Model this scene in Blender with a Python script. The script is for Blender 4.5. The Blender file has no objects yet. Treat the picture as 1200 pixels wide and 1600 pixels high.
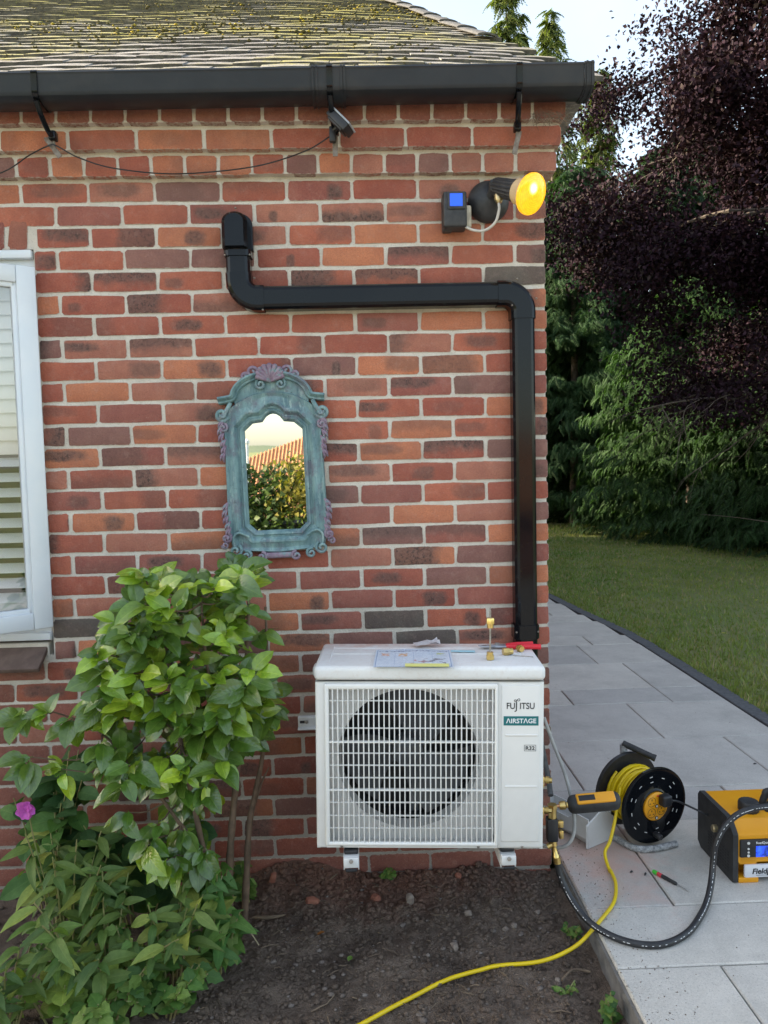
import bpy, bmesh, math, random
import numpy as np
from mathutils import Vector, Matrix, Euler, noise as mnoise

R = math.radians
SC = bpy.context.scene
COL = SC.collection
random.seed(7)

# ------------------------------------------------------------------ camera
cam_data = bpy.data.cameras.new("camera")
cam = bpy.data.objects.new("camera", cam_data)
COL.objects.link(cam)
cam_data.sensor_fit = 'HORIZONTAL'
cam_data.sensor_width = 36.0
cam_data.lens = 36.0
cam_data.clip_start = 0.05
cam_data.clip_end = 2000.0
PITCH, YAW, ROLL = -0.0652, 0.0310, 0.0231
fwd = Vector((math.sin(YAW) * math.cos(PITCH), math.cos(YAW) * math.cos(PITCH), math.sin(PITCH)))
r0 = Vector((math.cos(YAW), -math.sin(YAW), 0.0))
d0 = fwd.cross(r0)
right = math.cos(ROLL) * r0 + math.sin(ROLL) * d0
down = -math.sin(ROLL) * r0 + math.cos(ROLL) * d0
rm = Matrix((right, -down, -fwd)).transposed()
cam.matrix_world = Matrix.Translation((-0.4494, -2.7128, 1.4542)) @ rm.to_4x4()
SC.camera = cam

# ------------------------------------------------------------------ sky, sun, exposure
SUN_AZ = R(-74.0)      # behind the house, to the left
SUN_EL = R(25.0)
world = bpy.data.worlds.new("World")
SC.world = world
world.use_nodes = True
wn = world.node_tree
wn.nodes.clear()
w_out = wn.nodes.new('ShaderNodeOutputWorld')
w_bg = wn.nodes.new('ShaderNodeBackground')
w_sky = wn.nodes.new('ShaderNodeTexSky')
w_sky.sky_type = 'NISHITA'
w_sky.sun_disc = False
w_sky.sun_elevation = SUN_EL
w_sky.sun_rotation = SUN_AZ
w_sky.air_density = 1.0
w_sky.dust_density = 2.0
w_sky.ozone_density = 1.0
# thin high veil of cloud over the whole sky: evens it out and takes the blue down
w_mix = wn.nodes.new('ShaderNodeMix')
w_mix.data_type = 'RGBA'
w_noise = wn.nodes.new('ShaderNodeTexNoise')
w_noise.inputs['Scale'].default_value = 2.2
w_noise.inputs['Detail'].default_value = 5.0
w_map = wn.nodes.new('ShaderNodeMapRange')
w_map.inputs['From Min'].default_value = 0.3
w_map.inputs['From Max'].default_value = 0.7
w_map.inputs['To Min'].default_value = 0.04
w_map.inputs['To Max'].default_value = 0.20
w_tc = wn.nodes.new('ShaderNodeTexCoord')
wn.links.new(w_tc.outputs['Generated'], w_noise.inputs['Vector'])
wn.links.new(w_noise.outputs['Fac'], w_map.inputs['Value'])
wn.links.new(w_map.outputs['Result'], w_mix.inputs['Factor'])
wn.links.new(w_sky.outputs['Color'], w_mix.inputs['A'])
w_mix.inputs['B'].default_value = (7.0, 7.1, 7.1, 1.0)
wn.links.new(w_mix.outputs['Result'], w_bg.inputs['Color'])
w_bg.inputs['Strength'].default_value = 0.11
wn.links.new(w_bg.outputs['Background'], w_out.inputs['Surface'])

sun_dir = Vector((math.sin(SUN_AZ) * math.cos(SUN_EL), math.cos(SUN_AZ) * math.cos(SUN_EL), math.sin(SUN_EL)))
sun_data = bpy.data.lights.new("sun", 'SUN')
sun_data.energy = 3.6
sun_data.angle = R(0.6)
sun_data.color = (1.0, 0.86, 0.68)
sun = bpy.data.objects.new("sun", sun_data)
COL.objects.link(sun)
sun.location = sun_dir * 30
sun.rotation_euler = (-sun_dir).to_track_quat('-Z', 'Y').to_euler()

SC.view_settings.view_transform = 'Standard'
SC.view_settings.look = 'None'
SC.view_settings.gamma = 1.0
SC.view_settings.exposure = 2.05
SC.view_settings.use_white_balance = True
SC.view_settings.white_balance_temperature = 7000.0
SC.view_settings.white_balance_tint = 8.0
SC.view_settings.use_curve_mapping = False
SC.render.engine = 'CYCLES'
SC.cycles.use_denoising = True
SC.cycles.max_bounces = 6
SC.cycles.diffuse_bounces = 3
SC.cycles.glossy_bounces = 4
SC.cycles.transmission_bounces = 5
SC.cycles.transparent_max_bounces = 8
SC.cycles.caustics_reflective = False
SC.cycles.caustics_refractive = False
SC.cycles.sample_clamp_indirect = 6.0

# ------------------------------------------------------------------ materials
MATS = {}

class NT:
    def __init__(s, name):
        s.m = bpy.data.materials.new(name)
        s.m.use_nodes = True
        s.t = s.m.node_tree
        s.b = s.t.nodes['Principled BSDF']
        s.out = s.t.nodes['Material Output']
    def n(s, kind, **kw):
        nd = s.t.nodes.new('ShaderNode' + kind)
        for k, v in kw.items():
            setattr(nd, k, v)
        return nd
    def l(s, a, b):
        s.t.links.new(a, b)
    def val(s, v, sock):
        if hasattr(v, 'links') or hasattr(v, 'is_linked'):
            s.l(v, sock)
        else:
            sock.default_value = v
    def noise(s, scale, detail=4, rough=0.55, vec=None, dist=0.0):
        nd = s.n('TexNoise')
        nd.inputs['Scale'].default_value = scale
        nd.inputs['Detail'].default_value = detail
        nd.inputs['Roughness'].default_value = rough
        nd.inputs['Distortion'].default_value = dist
        if vec is not None:
            s.l(vec, nd.inputs['Vector'])
        return nd.outputs['Fac']
    def mr(s, v, a, b, c=0.0, d=1.0):
        nd = s.n('MapRange')
        s.val(v, nd.inputs['Value'])
        nd.inputs['From Min'].default_value = a
        nd.inputs['From Max'].default_value = b
        nd.inputs['To Min'].default_value = c
        nd.inputs['To Max'].default_value = d
        return nd.outputs['Result']
    def math(s, op, a, b=0.0, c=None):
        nd = s.n('Math', operation=op)
        s.val(a, nd.inputs[0]); s.val(b, nd.inputs[1])
        if c is not None:
            s.val(c, nd.inputs[2])
        return nd.outputs[0]
    def mix(s, f, a, b, mode='MIX'):
        nd = s.n('Mix', data_type='RGBA', blend_type=mode)
        s.val(f, nd.inputs['Factor'])
        for v, k in ((a, 'A'), (b, 'B')):
            if isinstance(v, tuple):
                nd.inputs[k].default_value = (v[0], v[1], v[2], 1.0)
            else:
                s.l(v, nd.inputs[k])
        return nd.outputs['Result']
    def bump(s, h, strength, dist=0.01):
        nd = s.n('Bump')
        nd.inputs['Strength'].default_value = strength
        nd.inputs['Distance'].default_value = dist
        s.l(h, nd.inputs['Height'])
        s.l(nd.outputs['Normal'], s.b.inputs['Normal'])
    def obj(s):
        return s.n('TexCoord').outputs['Object']
    def pos(s):
        return s.n('NewGeometry').outputs['Position']
    def color(s, c):
        if isinstance(c, tuple):
            s.b.inputs['Base Color'].default_value = (c[0], c[1], c[2], 1.0)
        else:
            s.l(c, s.b.inputs['Base Color'])
    def rough(s, v):
        s.val(v, s.b.inputs['Roughness'])

def mat(name, c1, c2=None, scale=20.0, rough=0.6, bump=0.0, bscale=None, metal=0.0, lo=0.35, hi=0.65, world=False,
        spec=0.5, rvar=0.0, dirt=0.0, bdist=0.004):
    if name in MATS:
        return MATS[name]
    k = NT(name)
    v = k.pos() if world else k.obj()
    if c2 is not None:
        c = k.mix(k.mr(k.noise(scale, 5, vec=v), lo, hi), c1, c2)
        if dirt > 0:
            dn = k.mr(k.noise(scale * 0.31, 6, 0.7, vec=v), 0.5, 0.75, 0.0, dirt)
            c = k.mix(dn, c, (0.10, 0.085, 0.07))
        k.color(c)
    else:
        k.color(c1)
    if rvar > 0:
        k.rough(k.mr(k.noise(scale * 1.7, 4, vec=v), 0.3, 0.7, max(0.02, rough - rvar), min(1, rough + rvar)))
    else:
        k.rough(rough)
    k.b.inputs['Metallic'].default_value = metal
    k.b.inputs['Specular IOR Level'].default_value = spec
    if bump > 0:
        k.bump(k.noise(bscale or scale * 4, 5, 0.6, vec=v), bump, bdist)
    MATS[name] = k.m
    return k.m

def emis(name, c, strength):
    k = NT(name)
    k.color((0.02, 0.02, 0.02))
    k.b.inputs['Emission Color'].default_value = (c[0], c[1], c[2], 1)
    k.b.inputs['Emission Strength'].default_value = strength
    MATS[name] = k.m
    return k.m

# ------------------------------------------------------------------ mesh helpers
AUTH = {}

def rotz(a):
    return Matrix.Rotation(a, 4, 'Z')

def frame_to(axis, up=(0, 0, 1)):
    """4x4 whose local Z runs along axis"""
    z = Vector(axis).normalized()
    u = Vector(up)
    if abs(z.dot(u)) > 0.98:
        u = Vector((1, 0, 0))
    x = u.cross(z).normalized()
    y = z.cross(x)
    return Matrix((x, y, z)).transposed().to_4x4()

def smooth_path(pts, n=8):
    P = [Vector(p) for p in pts]
    out = []
    for i in range(len(P) - 1):
        a = P[max(i - 1, 0)]; b = P[i]; c = P[i + 1]; d = P[min(i + 2, len(P) - 1)]
        for j in range(n):
            t = j / n
            out.append(0.5 * ((2 * b) + (c - a) * t + (2 * a - 5 * b + 4 * c - d) * t * t + (3 * b - a - 3 * c + d) * t ** 3))
    out.append(P[-1])
    return out

class MB:
    def __init__(s):
        s.v = []; s.f = []; s.tint = []; s.luv = []
    def add(s, verts, faces, M=None, tint=(1, 1, 1), luv=None):
        o = len(s.v)
        for i, p in enumerate(verts):
            p = Vector(p)
            if M is not None:
                p = M @ p
            s.v.append(p)
            s.tint.append(tint if not isinstance(tint, list) else tint[i])
            s.luv.append(luv[i] if luv else (0.0, 0.0))
        for f in faces:
            s.f.append(tuple(o + i for i in f))
        return s
    def box(s, c, size, M=None):
        x, y, z = (q / 2 for q in size); c = Vector(c)
        vs = [c + Vector((sx * x, sy * y, sz * z)) for sx in (-1, 1) for sy in (-1, 1) for sz in (-1, 1)]
        fs = [(0, 1, 3, 2), (4, 6, 7, 5), (0, 4, 5, 1), (2, 3, 7, 6), (0, 2, 6, 4), (1, 5, 7, 3)]
        return s.add(vs, fs, M)
    def rbox(s, c, size, r=0.005, seg=2, M=None, rot=None):
        bm = bmesh.new()
        bmesh.ops.create_cube(bm, size=1.0)
        bmesh.ops.scale(bm, vec=size, verts=bm.verts)
        bmesh.ops.bevel(bm, geom=list(bm.edges), offset=min(r, min(size) * 0.49), segments=seg, profile=0.5, affect='EDGES')
        bm.verts.index_update()
        vs = [v.co.copy() for v in bm.verts]
        fs = [[v.index for v in f.verts] for f in bm.faces]
        bm.free()
        K = Matrix.Translation(c)
        if rot is not None:
            K = K @ rot
        if M is not None:
            K = M @ K
        return s.add(vs, fs, K)
    def tube(s, pts, r, seg=8, caps=True, closed=False, flat=1.0):
        P = [Vector(p) for p in pts]; n = len(P)
        rr = r if isinstance(r, (list, tuple)) else [r] * n
        vs = []; fs = []
        up = None
        for i in range(n):
            if closed:
                d = P[(i + 1) % n] - P[i - 1]
            else:
                d = P[min(i + 1, n - 1)] - P[max(i - 1, 0)]
            if d.length < 1e-9:
                d = Vector((0, 0, 1))
            d.normalize()
            if up is None:
                up = Vector((0, 0, 1)) if abs(d.z) < 0.9 else Vector((0, 1, 0))
            x = up.cross(d)
            if x.length < 1e-6:
                x = Vector((1, 0, 0)).cross(d)
            x.normalize(); y = d.cross(x); up = y
            for j in range(seg):
                a = 2 * math.pi * j / seg
                vs.append(P[i] + (x * math.cos(a) + y * math.sin(a) * flat) * rr[i])
        m = n if closed else n - 1
        for i in range(m):
            for j in range(seg):
                a = i * seg + j; b = i * seg + (j + 1) % seg
                c = ((i + 1) % n) * seg + (j + 1) % seg; d = ((i + 1) % n) * seg + j
                fs.append((a, b, c, d))
        if caps and not closed:
            fs.append(tuple(range(seg - 1, -1, -1)))
            fs.append(tuple((n - 1) * seg + j for j in range(seg)))
        return s.add(vs, fs)
    def lathe(s, prof, M=None, seg=24, rib=None):
        """prof: list of (radius, height along local Z)"""
        vs = []; fs = []; n = len(prof)
        for (r, h) in prof:
            for j in range(seg):
                a = 2 * math.pi * j / seg
                q = r * (1.0 - (rib if (rib and j % 2) else 0.0))
                vs.append(Vector((q * math.cos(a), q * math.sin(a), h)))
        for i in range(n - 1):
            for j in range(seg):
                fs.append((i * seg + j, i * seg + (j + 1) % seg, (i + 1) * seg + (j + 1) % seg, (i + 1) * seg + j))
        if prof[0][0] > 1e-6:
            fs.append(tuple(range(seg - 1, -1, -1)))
        if prof[-1][0] > 1e-6:
            fs.append(tuple((n - 1) * seg + j for j in range(seg)))
        return s.add(vs, fs, M)
    def cyl(s, a, b, r, seg=16, r2=None):
        a = Vector(a); b = Vector(b)
        M = Matrix.Translation(a) @ frame_to(b - a)
        return s.lathe([(r, 0), (r if r2 is None else r2, (b - a).length)], M, seg)
    def prism(s, poly, h0, h1, M=None):
        """poly in local x,y; extruded along local z"""
        n = len(poly)
        vs = [Vector((p[0], p[1], h0)) for p in poly] + [Vector((p[0], p[1], h1)) for p in poly]
        fs = [tuple(range(n - 1, -1, -1)), tuple(range(n, 2 * n))]
        for i in range(n):
            j = (i + 1) % n
            fs.append((i, j, n + j, n + i))
        return s.add(vs, fs, M)
    def sweep(s, prof, frames, closed_prof=True, caps=True):
        """frames: list of (origin, xaxis, yaxis); prof list of (a,b)"""
        vs = []; fs = []; n = len(prof)
        for (o, x, y) in frames:
            for (a, b) in prof:
                vs.append(o + x * a + y * b)
        m = n if closed_prof else n - 1
        for i in range(len(frames) - 1):
            for j in range(m):
                k = (j + 1) % n
                fs.append((i * n + j, i * n + k, (i + 1) * n + k, (i + 1) * n + j))
        if caps and closed_prof:
            fs.append(tuple(range(n - 1, -1, -1)))
            fs.append(tuple((len(frames) - 1) * n + j for j in range(n)))
        return s.add(vs, fs)
    def mesh(s, name, mats, smooth=35, attrs=False):
        me = bpy.data.meshes.new(name)
        me.from_pydata([tuple(p) for p in s.v], [], s.f)
        if not isinstance(mats, (list, tuple)):
            mats = [mats]
        for m in mats:
            me.materials.append(m)
        if attrs:
            a = me.attributes.new('tint', 'FLOAT_COLOR', 'POINT')
            a.data.foreach_set('color', np.array([(t[0], t[1], t[2], 1.0) for t in s.tint], dtype=np.float32).ravel())
            b = me.attributes.new('luv', 'FLOAT_VECTOR', 'POINT')
            b.data.foreach_set('vector', np.array([(t[0], t[1], 0.0) for t in s.luv], dtype=np.float32).ravel())
        if smooth:
            me.polygons.foreach_set('use_smooth', [True] * len(me.polygons))
            if smooth < 180:
                me.set_sharp_from_angle(angle=R(smooth))
        me.update()
        return me
    def build(s, name, m, parent=None, smooth=35, attrs=False, fix=True):
        if fix and s.v:
            lo = Vector((min(p.x for p in s.v), min(p.y for p in s.v), min(p.z for p in s.v)))
            hi = Vector((max(p.x for p in s.v), max(p.y for p in s.v), max(p.z for p in s.v)))
            c = (lo + hi) / 2
            s.v = [p - c for p in s.v]
        else:
            c = Vector((0, 0, 0))
        me = s.mesh(name, m, smooth, attrs)
        return put(name, me, c, parent)

def put(name, me, loc, parent=None, rot=None, scale=None):
    o = bpy.data.objects.new(name, me)
    COL.objects.link(o)
    loc = Vector(loc)
    AUTH[o.name] = loc.copy()
    if parent is not None:
        o.parent = parent
        loc = loc - AUTH[parent.name]
    o.location = loc
    if rot is not None:
        o.rotation_euler = rot if not isinstance(rot, Matrix) else rot.to_euler()
    if scale is not None:
        o.scale = scale if hasattr(scale, '__len__') else (scale,) * 3
    return o

def tag(o, label=None, cat=None, group=None, kind=None):
    if label: o['label'] = label
    if cat: o['category'] = cat
    if group: o['group'] = group
    if kind: o['kind'] = kind
    return o

def thing(name, label, cat, loc=(0, 0, 0), rot=None, group=None):
    o = bpy.data.objects.new(name, None)
    COL.objects.link(o)
    o.empty_display_size = 0.05
    o.location = loc
    AUTH[o.name] = Vector(loc)
    if rot is not None:
        o.rotation_euler = rot
        AUTH[o.name] = Vector((0, 0, 0))
    return tag(o, label, cat, group)

def np_mesh(name, verts, tris, m, tint=None, smooth=False):
    """fast mesh from numpy arrays: verts (n,3), tris (k,3)"""
    me = bpy.data.meshes.new(name)
    n = len(verts); k = len(tris)
    me.vertices.add(n)
    me.vertices.foreach_set('co', np.ascontiguousarray(verts, dtype=np.float32).ravel())
    me.loops.add(k * 3)
    me.loops.foreach_set('vertex_index', np.ascontiguousarray(tris, dtype=np.int32).ravel())
    me.polygons.add(k)
    me.polygons.foreach_set('loop_start', np.arange(0, k * 3, 3, dtype=np.int32))
    me.polygons.foreach_set('loop_total', np.full(k, 3, dtype=np.int32))
    if smooth:
        me.polygons.foreach_set('use_smooth', np.ones(k, dtype=bool))
    me.materials.append(m)
    if tint is not None:
        a = me.attributes.new('tint', 'FLOAT_COLOR', 'POINT')
        t4 = np.ones((n, 4), dtype=np.float32); t4[:, :3] = tint
        a.data.foreach_set('color', t4.ravel())
    me.update(calc_edges=True)
    return me

def text_mesh(txt, size, m, extrude=0.0006, width=None, bold=0.0, shear=0.0):
    cu = bpy.data.curves.new('lettering', 'FONT')
    cu.body = txt; cu.size = size; cu.extrude = extrude; cu.offset = bold; cu.shear = shear
    cu.align_x = 'LEFT'; cu.resolution_u = 4
    o = bpy.data.objects.new('lettering_tmp', cu)
    COL.objects.link(o)
    bpy.context.view_layer.update()
    me = bpy.data.meshes.new_from_object(o.evaluated_get(bpy.context.evaluated_depsgraph_get()))
    bpy.data.objects.remove(o)
    bpy.data.curves.remove(cu)
    xs = [v.co.x for v in me.vertices]
    if width and xs:
        k = width / (max(xs) - min(xs)); x0 = min(xs)
        for v in me.vertices:
            v.co.x = (v.co.x - x0) * k
    me.materials.clear(); me.materials.append(m)
    return me
UPRIGHT = Euler((R(90), 0, 0))     # text in the x-z plane facing -y

def fbm(x, y, z=0.0, s=1.0, o=4):
    return mnoise.fractal(Vector((x * s, y * s, z * s)), 1.0, 2.0, o)

# =================================================================== SETTING
# ---- materials of the setting
def m_brick():
    k = NT('brick')
    oi = k.n('ObjectInfo')
    v = k.obj()
    base = oi.outputs['Color']
    n1 = k.noise(38, 6, 0.65, vec=v)
    rnd = oi.outputs['Random']
    add = k.n('VectorMath', operation='ADD')
    cmb = k.n('CombineXYZ')
    k.l(k.math('MULTIPLY', rnd, 37.0), cmb.inputs[0]); k.l(k.math('MULTIPLY', rnd, 91.0), cmb.inputs[2])
    k.l(v, add.inputs[0]); k.l(cmb.outputs[0], add.inputs[1])
    vr = add.outputs[0]
    n2 = k.noise(9, 5, 0.6, vec=vr)
    c = k.mix(k.mr(n2, 0.36, 0.66), base, k.mix(1.0, base, (1.28, 1.38, 1.30), 'MULTIPLY'))
    # kiln marks: oblong, dark end or dark strip, chosen per brick
    sep = k.n('SeparateXYZ'); k.l(v, sep.inputs[0])
    f1 = k.math('FRACT', k.math('MULTIPLY', rnd, 17.3)); f2 = k.math('FRACT', k.math('MULTIPLY', rnd, 53.7)); f3 = k.math('FRACT', k.math('MULTIPLY', rnd, 131.9))
    ox = k.mr(f1, 0, 1, -0.07, 0.07)
    wx = k.mr(f2, 0, 1, 0.014, 0.095)
    wz = k.mr(f1, 0, 1, 0.016, 0.030)
    dx = k.math('DIVIDE', k.math('SUBTRACT', sep.outputs[0], ox), wx)
    dz = k.math('DIVIDE', k.math('SUBTRACT', sep.outputs[2], k.mr(f2, 0, 1, -0.012, 0.012)), wz)
    d = k.math('ADD', k.math('POWER', k.math('ABSOLUTE', dx), 3.0), k.math('POWER', k.math('ABSOLUTE', dz), 3.0))
    dend = k.math('MULTIPLY', k.math('SUBTRACT', sep.outputs[0], ox), k.math('SUBTRACT', k.math('MULTIPLY', k.math('ROUND', f2), 60.0), 30.0))
    dend = k.math('ADD', dend, 0.8)
    dtop = k.math('ADD', k.math('MULTIPLY', sep.outputs[2], k.math('SUBTRACT', k.math('MULTIPLY', k.math('ROUND', f1), 90.0), 45.0)), 0.7)
    pick = k.math('GREATER_THAN', f3, 0.55); pick2 = k.math('GREATER_THAN', f3, 0.85)
    def lerp(t, a_, b_): return k.math('ADD', k.math('MULTIPLY', a_, k.math('SUBTRACT', 1.0, t)), k.math('MULTIPLY', b_, t))
    d = lerp(pick, d, dend); d = lerp(pick2, d, dtop)
    d = k.math('ADD', d, k.math('MULTIPLY', k.math('SUBTRACT', k.noise(26, 6, 0.7, vec=vr), 0.5), 3.2))
    msk = k.math('MULTIPLY', k.mr(d, 1.5, 0.3), oi.outputs['Alpha'])
    c = k.mix(k.math('MULTIPLY', msk, 0.78), c, (0.115, 0.078, 0.068))
    core = k.math('MULTIPLY', k.mr(d, 0.7, 0.0), k.mr(k.noise(95, 4, 0.75, vec=vr), 0.5, 0.6))
    core = k.math('MULTIPLY', core, k.mr(oi.outputs['Alpha'], 0.6, 1.0))
    c = k.mix(k.math('MULTIPLY', core, 0.8), c, (0.030, 0.026, 0.028))
    # fired sand speckle and lime flecks
    c = k.mix(k.math('MULTIPLY', k.mr(k.noise(420, 2, 0.5, vec=v), 0.55, 0.70), 0.55), c, (0.085, 0.045, 0.038))
    c = k.mix(k.mr(k.noise(160, 5, 0.75, vec=vr), 0.42, 0.62, 0.0, 0.35), c, k.mix(1.0, c, (1.5, 1.55, 1.5), 'MULTIPLY'))
    c = k.mix(k.math('MULTIPLY', k.mr(k.noise(120, 6, 0.75, vec=vr), 0.60, 0.72), 0.5), c, (0.60, 0.46, 0.38))
    c = k.mix(k.mr(k.noise(34, 6, 0.8, vec=vr), 0.52, 0.72, 0.0, 0.22), c, (0.52, 0.36, 0.30))
    # soot and weather drift over the whole wall
    pz = k.pos()
    c = k.mix(k.mr(k.noise(1.6, 5, 0.7, vec=pz), 0.40, 0.70, 0.0, 0.34), c, (0.16, 0.095, 0.08))
    # mortar smeared over the arrises
    ed = k.n('Attribute', attribute_name='edge').outputs['Fac']
    e_ = k.math('ADD', ed, k.math('MULTIPLY', k.math('SUBTRACT', k.noise(70, 5, 0.75, vec=pz), 0.5), 1.5))
    c = k.mix(k.mr(e_, 0.16, -0.06, 0.0, 0.8), c, (0.50, 0.43, 0.36))
    k.color(c)
    k.rough(0.9)
    k.b.inputs['Specular IOR Level'].default_value = 0.25
    h = k.math('ADD', n1, k.math('MULTIPLY', k.noise(260, 4, 0.6, vec=v), 0.5))
    k.bump(k.math('ADD', h, k.math('MULTIPLY', k.noise(24, 3, 0.6, vec=vr), 0.8)), 0.7, 0.005)
    return k.m

def m_mortar():
    k = NT('mortar')
    v = k.pos()
    c = k.mix(k.mr(k.noise(14, 5, vec=v), 0.35, 0.65), (0.59, 0.53, 0.455), (0.71, 0.655, 0.575))
    c = k.mix(k.math('MULTIPLY', k.mr(k.noise(330, 3, vec=v), 0.55, 0.7), 0.45), c, (0.30, 0.26, 0.22))
    sep = k.n('SeparateXYZ'); k.l(v, sep.inputs[0])
    damp = k.math('ADD', sep.outputs[2], k.math('MULTIPLY', k.math('SUBTRACT', k.noise(3, 3, vec=v), 0.5), 0.5))
    c = k.mix(k.mr(damp, 0.62, 0.12, 0.0, 0.62), c, (0.20, 0.165, 0.135))
    k.color(c); k.rough(0.95)
    k.b.inputs['Specular IOR Level'].default_value = 0.2
    k.bump(k.math('ADD', k.noise(90, 5, 0.7, vec=v), k.noise(300, 3, vec=v)), 0.7, 0.004)
    return k.m

def m_sidebrick():
    k = NT('side_brick')
    v = k.n('TexCoord').outputs['Object']
    mp = k.n('Mapping'); k.l(v, mp.inputs['Vector'])
    mp.inputs['Rotation'].default_value = (R(90), 0, R(90))
    bt = k.n('TexBrick')
    bt.inputs['Scale'].default_value = 1.0
    bt.inputs['Mortar Size'].default_value = 0.005
    bt.inputs['Brick Width'].default_value = 0.225
    bt.inputs['Row Height'].default_value = 0.075
    bt.inputs['Color1'].default_value = (0.33, 0.085, 0.05, 1)
    bt.inputs['Color2'].default_value = (0.24, 0.075, 0.055, 1)
    bt.inputs['Mortar'].default_value = (0.5, 0.46, 0.4, 1)
    k.l(mp.outputs[0], bt.inputs['Vector'])
    k.l(bt.outputs['Color'], k.b.inputs['Base Color'])
    k.rough(0.9)
    k.bump(k.math('SUBTRACT', 1.0, bt.outputs['Fac']), 0.6, 0.006)
    return k.m

def m_tile():
    k = NT('roof_tile')
    v = k.pos()
    oi = k.n('ObjectInfo')
    c = k.mix(k.mr(k.noise(22, 5, vec=v), 0.35, 0.65), (0.20, 0.185, 0.175), (0.34, 0.32, 0.30))
    c = k.mix(k.math('MULTIPLY', oi.outputs['Random'], 0.5), c, (0.11, 0.09, 0.085))
    # pale lichen
    c = k.mix(k.math('MULTIPLY', k.mr(k.noise(70, 5, 0.7, vec=v), 0.52, 0.66), 0.7), c, (0.50, 0.48, 0.41))
    # yellow-green moss film, patchy
    big = k.noise(1.7, 4, 0.6, vec=v)
    sep = k.n('SeparateXYZ'); k.l(v, sep.inputs[0])
    up = k.mr(sep.outputs[1], -0.1, 1.4, -0.13, 0.05)
    mm = k.mr(k.math('ADD', k.math('ADD', big, up), k.math('MULTIPLY', k.math('SUBTRACT', k.noise(38, 6, 0.8, vec=v), 0.5), 0.9)), 0.39, 0.58)
    c = k.mix(k.math('MULTIPLY', mm, 0.85), c, (0.40, 0.35, 0.05))
    k.color(c); k.rough(0.92)
    k.bump(k.noise(160, 5, 0.7, vec=v), 0.6, 0.004)
    return k.m

def m_slab():
    k = NT('paving_slab')
    v = k.pos()
    oi = k.n('ObjectInfo')
    c = k.mix(k.mr(k.noise(5, 6, 0.65, vec=v), 0.3, 0.7), (0.45, 0.435, 0.405), (0.58, 0.56, 0.52))
    c = k.mix(k.math('MULTIPLY', k.mr(k.noise(150, 4, 0.7, vec=v), 0.45, 0.65), 0.45), c, (0.66, 0.645, 0.605))
    c = k.mix(k.math('MULTIPLY', k.mr(k.noise(260, 2, vec=v), 0.58, 0.7), 0.5), c, (0.17, 0.175, 0.18))
    c = k.mix(k.mr(k.noise(2.3, 6, 0.75, vec=v), 0.5, 0.72, 0.0, 0.45), c, (0.29, 0.285, 0.265))
    c = k.mix(k.mr(k.noise(17, 5, 0.8, vec=v), 0.60, 0.74, 0.0, 0.45), c, (0.24, 0.22, 0.19))
    tint = k.mix(oi.outputs['Random'], (0.84, 0.84, 0.85), (1.08, 1.06, 1.03))
    c = k.mix(1.0, c, tint, 'MULTIPLY')
    # red brick dust from drilling, by the corner of the wall
    sub = k.n('VectorMath', operation='SUBTRACT'); k.l(v, sub.inputs[0]); sub.inputs[1].default_value = (0.38, 0.0, 0.0)
    sc = k.n('VectorMath', operation='MULTIPLY'); k.l(sub.outputs[0], sc.inputs[0]); sc.inputs[1].default_value = (3.6, 2.6, 1.0)
    ln = k.n('VectorMath', operation='LENGTH'); k.l(sc.outputs[0], ln.inputs[0])
    dd = k.math('ADD', ln.outputs['Value'], k.math('MULTIPLY', k.math('SUBTRACT', k.noise(9, 6, 0.7, vec=v), 0.5), 2.4))
    c = k.mix(k.mr(dd, 1.05, 0.15, 0.0, 0.62), c, (0.56, 0.31, 0.24))
    k.color(c)
    k.rough(k.mr(k.noise(30, 4, vec=v), 0.3, 0.7, 0.55, 0.8))
    k.bump(k.math('ADD', k.noise(70, 5, 0.7, vec=v), k.noise(350, 3, vec=v)), 0.35, 0.003)
    return k.m

def m_soil():
    k = NT('soil')
    v = k.pos()
    c = k.mix(k.mr(k.noise(30, 6, 0.7, vec=v), 0.3, 0.7), (0.195, 0.142, 0.108), (0.36, 0.275, 0.215))
    sub = k.n('VectorMath', operation='SUBTRACT'); k.l(v, sub.inputs[0]); sub.inputs[1].default_value = (-0.5, 0.0, 0.0)
    sc = k.n('VectorMath', operation='MULTIPLY'); k.l(sub.outputs[0], sc.inputs[0]); sc.inputs[1].default_value = (2.0, 5.0, 1.0)
    ln = k.n('VectorMath', operation='LENGTH'); k.l(sc.outputs[0], ln.inputs[0])
    dd = k.math('ADD', ln.outputs['Value'], k.math('MULTIPLY', k.math('SUBTRACT', k.noise(14, 5, 0.7, vec=v), 0.5), 1.6))
    c = k.mix(k.mr(dd, 1.5, 0.4, 0.0, 0.75), c, (0.34, 0.16, 0.11))
    c = k.mix(k.mr(k.noise(5, 5, 0.7, vec=v), 0.48, 0.66, 0.0, 0.6), c, (0.085, 0.063, 0.052))
    c = k.mix(k.math('MULTIPLY', k.mr(k.noise(210, 3, vec=v), 0.6, 0.7), 0.6), c, (0.28, 0.23, 0.185))
    k.color(c); k.rough(0.95)
    k.b.inputs['Specular IOR Level'].default_value = 0.2
    k.bump(k.math('ADD', k.noise(80, 6, 0.75, vec=v), k.noise(260, 4, vec=v)), 1.0, 0.02)
    return k.m

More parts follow.
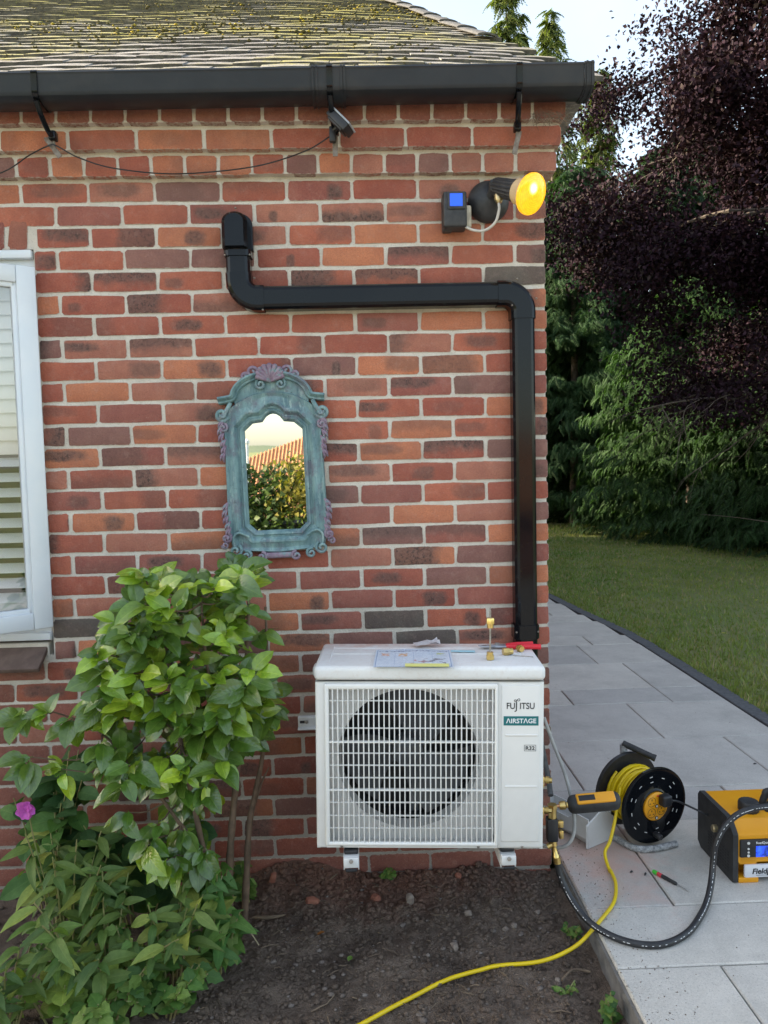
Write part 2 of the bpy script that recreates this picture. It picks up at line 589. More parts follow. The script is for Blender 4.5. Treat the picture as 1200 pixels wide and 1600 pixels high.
def m_grassbase():
    k = NT('lawn_turf')
    v = k.pos()
    c = k.mix(k.mr(k.noise(1.6, 5, 0.6, vec=v), 0.35, 0.65), (0.14, 0.21, 0.055), (0.24, 0.25, 0.095))
    c = k.mix(k.math('MULTIPLY', k.mr(k.noise(60, 4, 0.7, vec=v), 0.4, 0.65), 0.6), c, (0.21, 0.19, 0.095))
    k.color(c); k.rough(0.95)
    k.bump(k.noise(120, 4, 0.7, vec=v), 0.8, 0.02)
    return k.m

def m_leaf(name, rough=0.4, trans=0.3, vein=0.5, spec=0.5, nz=60.0):
    k = NT(name)
    at = k.n('Attribute', attribute_name='tint')
    lu = k.n('Attribute', attribute_name='luv')
    sp = k.n('SeparateXYZ'); k.l(lu.outputs['Vector'], sp.inputs[0])
    v = k.obj()
    c = k.mix(k.mr(k.noise(nz, 4, vec=v), 0.3, 0.7), k.mix(1.0, at.outputs['Color'], (0.78, 0.8, 0.78), 'MULTIPLY'),
              k.mix(1.0, at.outputs['Color'], (1.2, 1.15, 1.2), 'MULTIPLY'))
    if vein > 0:
        ac = k.math('ABSOLUTE', sp.outputs[0])
        mid = k.mr(ac, 0.0, 0.07, vein, 0.0)
        side = k.math('ABSOLUTE', k.math('SINE', k.math('MULTIPLY', k.math('SUBTRACT', sp.outputs[1], k.math('MULTIPLY', ac, 0.35)), 26.0)))
        sv = k.mr(side, 0.0, 0.16, vein * 0.35, 0.0)
        c = k.mix(k.math('MAXIMUM', mid, sv), c, k.mix(1.0, at.outputs['Color'], (2.0, 1.6, 1.9), 'MULTIPLY'))
        k.bump(k.math('ADD', k.mr(side, 0.0, 0.5), k.mr(ac, 0, 0.2)), 0.25, 0.002)
    k.color(c)
    k.rough(rough)
    k.b.inputs['Specular IOR Level'].default_value = spec
    if trans > 0:
        tr = k.n('BsdfTranslucent')
        k.l(k.mix(1.0, c, (1.3, 1.5, 0.6), 'MULTIPLY'), tr.inputs['Color'])
        ms = k.n('MixShader'); ms.inputs[0].default_value = trans
        k.l(k.b.outputs[0], ms.inputs[1]); k.l(tr.outputs[0], ms.inputs[2])
        k.l(ms.outputs[0], k.out.inputs['Surface'])
    return k.m

M_BRICK = m_brick(); M_MORTAR = m_mortar(); M_SIDE = m_sidebrick(); M_TILE = m_tile()
M_SLAB = m_slab(); M_SOIL = m_soil(); M_TURF = m_grassbase()
M_LEAFGLOSS = m_leaf('glossy_leaf', 0.2, 0.24, 0.6, 0.9)
M_LEAFMATT = m_leaf('matt_leaf', 0.55, 0.32, 0.4, 0.35)
M_CONIFER = m_leaf('conifer_foliage', 0.7, 0.25, 0.0, 0.25, 6.0)
M_PURPLE = m_leaf('purple_foliage', 0.7, 0.08, 0.0, 0.15, 8.0)
M_BLADE = m_leaf('grass_blade', 0.6, 0.3, 0.0, 0.3, 4.0)
M_HEDGE = m_leaf('hedge_foliage', 0.5, 0.3, 0.0, 0.35, 5.0)
M_BARK = mat('bark', (0.20, 0.13, 0.085), (0.11, 0.075, 0.05), 30, 0.9, 0.8, 60)
M_STEM = mat('green_stem', (0.16, 0.20, 0.06), (0.24, 0.19, 0.08), 12, 0.6)
M_TWIG = mat('grey_twig', (0.15, 0.12, 0.095), (0.08, 0.065, 0.055), 20, 0.9)
M_UPVC = mat('white_upvc', (0.72, 0.76, 0.80), (0.78, 0.80, 0.82), 6, 0.32, dirt=0.12)
M_GUT = mat('gutter_plastic', (0.016, 0.019, 0.024), (0.022, 0.025, 0.030), 9, 0.38, 0.05, 60, dirt=0.25, spec=0.35)
M_BLACK = mat('glossy_black_plastic', (0.004, 0.005, 0.007), (0.006, 0.007, 0.009), 8, 0.09, rvar=0.03, spec=0.24)
M_BLACKM = mat('matt_black_plastic', (0.014, 0.014, 0.016), (0.024, 0.024, 0.026), 30, 0.45, 0.1, 200)
M_STEEL = mat('galvanised_metal', (0.42, 0.40, 0.37), (0.26, 0.22, 0.18), 40, 0.5, 0.1, 120, metal=0.6)
M_RUST = mat('weathered_metal', (0.17, 0.13, 0.10), (0.28, 0.25, 0.22), 60, 0.65, 0.3, 150, metal=0.3)

# ---- ground sheet with a gentle fall behind the photographer
def ground_h(x, y):
    h = -0.16
    if y < -5.0:
        t = min(1.0, (-5.0 - y) / 9.0)
        h -= 1.9 * (t * t * (3 - 2 * t))
    if y < -60.0:
        t = min(1.0, (-60.0 - y) / 240.0)
        h += 4.6 * t + 1.2 * t * math.sin(x * 0.012 + 1.0)
    return h
gb = MB()
ys = [-900, -600, -400, -300, -220, -150, -100, -60, -40, -28, -20] + [-16 + i for i in range(0, 14)] + [2, 6, 12, 20, 40, 80, 160, 400, 900]
xs = [-900, -500, -250, -120, -60, -30, -15, -8, -4, 0, 4, 8, 15, 30, 60, 120, 250, 500, 900]
vs = [(x, y, ground_h(x, y)) for y in ys for x in xs]
fs = []
for j in range(len(ys) - 1):
    for i in range(len(xs) - 1):
        a = j * len(xs) + i
        fs.append((a, a + 1, a + 1 + len(xs), a + len(xs)))
gb.add(vs, fs)
tag(gb.build('ground', M_TURF, None, 180, fix=False), kind='structure')

# ---- lawn
def kerb_x(y):
    return 1.70 - 0.095 * max(0.0, y - 3.0) * min(1.0, max(0.0, y - 3.0) / 1.5 + 0.2)
lb = MB(); N = 26
vs = []; fs = []
for j in range(N + 1):
    y = -1.39 + j * 27.0 / N
    for i in range(13):
        t = i / 12
        x = (kerb_x(min(y, 6.5)) + 0.095) * (1 - t) + 16.0 * t
        z = -0.012 + 0.02 * fbm(x, y, 0, 0.5) * min(1, (x - 1.8) * 0.8)
        vs.append((x, y, z))
for j in range(N):
    for i in range(12):
        a = j * 13 + i
        fs.append((a, a + 1, a + 14, a + 13))
lb.add(vs, fs)
tag(lb.build('lawn', M_TURF, None, 180, fix=False), kind='structure')

# grass blades, nobody could count them
rng = np.random.default_rng(3)
def grass(n, x0f, x1, y0, y1, near):
    y = y0 + (y1 - y0) * rng.random(n) ** near
    kx = np.array([kerb_x(min(q, 6.5)) + 0.085 for q in y])
    x = kx + (x1 - kx) * rng.random(n) ** 1.4
    return x, y
gx, gy = grass(62000, None, 6.0, 0.6, 14.0, 1.7)
n = len(gx)
ang = rng.random(n) * 6.283; hgt = 0.018 + 0.034 * rng.random(n) ** 2; wid = 0.0035 + 0.003 * rng.random(n)
wid *= 1 + gy * 0.10
lean = 0.6 * (rng.random((n, 2)) - 0.5)
base = np.stack([gx, gy, np.full(n, -0.012)], 1)
sx = np.stack([np.cos(ang) * wid, np.sin(ang) * wid, np.zeros(n)], 1)
tip = base + np.stack([lean[:, 0] * hgt * 1.6, lean[:, 1] * hgt * 1.6, hgt], 1)
V = np.stack([base - sx, base + sx, tip], 1).reshape(-1, 3)
Tt = np.arange(3 * n).reshape(-1, 3)
patch = np.array([0.5 + 0.5 * fbm(a, b, 3, 0.9, 3) for a, b in zip(gx, gy)])
g1 = np.array([0.13, 0.235, 0.048]); g2 = np.array([0.31, 0.32, 0.105]); g3 = np.array([0.38, 0.32, 0.17])
w = np.clip(patch[:, None] * 0.9 + 0.35 * (rng.random((n, 1)) - 0.5), 0, 1)
tc = g1 * (1 - w) + g2 * w
dry = rng.random(n) < 0.14
tc[dry] = g3
tag(put('grass', np_mesh('grass', V, Tt, M_BLADE, np.repeat(tc, 3, 0)), (0, 0, 0)), kind='stuff')

# ---- path of grey slabs
pb = MB()
pb.box((0.99, 4.3, -0.045), (1.48, 11.4, 0.06))
M_BED = mat('path_bedding', (0.055, 0.056, 0.058), (0.09, 0.088, 0.085), 30, 0.95, 0.4, 100, world=True)
path = pb.build('path', M_BED, None, 0)
tag(path, kind='structure')
rows = [-1.4, -1.398, -1.396, -1.394, -0.93, -0.64, -0.345, 0.235, 0.535, 1.115, 1.69, 1.98, 2.57, 3.12, 3.41, 3.97, 4.26, 4.84, 5.42, 5.71, 6.29, 6.87, 7.45, 8.03, 8.61, 9.19]
cuts = {0: [.6, 1.2], 1: [.9], 2: [.5, 1.3], 3: [.85], 4: [.545, 1.42], 5: [0.98], 6: [.535, 1.42], 7: [1.102], 8: [.50, 1.392], 9: [1.09],
        10: [.78, 1.37], 11: [1.37], 12: [.62, 1.2], 13: [1.33], 14: [.92], 15: [.55, 1.15], 16: [1.3], 17: [.8], 18: [.5, 1.1], 19: [1.2], 20: [.8], 21: [.6, 1.2]}
slab_rng = random.Random(4)
def slab_mesh(w, d, name='slab'):
    b = MB()
    h = 0.022; r = 0.004
    def ring(ix, z): return [(-w / 2 + ix, -d / 2 + ix, z), (w / 2 - ix, -d / 2 + ix, z), (w / 2 - ix, d / 2 - ix, z), (-w / 2 + ix, d / 2 - ix, z)]
    b.add(ring(0, -h) + ring(0, -r) + ring(r, 0), [(3, 2, 1, 0), (0, 1, 5, 4), (1, 2, 6, 5), (2, 3, 7, 6), (3, 0, 4, 7),
          (4, 5, 9, 8), (5, 6, 10, 9), (6, 7, 11, 10), (7, 4, 8, 11), (8, 9, 10, 11)])
    return b
for i in range(len(rows) - 1):
    y0, y1 = rows[i], rows[i + 1]
    ym = (y0 + y1) / 2
    xr = kerb_x(min(ym, 6.5)) - 0.006
    xsx = [0.247] + cuts.get(i, [.95]) + [xr]
    for a, b in zip(xsx[:-1], xsx[1:]):
        if b - a < 0.05 or y1 - y0 < 0.05: continue
        g = 0.0028
        me = slab_mesh(b - a - 2 * g, y1 - y0 - 2 * g).mesh('slab', M_SLAB, 0)
        o = put('slab', me, ((a + b) / 2, ym, slab_rng.uniform(-0.0012, 0.0012)), path)
        o.rotation_euler = (slab_rng.uniform(-.002, .002), slab_rng.uniform(-.002, .002), 0)
M_KERB = mat('dark_kerb', (0.075, 0.080, 0.088), (0.115, 0.12, 0.125), 40, 0.8, 0.4, 150, world=True)
kb = MB(); kb.box((1.75, 4.3, -0.08), (0.09, 11.4, 0.08))
kerb = kb.build('kerb', M_BED, None, 0)
tag(kerb, kind='structure')
yk = -1.4
kmesh = None
while yk < 9.0:
    L = 0.2
    ym = yk + L / 2
    xk = kerb_x(min(ym, 6.5)) + 0.05
    if kmesh is None:
        kmesh = slab_mesh(0.098, L - 0.003, 'kerb_stone').mesh('kerb_stone', M_KERB, 0)
    sl = (kerb_x(min(ym + .1, 6.5)) - kerb_x(min(ym - .1, 6.5))) / .2
    put('kerb_stone', kmesh, (xk, ym, 0.004 + slab_rng.uniform(-.002, .002)), kerb, Euler((0, 0, -math.atan(sl))))
    yk += L

# ---- soil bed in front of the wall
def soil_h(x, y):
    h = -0.062 + 0.018 * fbm(x, y, 1.0, 4.0, 3) + 0.012 * fbm(x, y, 5.0, 13.0, 4)
    h += 0.075 * math.exp(-((x + 0.72) / 0.22) ** 2) * math.exp(-((y - 0.02) / 0.12) ** 2)      # heap thrown up by the wall
    h += 0.03 * math.exp(-((x + 0.12) / 0.25) ** 2) * math.exp(-((y + 0.02) / 0.12) ** 2)
    h -= 0.03 * math.exp(-((x - 0.2) / 0.06) ** 2) * min(1.0, max(0.0, -y * 1.5))
    return h
sb = MB()
X0, X1, Y0, Y1 = -3.2, 0.243, -1.40, 0.02
nx, ny = 170, 110
vs = []; fs = []
for j in range(ny + 1):
    for i in range(nx + 1):
        x = X0 + (X1 - X0) * i / nx; y = Y0 + (Y1 - Y0) * j / ny
        vs.append((x, y, soil_h(x, y)))
for j in range(ny):
    for i in range(nx):
        a = j * (nx + 1) + i
        fs.append((a, a + 1, a + nx + 2, a + nx + 1))
sb.add(vs, fs)
tag(sb.build('soil_bed', M_SOIL, None, 180, fix=False), kind='structure')
M_EDGE = mat('edging_strip', (0.13, 0.125, 0.12), (0.2, 0.19, 0.18), 30, 0.9, 0.4, world=True)
eb = MB(); eb.box((0.2465, -0.705, -0.06), (0.012, 1.39, 0.10))
tag(eb.build('path_edging', M_EDGE, None, 0), kind='structure')

# ---- unseen paving added in front of the frame to bounce sunlight onto the wall
k = NT('bounce_paving'); v = k.pos()
bt = k.n('TexBrick'); k.l(v, bt.inputs['Vector'])
bt.inputs['Scale'].default_value = 1.0; bt.inputs['Mortar Size'].default_value = 0.004
bt.inputs['Brick Width'].default_value = 0.9; bt.inputs['Row Height'].default_value = 0.58
bt.inputs['Color1'].default_value = (0.25, 0.25, 0.245, 1); bt.inputs['Color2'].default_value = (0.30, 0.30, 0.29, 1); bt.inputs['Mortar'].default_value = (0.09, 0.09, 0.09, 1)
k.l(bt.outputs['Color'], k.b.inputs['Base Color']); k.rough(0.8)
tb_ = MB(); tb_.box((-1.0, -3.95, -0.06), (16.0, 5.1, 0.10))
tag(tb_.build('bounce_terrace', k.m, None, 0), kind='structure')
# grit and soil spilt on the slabs beside the bed
g = np.random.default_rng(41); Vs = []; Ts = []
tq = []
for i in range(1500):
    near = i < 800
    x = 0.25 + (0.16 * g.random() ** 2 if near else 1.4 * g.random()); y = -1.1 + (1.3 * g.random() if near else 4.0 * g.random())
    r = 0.0009 + 0.0026 * g.random() ** 4
    th = g.random(3) * 6.28
    p = np.array([[1, 0, 0], [-.5, .8, 0], [-.5, -.8, 0], [0, 0, .8]]) * r
    c, s_ = math.cos(th[0]), math.sin(th[0])
    p = p @ np.array([[c, -s_, 0], [s_, c, 0], [0, 0, 1]]).T + np.array([x, y, 0.0015])
    Vs.append(p); o_ = i * 4; Ts += [[o_, o_ + 1, o_ + 3], [o_ + 1, o_ + 2, o_ + 3], [o_ + 2, o_, o_ + 3]]
tag(put('grit', np_mesh('grit', np.concatenate(Vs), np.array(Ts), M_SOIL), (0, 0, 0)), kind='stuff')
# crumbs and clods of soil (uncountable)
def clod_template(seed, k):
    b = bmesh.new()
    bmesh.ops.create_icosphere(b, subdivisions=k, radius=1.0)
    rr = random.Random(seed)
    for v in b.verts:
        v.co *= 0.7 + 0.55 * rr.random()
        v.co.z *= 0.75
    b.verts.index_update()
    a = np.array([v.co[:] for v in b.verts]); t = np.array([[v.index for v in f.verts] for f in b.faces])
    b.free()
    return a, t
def scatter_clods(n, fn, rlo, rhi, seed, k=1):
    g = np.random.default_rng(seed)
    tmpl = [clod_template(seed * 10 + q, k) for q in range(6)]
    Vs = []; Ts = []; off = 0
    for i in range(n):
        x, y = fn(g)
        r = rlo + (rhi - rlo) * g.random() ** 3
        a, t = tmpl[g.integers(6)]
        th = g.random() * 6.28; c, s_ = math.cos(th), math.sin(th)
        m = np.array([[c, -s_, 0], [s_, c, 0], [0, 0, 1]]) * r
        p = a @ m.T * np.array([1, 1, 0.65]) + np.array([x, y, soil_h(x, y) + r * 0.3])
        Vs.append(p); Ts.append(t + off); off += len(p)
    return np.concatenate(Vs), np.concatenate(Ts)
def bedpt(g):
    return (-1.0 + 1.22 * g.random(), -1.0 + 0.98 * g.random())
V, Tt = scatter_clods(8000, bedpt, 0.0018, 0.012, 11)
tag(put('soil_crumbs', np_mesh('soil_crumbs', V, Tt, M_SOIL), (0, 0, 0)), kind='stuff')
V, Tt = scatter_clods(2600, lambda g: (-2.6 + 1.6 * g.random(), -1.3 + 1.28 * g.random()), 0.0025, 0.014, 14)
tag(put('soil_crumbs', np_mesh('soil_crumbs', V, Tt, M_SOIL), (0, 0, 0)), kind='stuff')
V, Tt = scatter_clods(1500, lambda g: (-0.95 + 1.15 * g.random(), -0.01 - 0.26 * g.random() ** 1.5), 0.0025, 0.017, 12)
tag(put('soil_crumbs', np_mesh('soil_crumbs', V, Tt, M_SOIL), (0, 0, 0)), kind='stuff')
M_GRAVEL = mat('gravel_stone', (0.10, 0.075, 0.062), (0.20, 0.165, 0.14), 25, 0.85, 0.3, world=True)
V, Tt = scatter_clods(420, bedpt, 0.003, 0.012, 13)
tag(put('gravel', np_mesh('gravel', V, Tt, M_GRAVEL), (0, 0, 0)), kind='stuff')
# short straw, bark and twig litter
M_STRAW = mat('straw', (0.22, 0.16, 0.105), (0.10, 0.07, 0.05), 8, 0.9, world=True)
g = np.random.default_rng(21); Vs = []; Ts = []
for i in range(330):
    x, y = bedpt(g); L = 0.012 + 0.045 * g.random() ** 2; a = g.random() * 6.28; r = 0.0008 + 0.0012 * g.random()
    z = soil_h(x, y) + 0.004
    d = np.array([math.cos(a), math.sin(a), 0.25 * (g.random() - 0.4)]); s_ = np.array([-math.sin(a), math.cos(a), 0]) * r
    p = np.array([x, y, z]); up = np.array([0, 0, r * 1.6])
    m_ = p + d * L * 0.5 + np.array([0, 0, 0.003]) + s_ * 2 * (g.random() - .5) * 3
    q = p + d * L
    Vs.append(np.array([p - s_, p + s_, p + up, m_ - s_, m_ + s_, m_ + up, q - s_, q + s_, q + up]))
    o = i * 9
    for u in (0, 3):
        for a_, b_ in ((0, 1), (1, 2), (2, 0)):
            Ts += [[o + u + a_, o + u + b_, o + u + 3 + b_], [o + u + a_, o + u + 3 + b_, o + u + 3 + a_]]
tag(put('straw_litter', np_mesh('straw_litter', np.concatenate(Vs), np.array(Ts), M_STRAW), (0, 0, 0)), kind='stuff')

# =================================================================== HOUSE
house = thing('brick_house', 'red brick house with black gutter and mossy grey tiled roof', 'house', (-3.0, 3.0, 0.0))
ZT = 2.430             # top of course 0
WINR = -1.545          # right reveal of the window
EDGE = 0.220           # right corner of the wall
COR = 0.028
wb = MB()
F = 0.0045             # mortar face sits this far behind the brick faces
def slab_box(x0, x1, y0, y1, z0, z1):
    wb.box(((x0 + x1) / 2, (y0 + y1) / 2, (z0 + z1) / 2), (x1 - x0, y1 - y0, z1 - z0))
slab_box(WINR + 0.001, EDGE - F, F, 0.30, -0.25, ZT + 0.0085)
slab_box(-9.0, WINR + 0.001, F, 0.30, -0.25, 0.80)
slab_box(-9.0, WINR + 0.001, F, 0.30, 2.207, ZT + 0.0085)
slab_box(-9.0, -2.70, F, 0.30, 0.80, 2.207)
for i in range(1, 4):
    slab_box(-9.0, EDGE - F + 0.022 + 0.010 * i, F - COR * i, 0.30, ZT + 0.075 * (i - 1) + 0.0085, ZT + 0.075 * i + 0.0085)
wall = wb.build('wall', M_MORTAR, house, 0)
side = MB()
side.box((0.209, 6.1, 1.2), (0.012, 11.8, 2.95)); side.build('side_wall', M_SIDE, house, 0)
side = MB()
side.box((-4.4, 12.0, 1.2), (9.2, 0.25, 2.95)); side.box((-9.0, 6.1, 1.2), (0.25, 11.5, 2.95))
side.build('back_wall', M_SIDE, house, 0)

BR = random.Random(42)
_bm = {}
def brick_mesh(w, var, h=0.065):
    key = (round(w, 3), var, h)
    if key in _bm: return _bm[key]
    rr = random.Random(hash(key) & 0xffff)
    e = 0.0075
    if w > 0.15:
        X = [-w / 2, -w / 2 + e, 0.0, w / 2 - e, w / 2]
    else:
        X = [-w / 2, -w / 2 + e, 0.0, w / 2 - e, w / 2]
    Z = [-h / 2, -h / 2 + e, h / 2 - e, h / 2]
    nx_, nz_ = len(X), len(Z)
    b = MB(); vs = []
    for j, z in enumerate(Z):
        for i, x in enumerate(X):
            ex = i in (0, nx_ - 1); ez = j in (0, nz_ - 1)
            y = -0.05 + rr.uniform(-0.0007, 0.0007)
            px, pz = x, z
            if ex or ez: y += 0.0022
            if ex and ez:
                px *= (1 - 0.0026 / (w / 2)); pz *= (1 - 0.0028 / (h / 2)); y += 0.001
            if ex: px += rr.uniform(-0.0025, 0.0022)
            if ez: pz += rr.uniform(-0.0026, 0.0022)
            vs.append((px, y, pz))
    fs = []
    for j in range(nz_ - 1):
        for i in range(nx_ - 1):
            a = j * nx_ + i
            fs.append((a, a + 1, a + nx_ + 1, a + nx_))
    ringi = [i for i in range(nx_)] + [j * nx_ + nx_ - 1 for j in range(1, nz_)] + [(nz_ - 1) * nx_ + i for i in range(nx_ - 2, -1, -1)] + [j * nx_ for j in range(nz_ - 2, 0, -1)]
    o = len(vs)
    for i in ringi:
        vs.append((vs[i][0], 0.05, vs[i][2]))
    m = len(ringi)
    for i in range(m):
        j = (i + 1) % m
        fs.append((ringi[j], ringi[i], o + i, o + j))
    b.add(vs, fs)
    me = b.mesh('brick', M_BRICK, 50)
    ea = me.attributes.new('edge', 'FLOAT', 'POINT')
    inner = [1.0 if (0 < i_ % nx_ < nx_ - 1 and 0 < i_ // nx_ < nz_ - 1) else 0.0 for i_ in range(nx_ * nz_)]
    ea.data.foreach_set('value', inner + [0.0] * m)
    _bm[key] = me
    return me

PAL = [((0.36, 0.104, 0.068), 5), ((0.44, 0.150, 0.085), 4), ((0.315, 0.088, 0.062), 5), ((0.28, 0.092, 0.074), 4), ((0.225, 0.102, 0.088), 3), ((0.36, 0.134, 0.096), 4)]
PALW = [w_ for _, w_ in PAL]
def brick_colour(k, x):
    c = BR.choices(PAL, PALW)[0][0]
    a = 0.0
    q = BR.random()
    if q < 0.34: a = BR.uniform(0.85, 1.0)
    elif q < 0.72: a = BR.uniform(0.35, 0.8)
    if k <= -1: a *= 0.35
    if k == -3: c = tuple(v * 0.55 for v in c)  # gutter's shadow on the top course put into the brick colour
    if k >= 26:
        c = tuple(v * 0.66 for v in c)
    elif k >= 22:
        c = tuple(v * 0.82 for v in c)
    return c, a
DARK = [(4, 0.11), (20, -0.34), (21, -0.225), (20, -1.47)]
cand = []     # (k, x0, x1, zlo, zhi, yoff)
for k in range(-3, 34):
    yoff = 0.0
    if k < 0:
        i = -k; yoff = -COR * i
    top = ZT - 0.075 * k + (0.002 if k < 0 else 0)
    zlo, zhi = top - 0.0700, top - 0.0062
    er = EDGE + (0.022 + 0.010 * -k if k < 0 else 0.0)
    hdr = k in (-1, -3)
    step = 0.1125 if hdr else 0.225
    off = (0.048 if k == -3 else 0.0) if hdr else (0.0 if k % 2 == 0 else -0.1125)
    if k == -2: off = -0.04
    j = int((-4.0 - off) / step) - 1
    while True:
        x0 = off + j * step + 0.0055; x1 = off + (j + 1) * step - 0.0055
        j += 1
        if x0 > er - 0.05: break
        x1 = min(x1, er)
        if x1 > er - 0.10 and k < 0: x1 = er
        if x1 > er - 0.03: x1 = er
        if x1 < -2.95: continue
        a0, a1, zl, zh = x0, x1, zlo, zhi
        if 3 <= k <= 21:
            if x1 < WINR + 0.02: continue
            a0 = max(a0, WINR + 0.004)
        elif k == 2:
            if x1 < -1.515: continue
            a0 = max(a0, -1.535 + 0.006)
        elif k == 1:
            if x1 < -1.50: zl = zlo + 0.030
        if a1 - a0 < 0.03: continue
        cand.append((k, a0, a1, zl, zh, yoff))
vis = [c for c in cand if c[2] > -1.73 and c[0] < 32]
vis.sort(key=lambda c: (0 if c[0] > -3 else 1, -c[2]) )
part_b = vis[:300]
rest_b = [c for c in cand if c not in set(part_b)]
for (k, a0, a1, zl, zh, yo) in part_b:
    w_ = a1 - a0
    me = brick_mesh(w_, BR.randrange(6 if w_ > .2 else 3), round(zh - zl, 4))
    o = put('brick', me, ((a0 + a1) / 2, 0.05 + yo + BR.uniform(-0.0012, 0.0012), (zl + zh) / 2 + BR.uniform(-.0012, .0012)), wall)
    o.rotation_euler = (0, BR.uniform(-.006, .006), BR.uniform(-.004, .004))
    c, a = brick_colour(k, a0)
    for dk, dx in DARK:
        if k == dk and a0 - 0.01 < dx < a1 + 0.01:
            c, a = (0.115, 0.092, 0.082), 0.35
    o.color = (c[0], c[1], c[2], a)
rb = MB(); EDGEV = []
for (k, a0, a1, zl, zh, yo) in rest_b:
    me = brick_mesh(a1 - a0, 0, round(zh - zl, 4))
    EDGEV += [d_.value for d_ in me.attributes['edge'].data]
    rb.add([v.co.copy() for v in me.vertices], [tuple(p.vertices) for p in me.polygons], Matrix.Translation(((a0 + a1) / 2, 0.05 + yo, (zl + zh) / 2)))
o = rb.build('brickwork', M_BRICK, wall, 50)
ea = o.data.attributes.new('edge', 'FLOAT', 'POINT'); ea.data.foreach_set('value', EDGEV)
o.color = (0.22, 0.075, 0.055, 0.0)
tag(o, kind='stuff')
# flat brick arch over the window: bricks on edge
for i in range(11):
    x = -1.592 - i * 0.0765
    tilt = R(7.5 - i * 1.4)
    me = brick_mesh(0.0625, i % 3, 0.096)
    o = put('brick', me, (x - 0.002 * i, 0.05, 2.255 + 0.001 * i), wall, Euler((0, tilt, 0)))
    c, a = brick_colour(0, x); o.color = (c[0] * .8, c[1] * .75, c[2] * .75, 0.15)

# ---- roof
PIT = R(34.5); CP, SP = math.cos(PIT), math.sin(PIT)
EY, EZ = -0.135, 2.700
def roof_edge(s):           # x of the right edge, s = distance up the slope
    return 0.345 - 0.232 * s * CP
def roof_pt(x, s, n=0.0):
    sag = 0.0
    d = roof_edge(s) - x
    if d < 1.0:
        q = 1 - max(0.0, d) / 1.0
        sag = -0.040 * q * q
    w_ = 0.006 * fbm(x, s, 2.0, 1.3, 2)
    return Vector((x, EY + s * CP - n * SP, EZ + 0.0095 * x + s * SP + n * CP + sag + w_))
rf = MB()
ridge_s = 6.13 / CP
def rp(x, y, z): return (x, y, z)
ry = EY + 6.13; rz = EZ + 6.13 * SP / CP
xr_top = 0.34 - 0.232 * 6.13
fl = [rp(-9.3, EY + .03, EZ - .03), rp(0.33, EY + .03, EZ - .06), rp(xr_top, ry, rz - .05), rp(-9.3, ry, rz - .05)]
bk = [rp(-9.3, 12.3, EZ - .03), rp(0.33, 12.3, EZ - .06)]
rf.add(fl + bk, [(0, 1, 2, 3), (1, 5, 2), (2, 5, 4, 3), (0, 3, 4), (0, 4, 5, 1)])
roof = rf.build('roof', M_TILE, house, 0)
TR = random.Random(9)
M_TEDGE = mat('shadowed_tile_edge', (0.070, 0.066, 0.060), (0.15, 0.138, 0.11), 40, .95, .4, 150, world=True)  # dark front edges paint the shadow lines between tile rows
tmeshes = []
for q in range(5):
    b = MB()
    w_, l_, t_ = 0.1635, 0.125, 0.016
    j_ = lambda s_: TR.uniform(-s_, s_)
    vs = [(-w_ / 2, j_(.002), -t_ / 2), (0, j_(.002), -t_ / 2 + 0.0015), (w_ / 2, j_(.002), -t_ / 2), (w_ / 2, l_, -t_ / 2), (0, l_, -t_ / 2), (-w_ / 2, l_, -t_ / 2)]
    vs += [(-w_ / 2 + .001, .002 + j_(.002), t_ / 2), (0, .001 + j_(.002), t_ / 2 + 0.002), (w_ / 2 - .001, .002 + j_(.002), t_ / 2), (w_ / 2, l_, t_ / 2), (0, l_, t_ / 2 + .002), (-w_ / 2, l_, t_ / 2)]
    fs = [(5, 4, 1, 0), (4, 3, 2, 1), (6, 7, 10, 11), (7, 8, 9, 10)] + [(i, (i + 1) % 6, 6 + (i + 1) % 6, 6 + i) for i in range(6)]
    b.add(vs, fs)
    me = b.mesh('tile', [M_TILE, M_TEDGE], 40)
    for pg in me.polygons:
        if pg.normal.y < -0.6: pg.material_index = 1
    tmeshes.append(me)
tiles = []
GA = 0.098
for r_ in range(44):
    s = r_ * GA
    x = roof_edge(s) - 0.083 + (0.0825 if r_ % 2 else 0.0)
    first = True
    while x > -3.4 - 0.1 * s:
        tiles.append((r_, s, x, first)); first = False
        x -= 0.165
seen = [t for t in tiles if t[2] > -1.80 - 0.36 * t[1]]
seen.sort(key=lambda t: t[1])
seen_p = set(seen[:300])
rt = MB()
for t in tiles:
    r_, s, x, first = t
    p = roof_pt(x, s, 0.012)
    tilt = Euler((PIT - R(4.5) + TR.uniform(-.02, .02), TR.uniform(-.012, .012), TR.uniform(-.02, .02)))
    pl = roof_pt(x - .08, s); pr_ = roof_pt(x + .08, s)
    tilt.y -= math.atan2(pr_.z - pl.z, 0.16) * 0.9
    me = TR.choice(tmeshes)
    if t in seen_p:
        put('tile', me, p + Vector((0, TR.uniform(-.004, .004), TR.uniform(-.0015, .002))), roof, tilt)
    else:
        rt.add([v.co.copy() for v in me.vertices], [tuple(pg.vertices) for pg in me.polygons], Matrix.Translation(p) @ tilt.to_matrix().to_4x4())
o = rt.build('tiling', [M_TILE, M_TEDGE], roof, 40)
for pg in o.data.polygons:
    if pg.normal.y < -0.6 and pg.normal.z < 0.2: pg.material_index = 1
tag(o, kind='stuff')
M_HIP = mat('hip_tile', (0.09, 0.09, 0.092), (0.15, 0.145, 0.14), 30, 0.9, 0.4, 100, world=True)
hs = 1.02
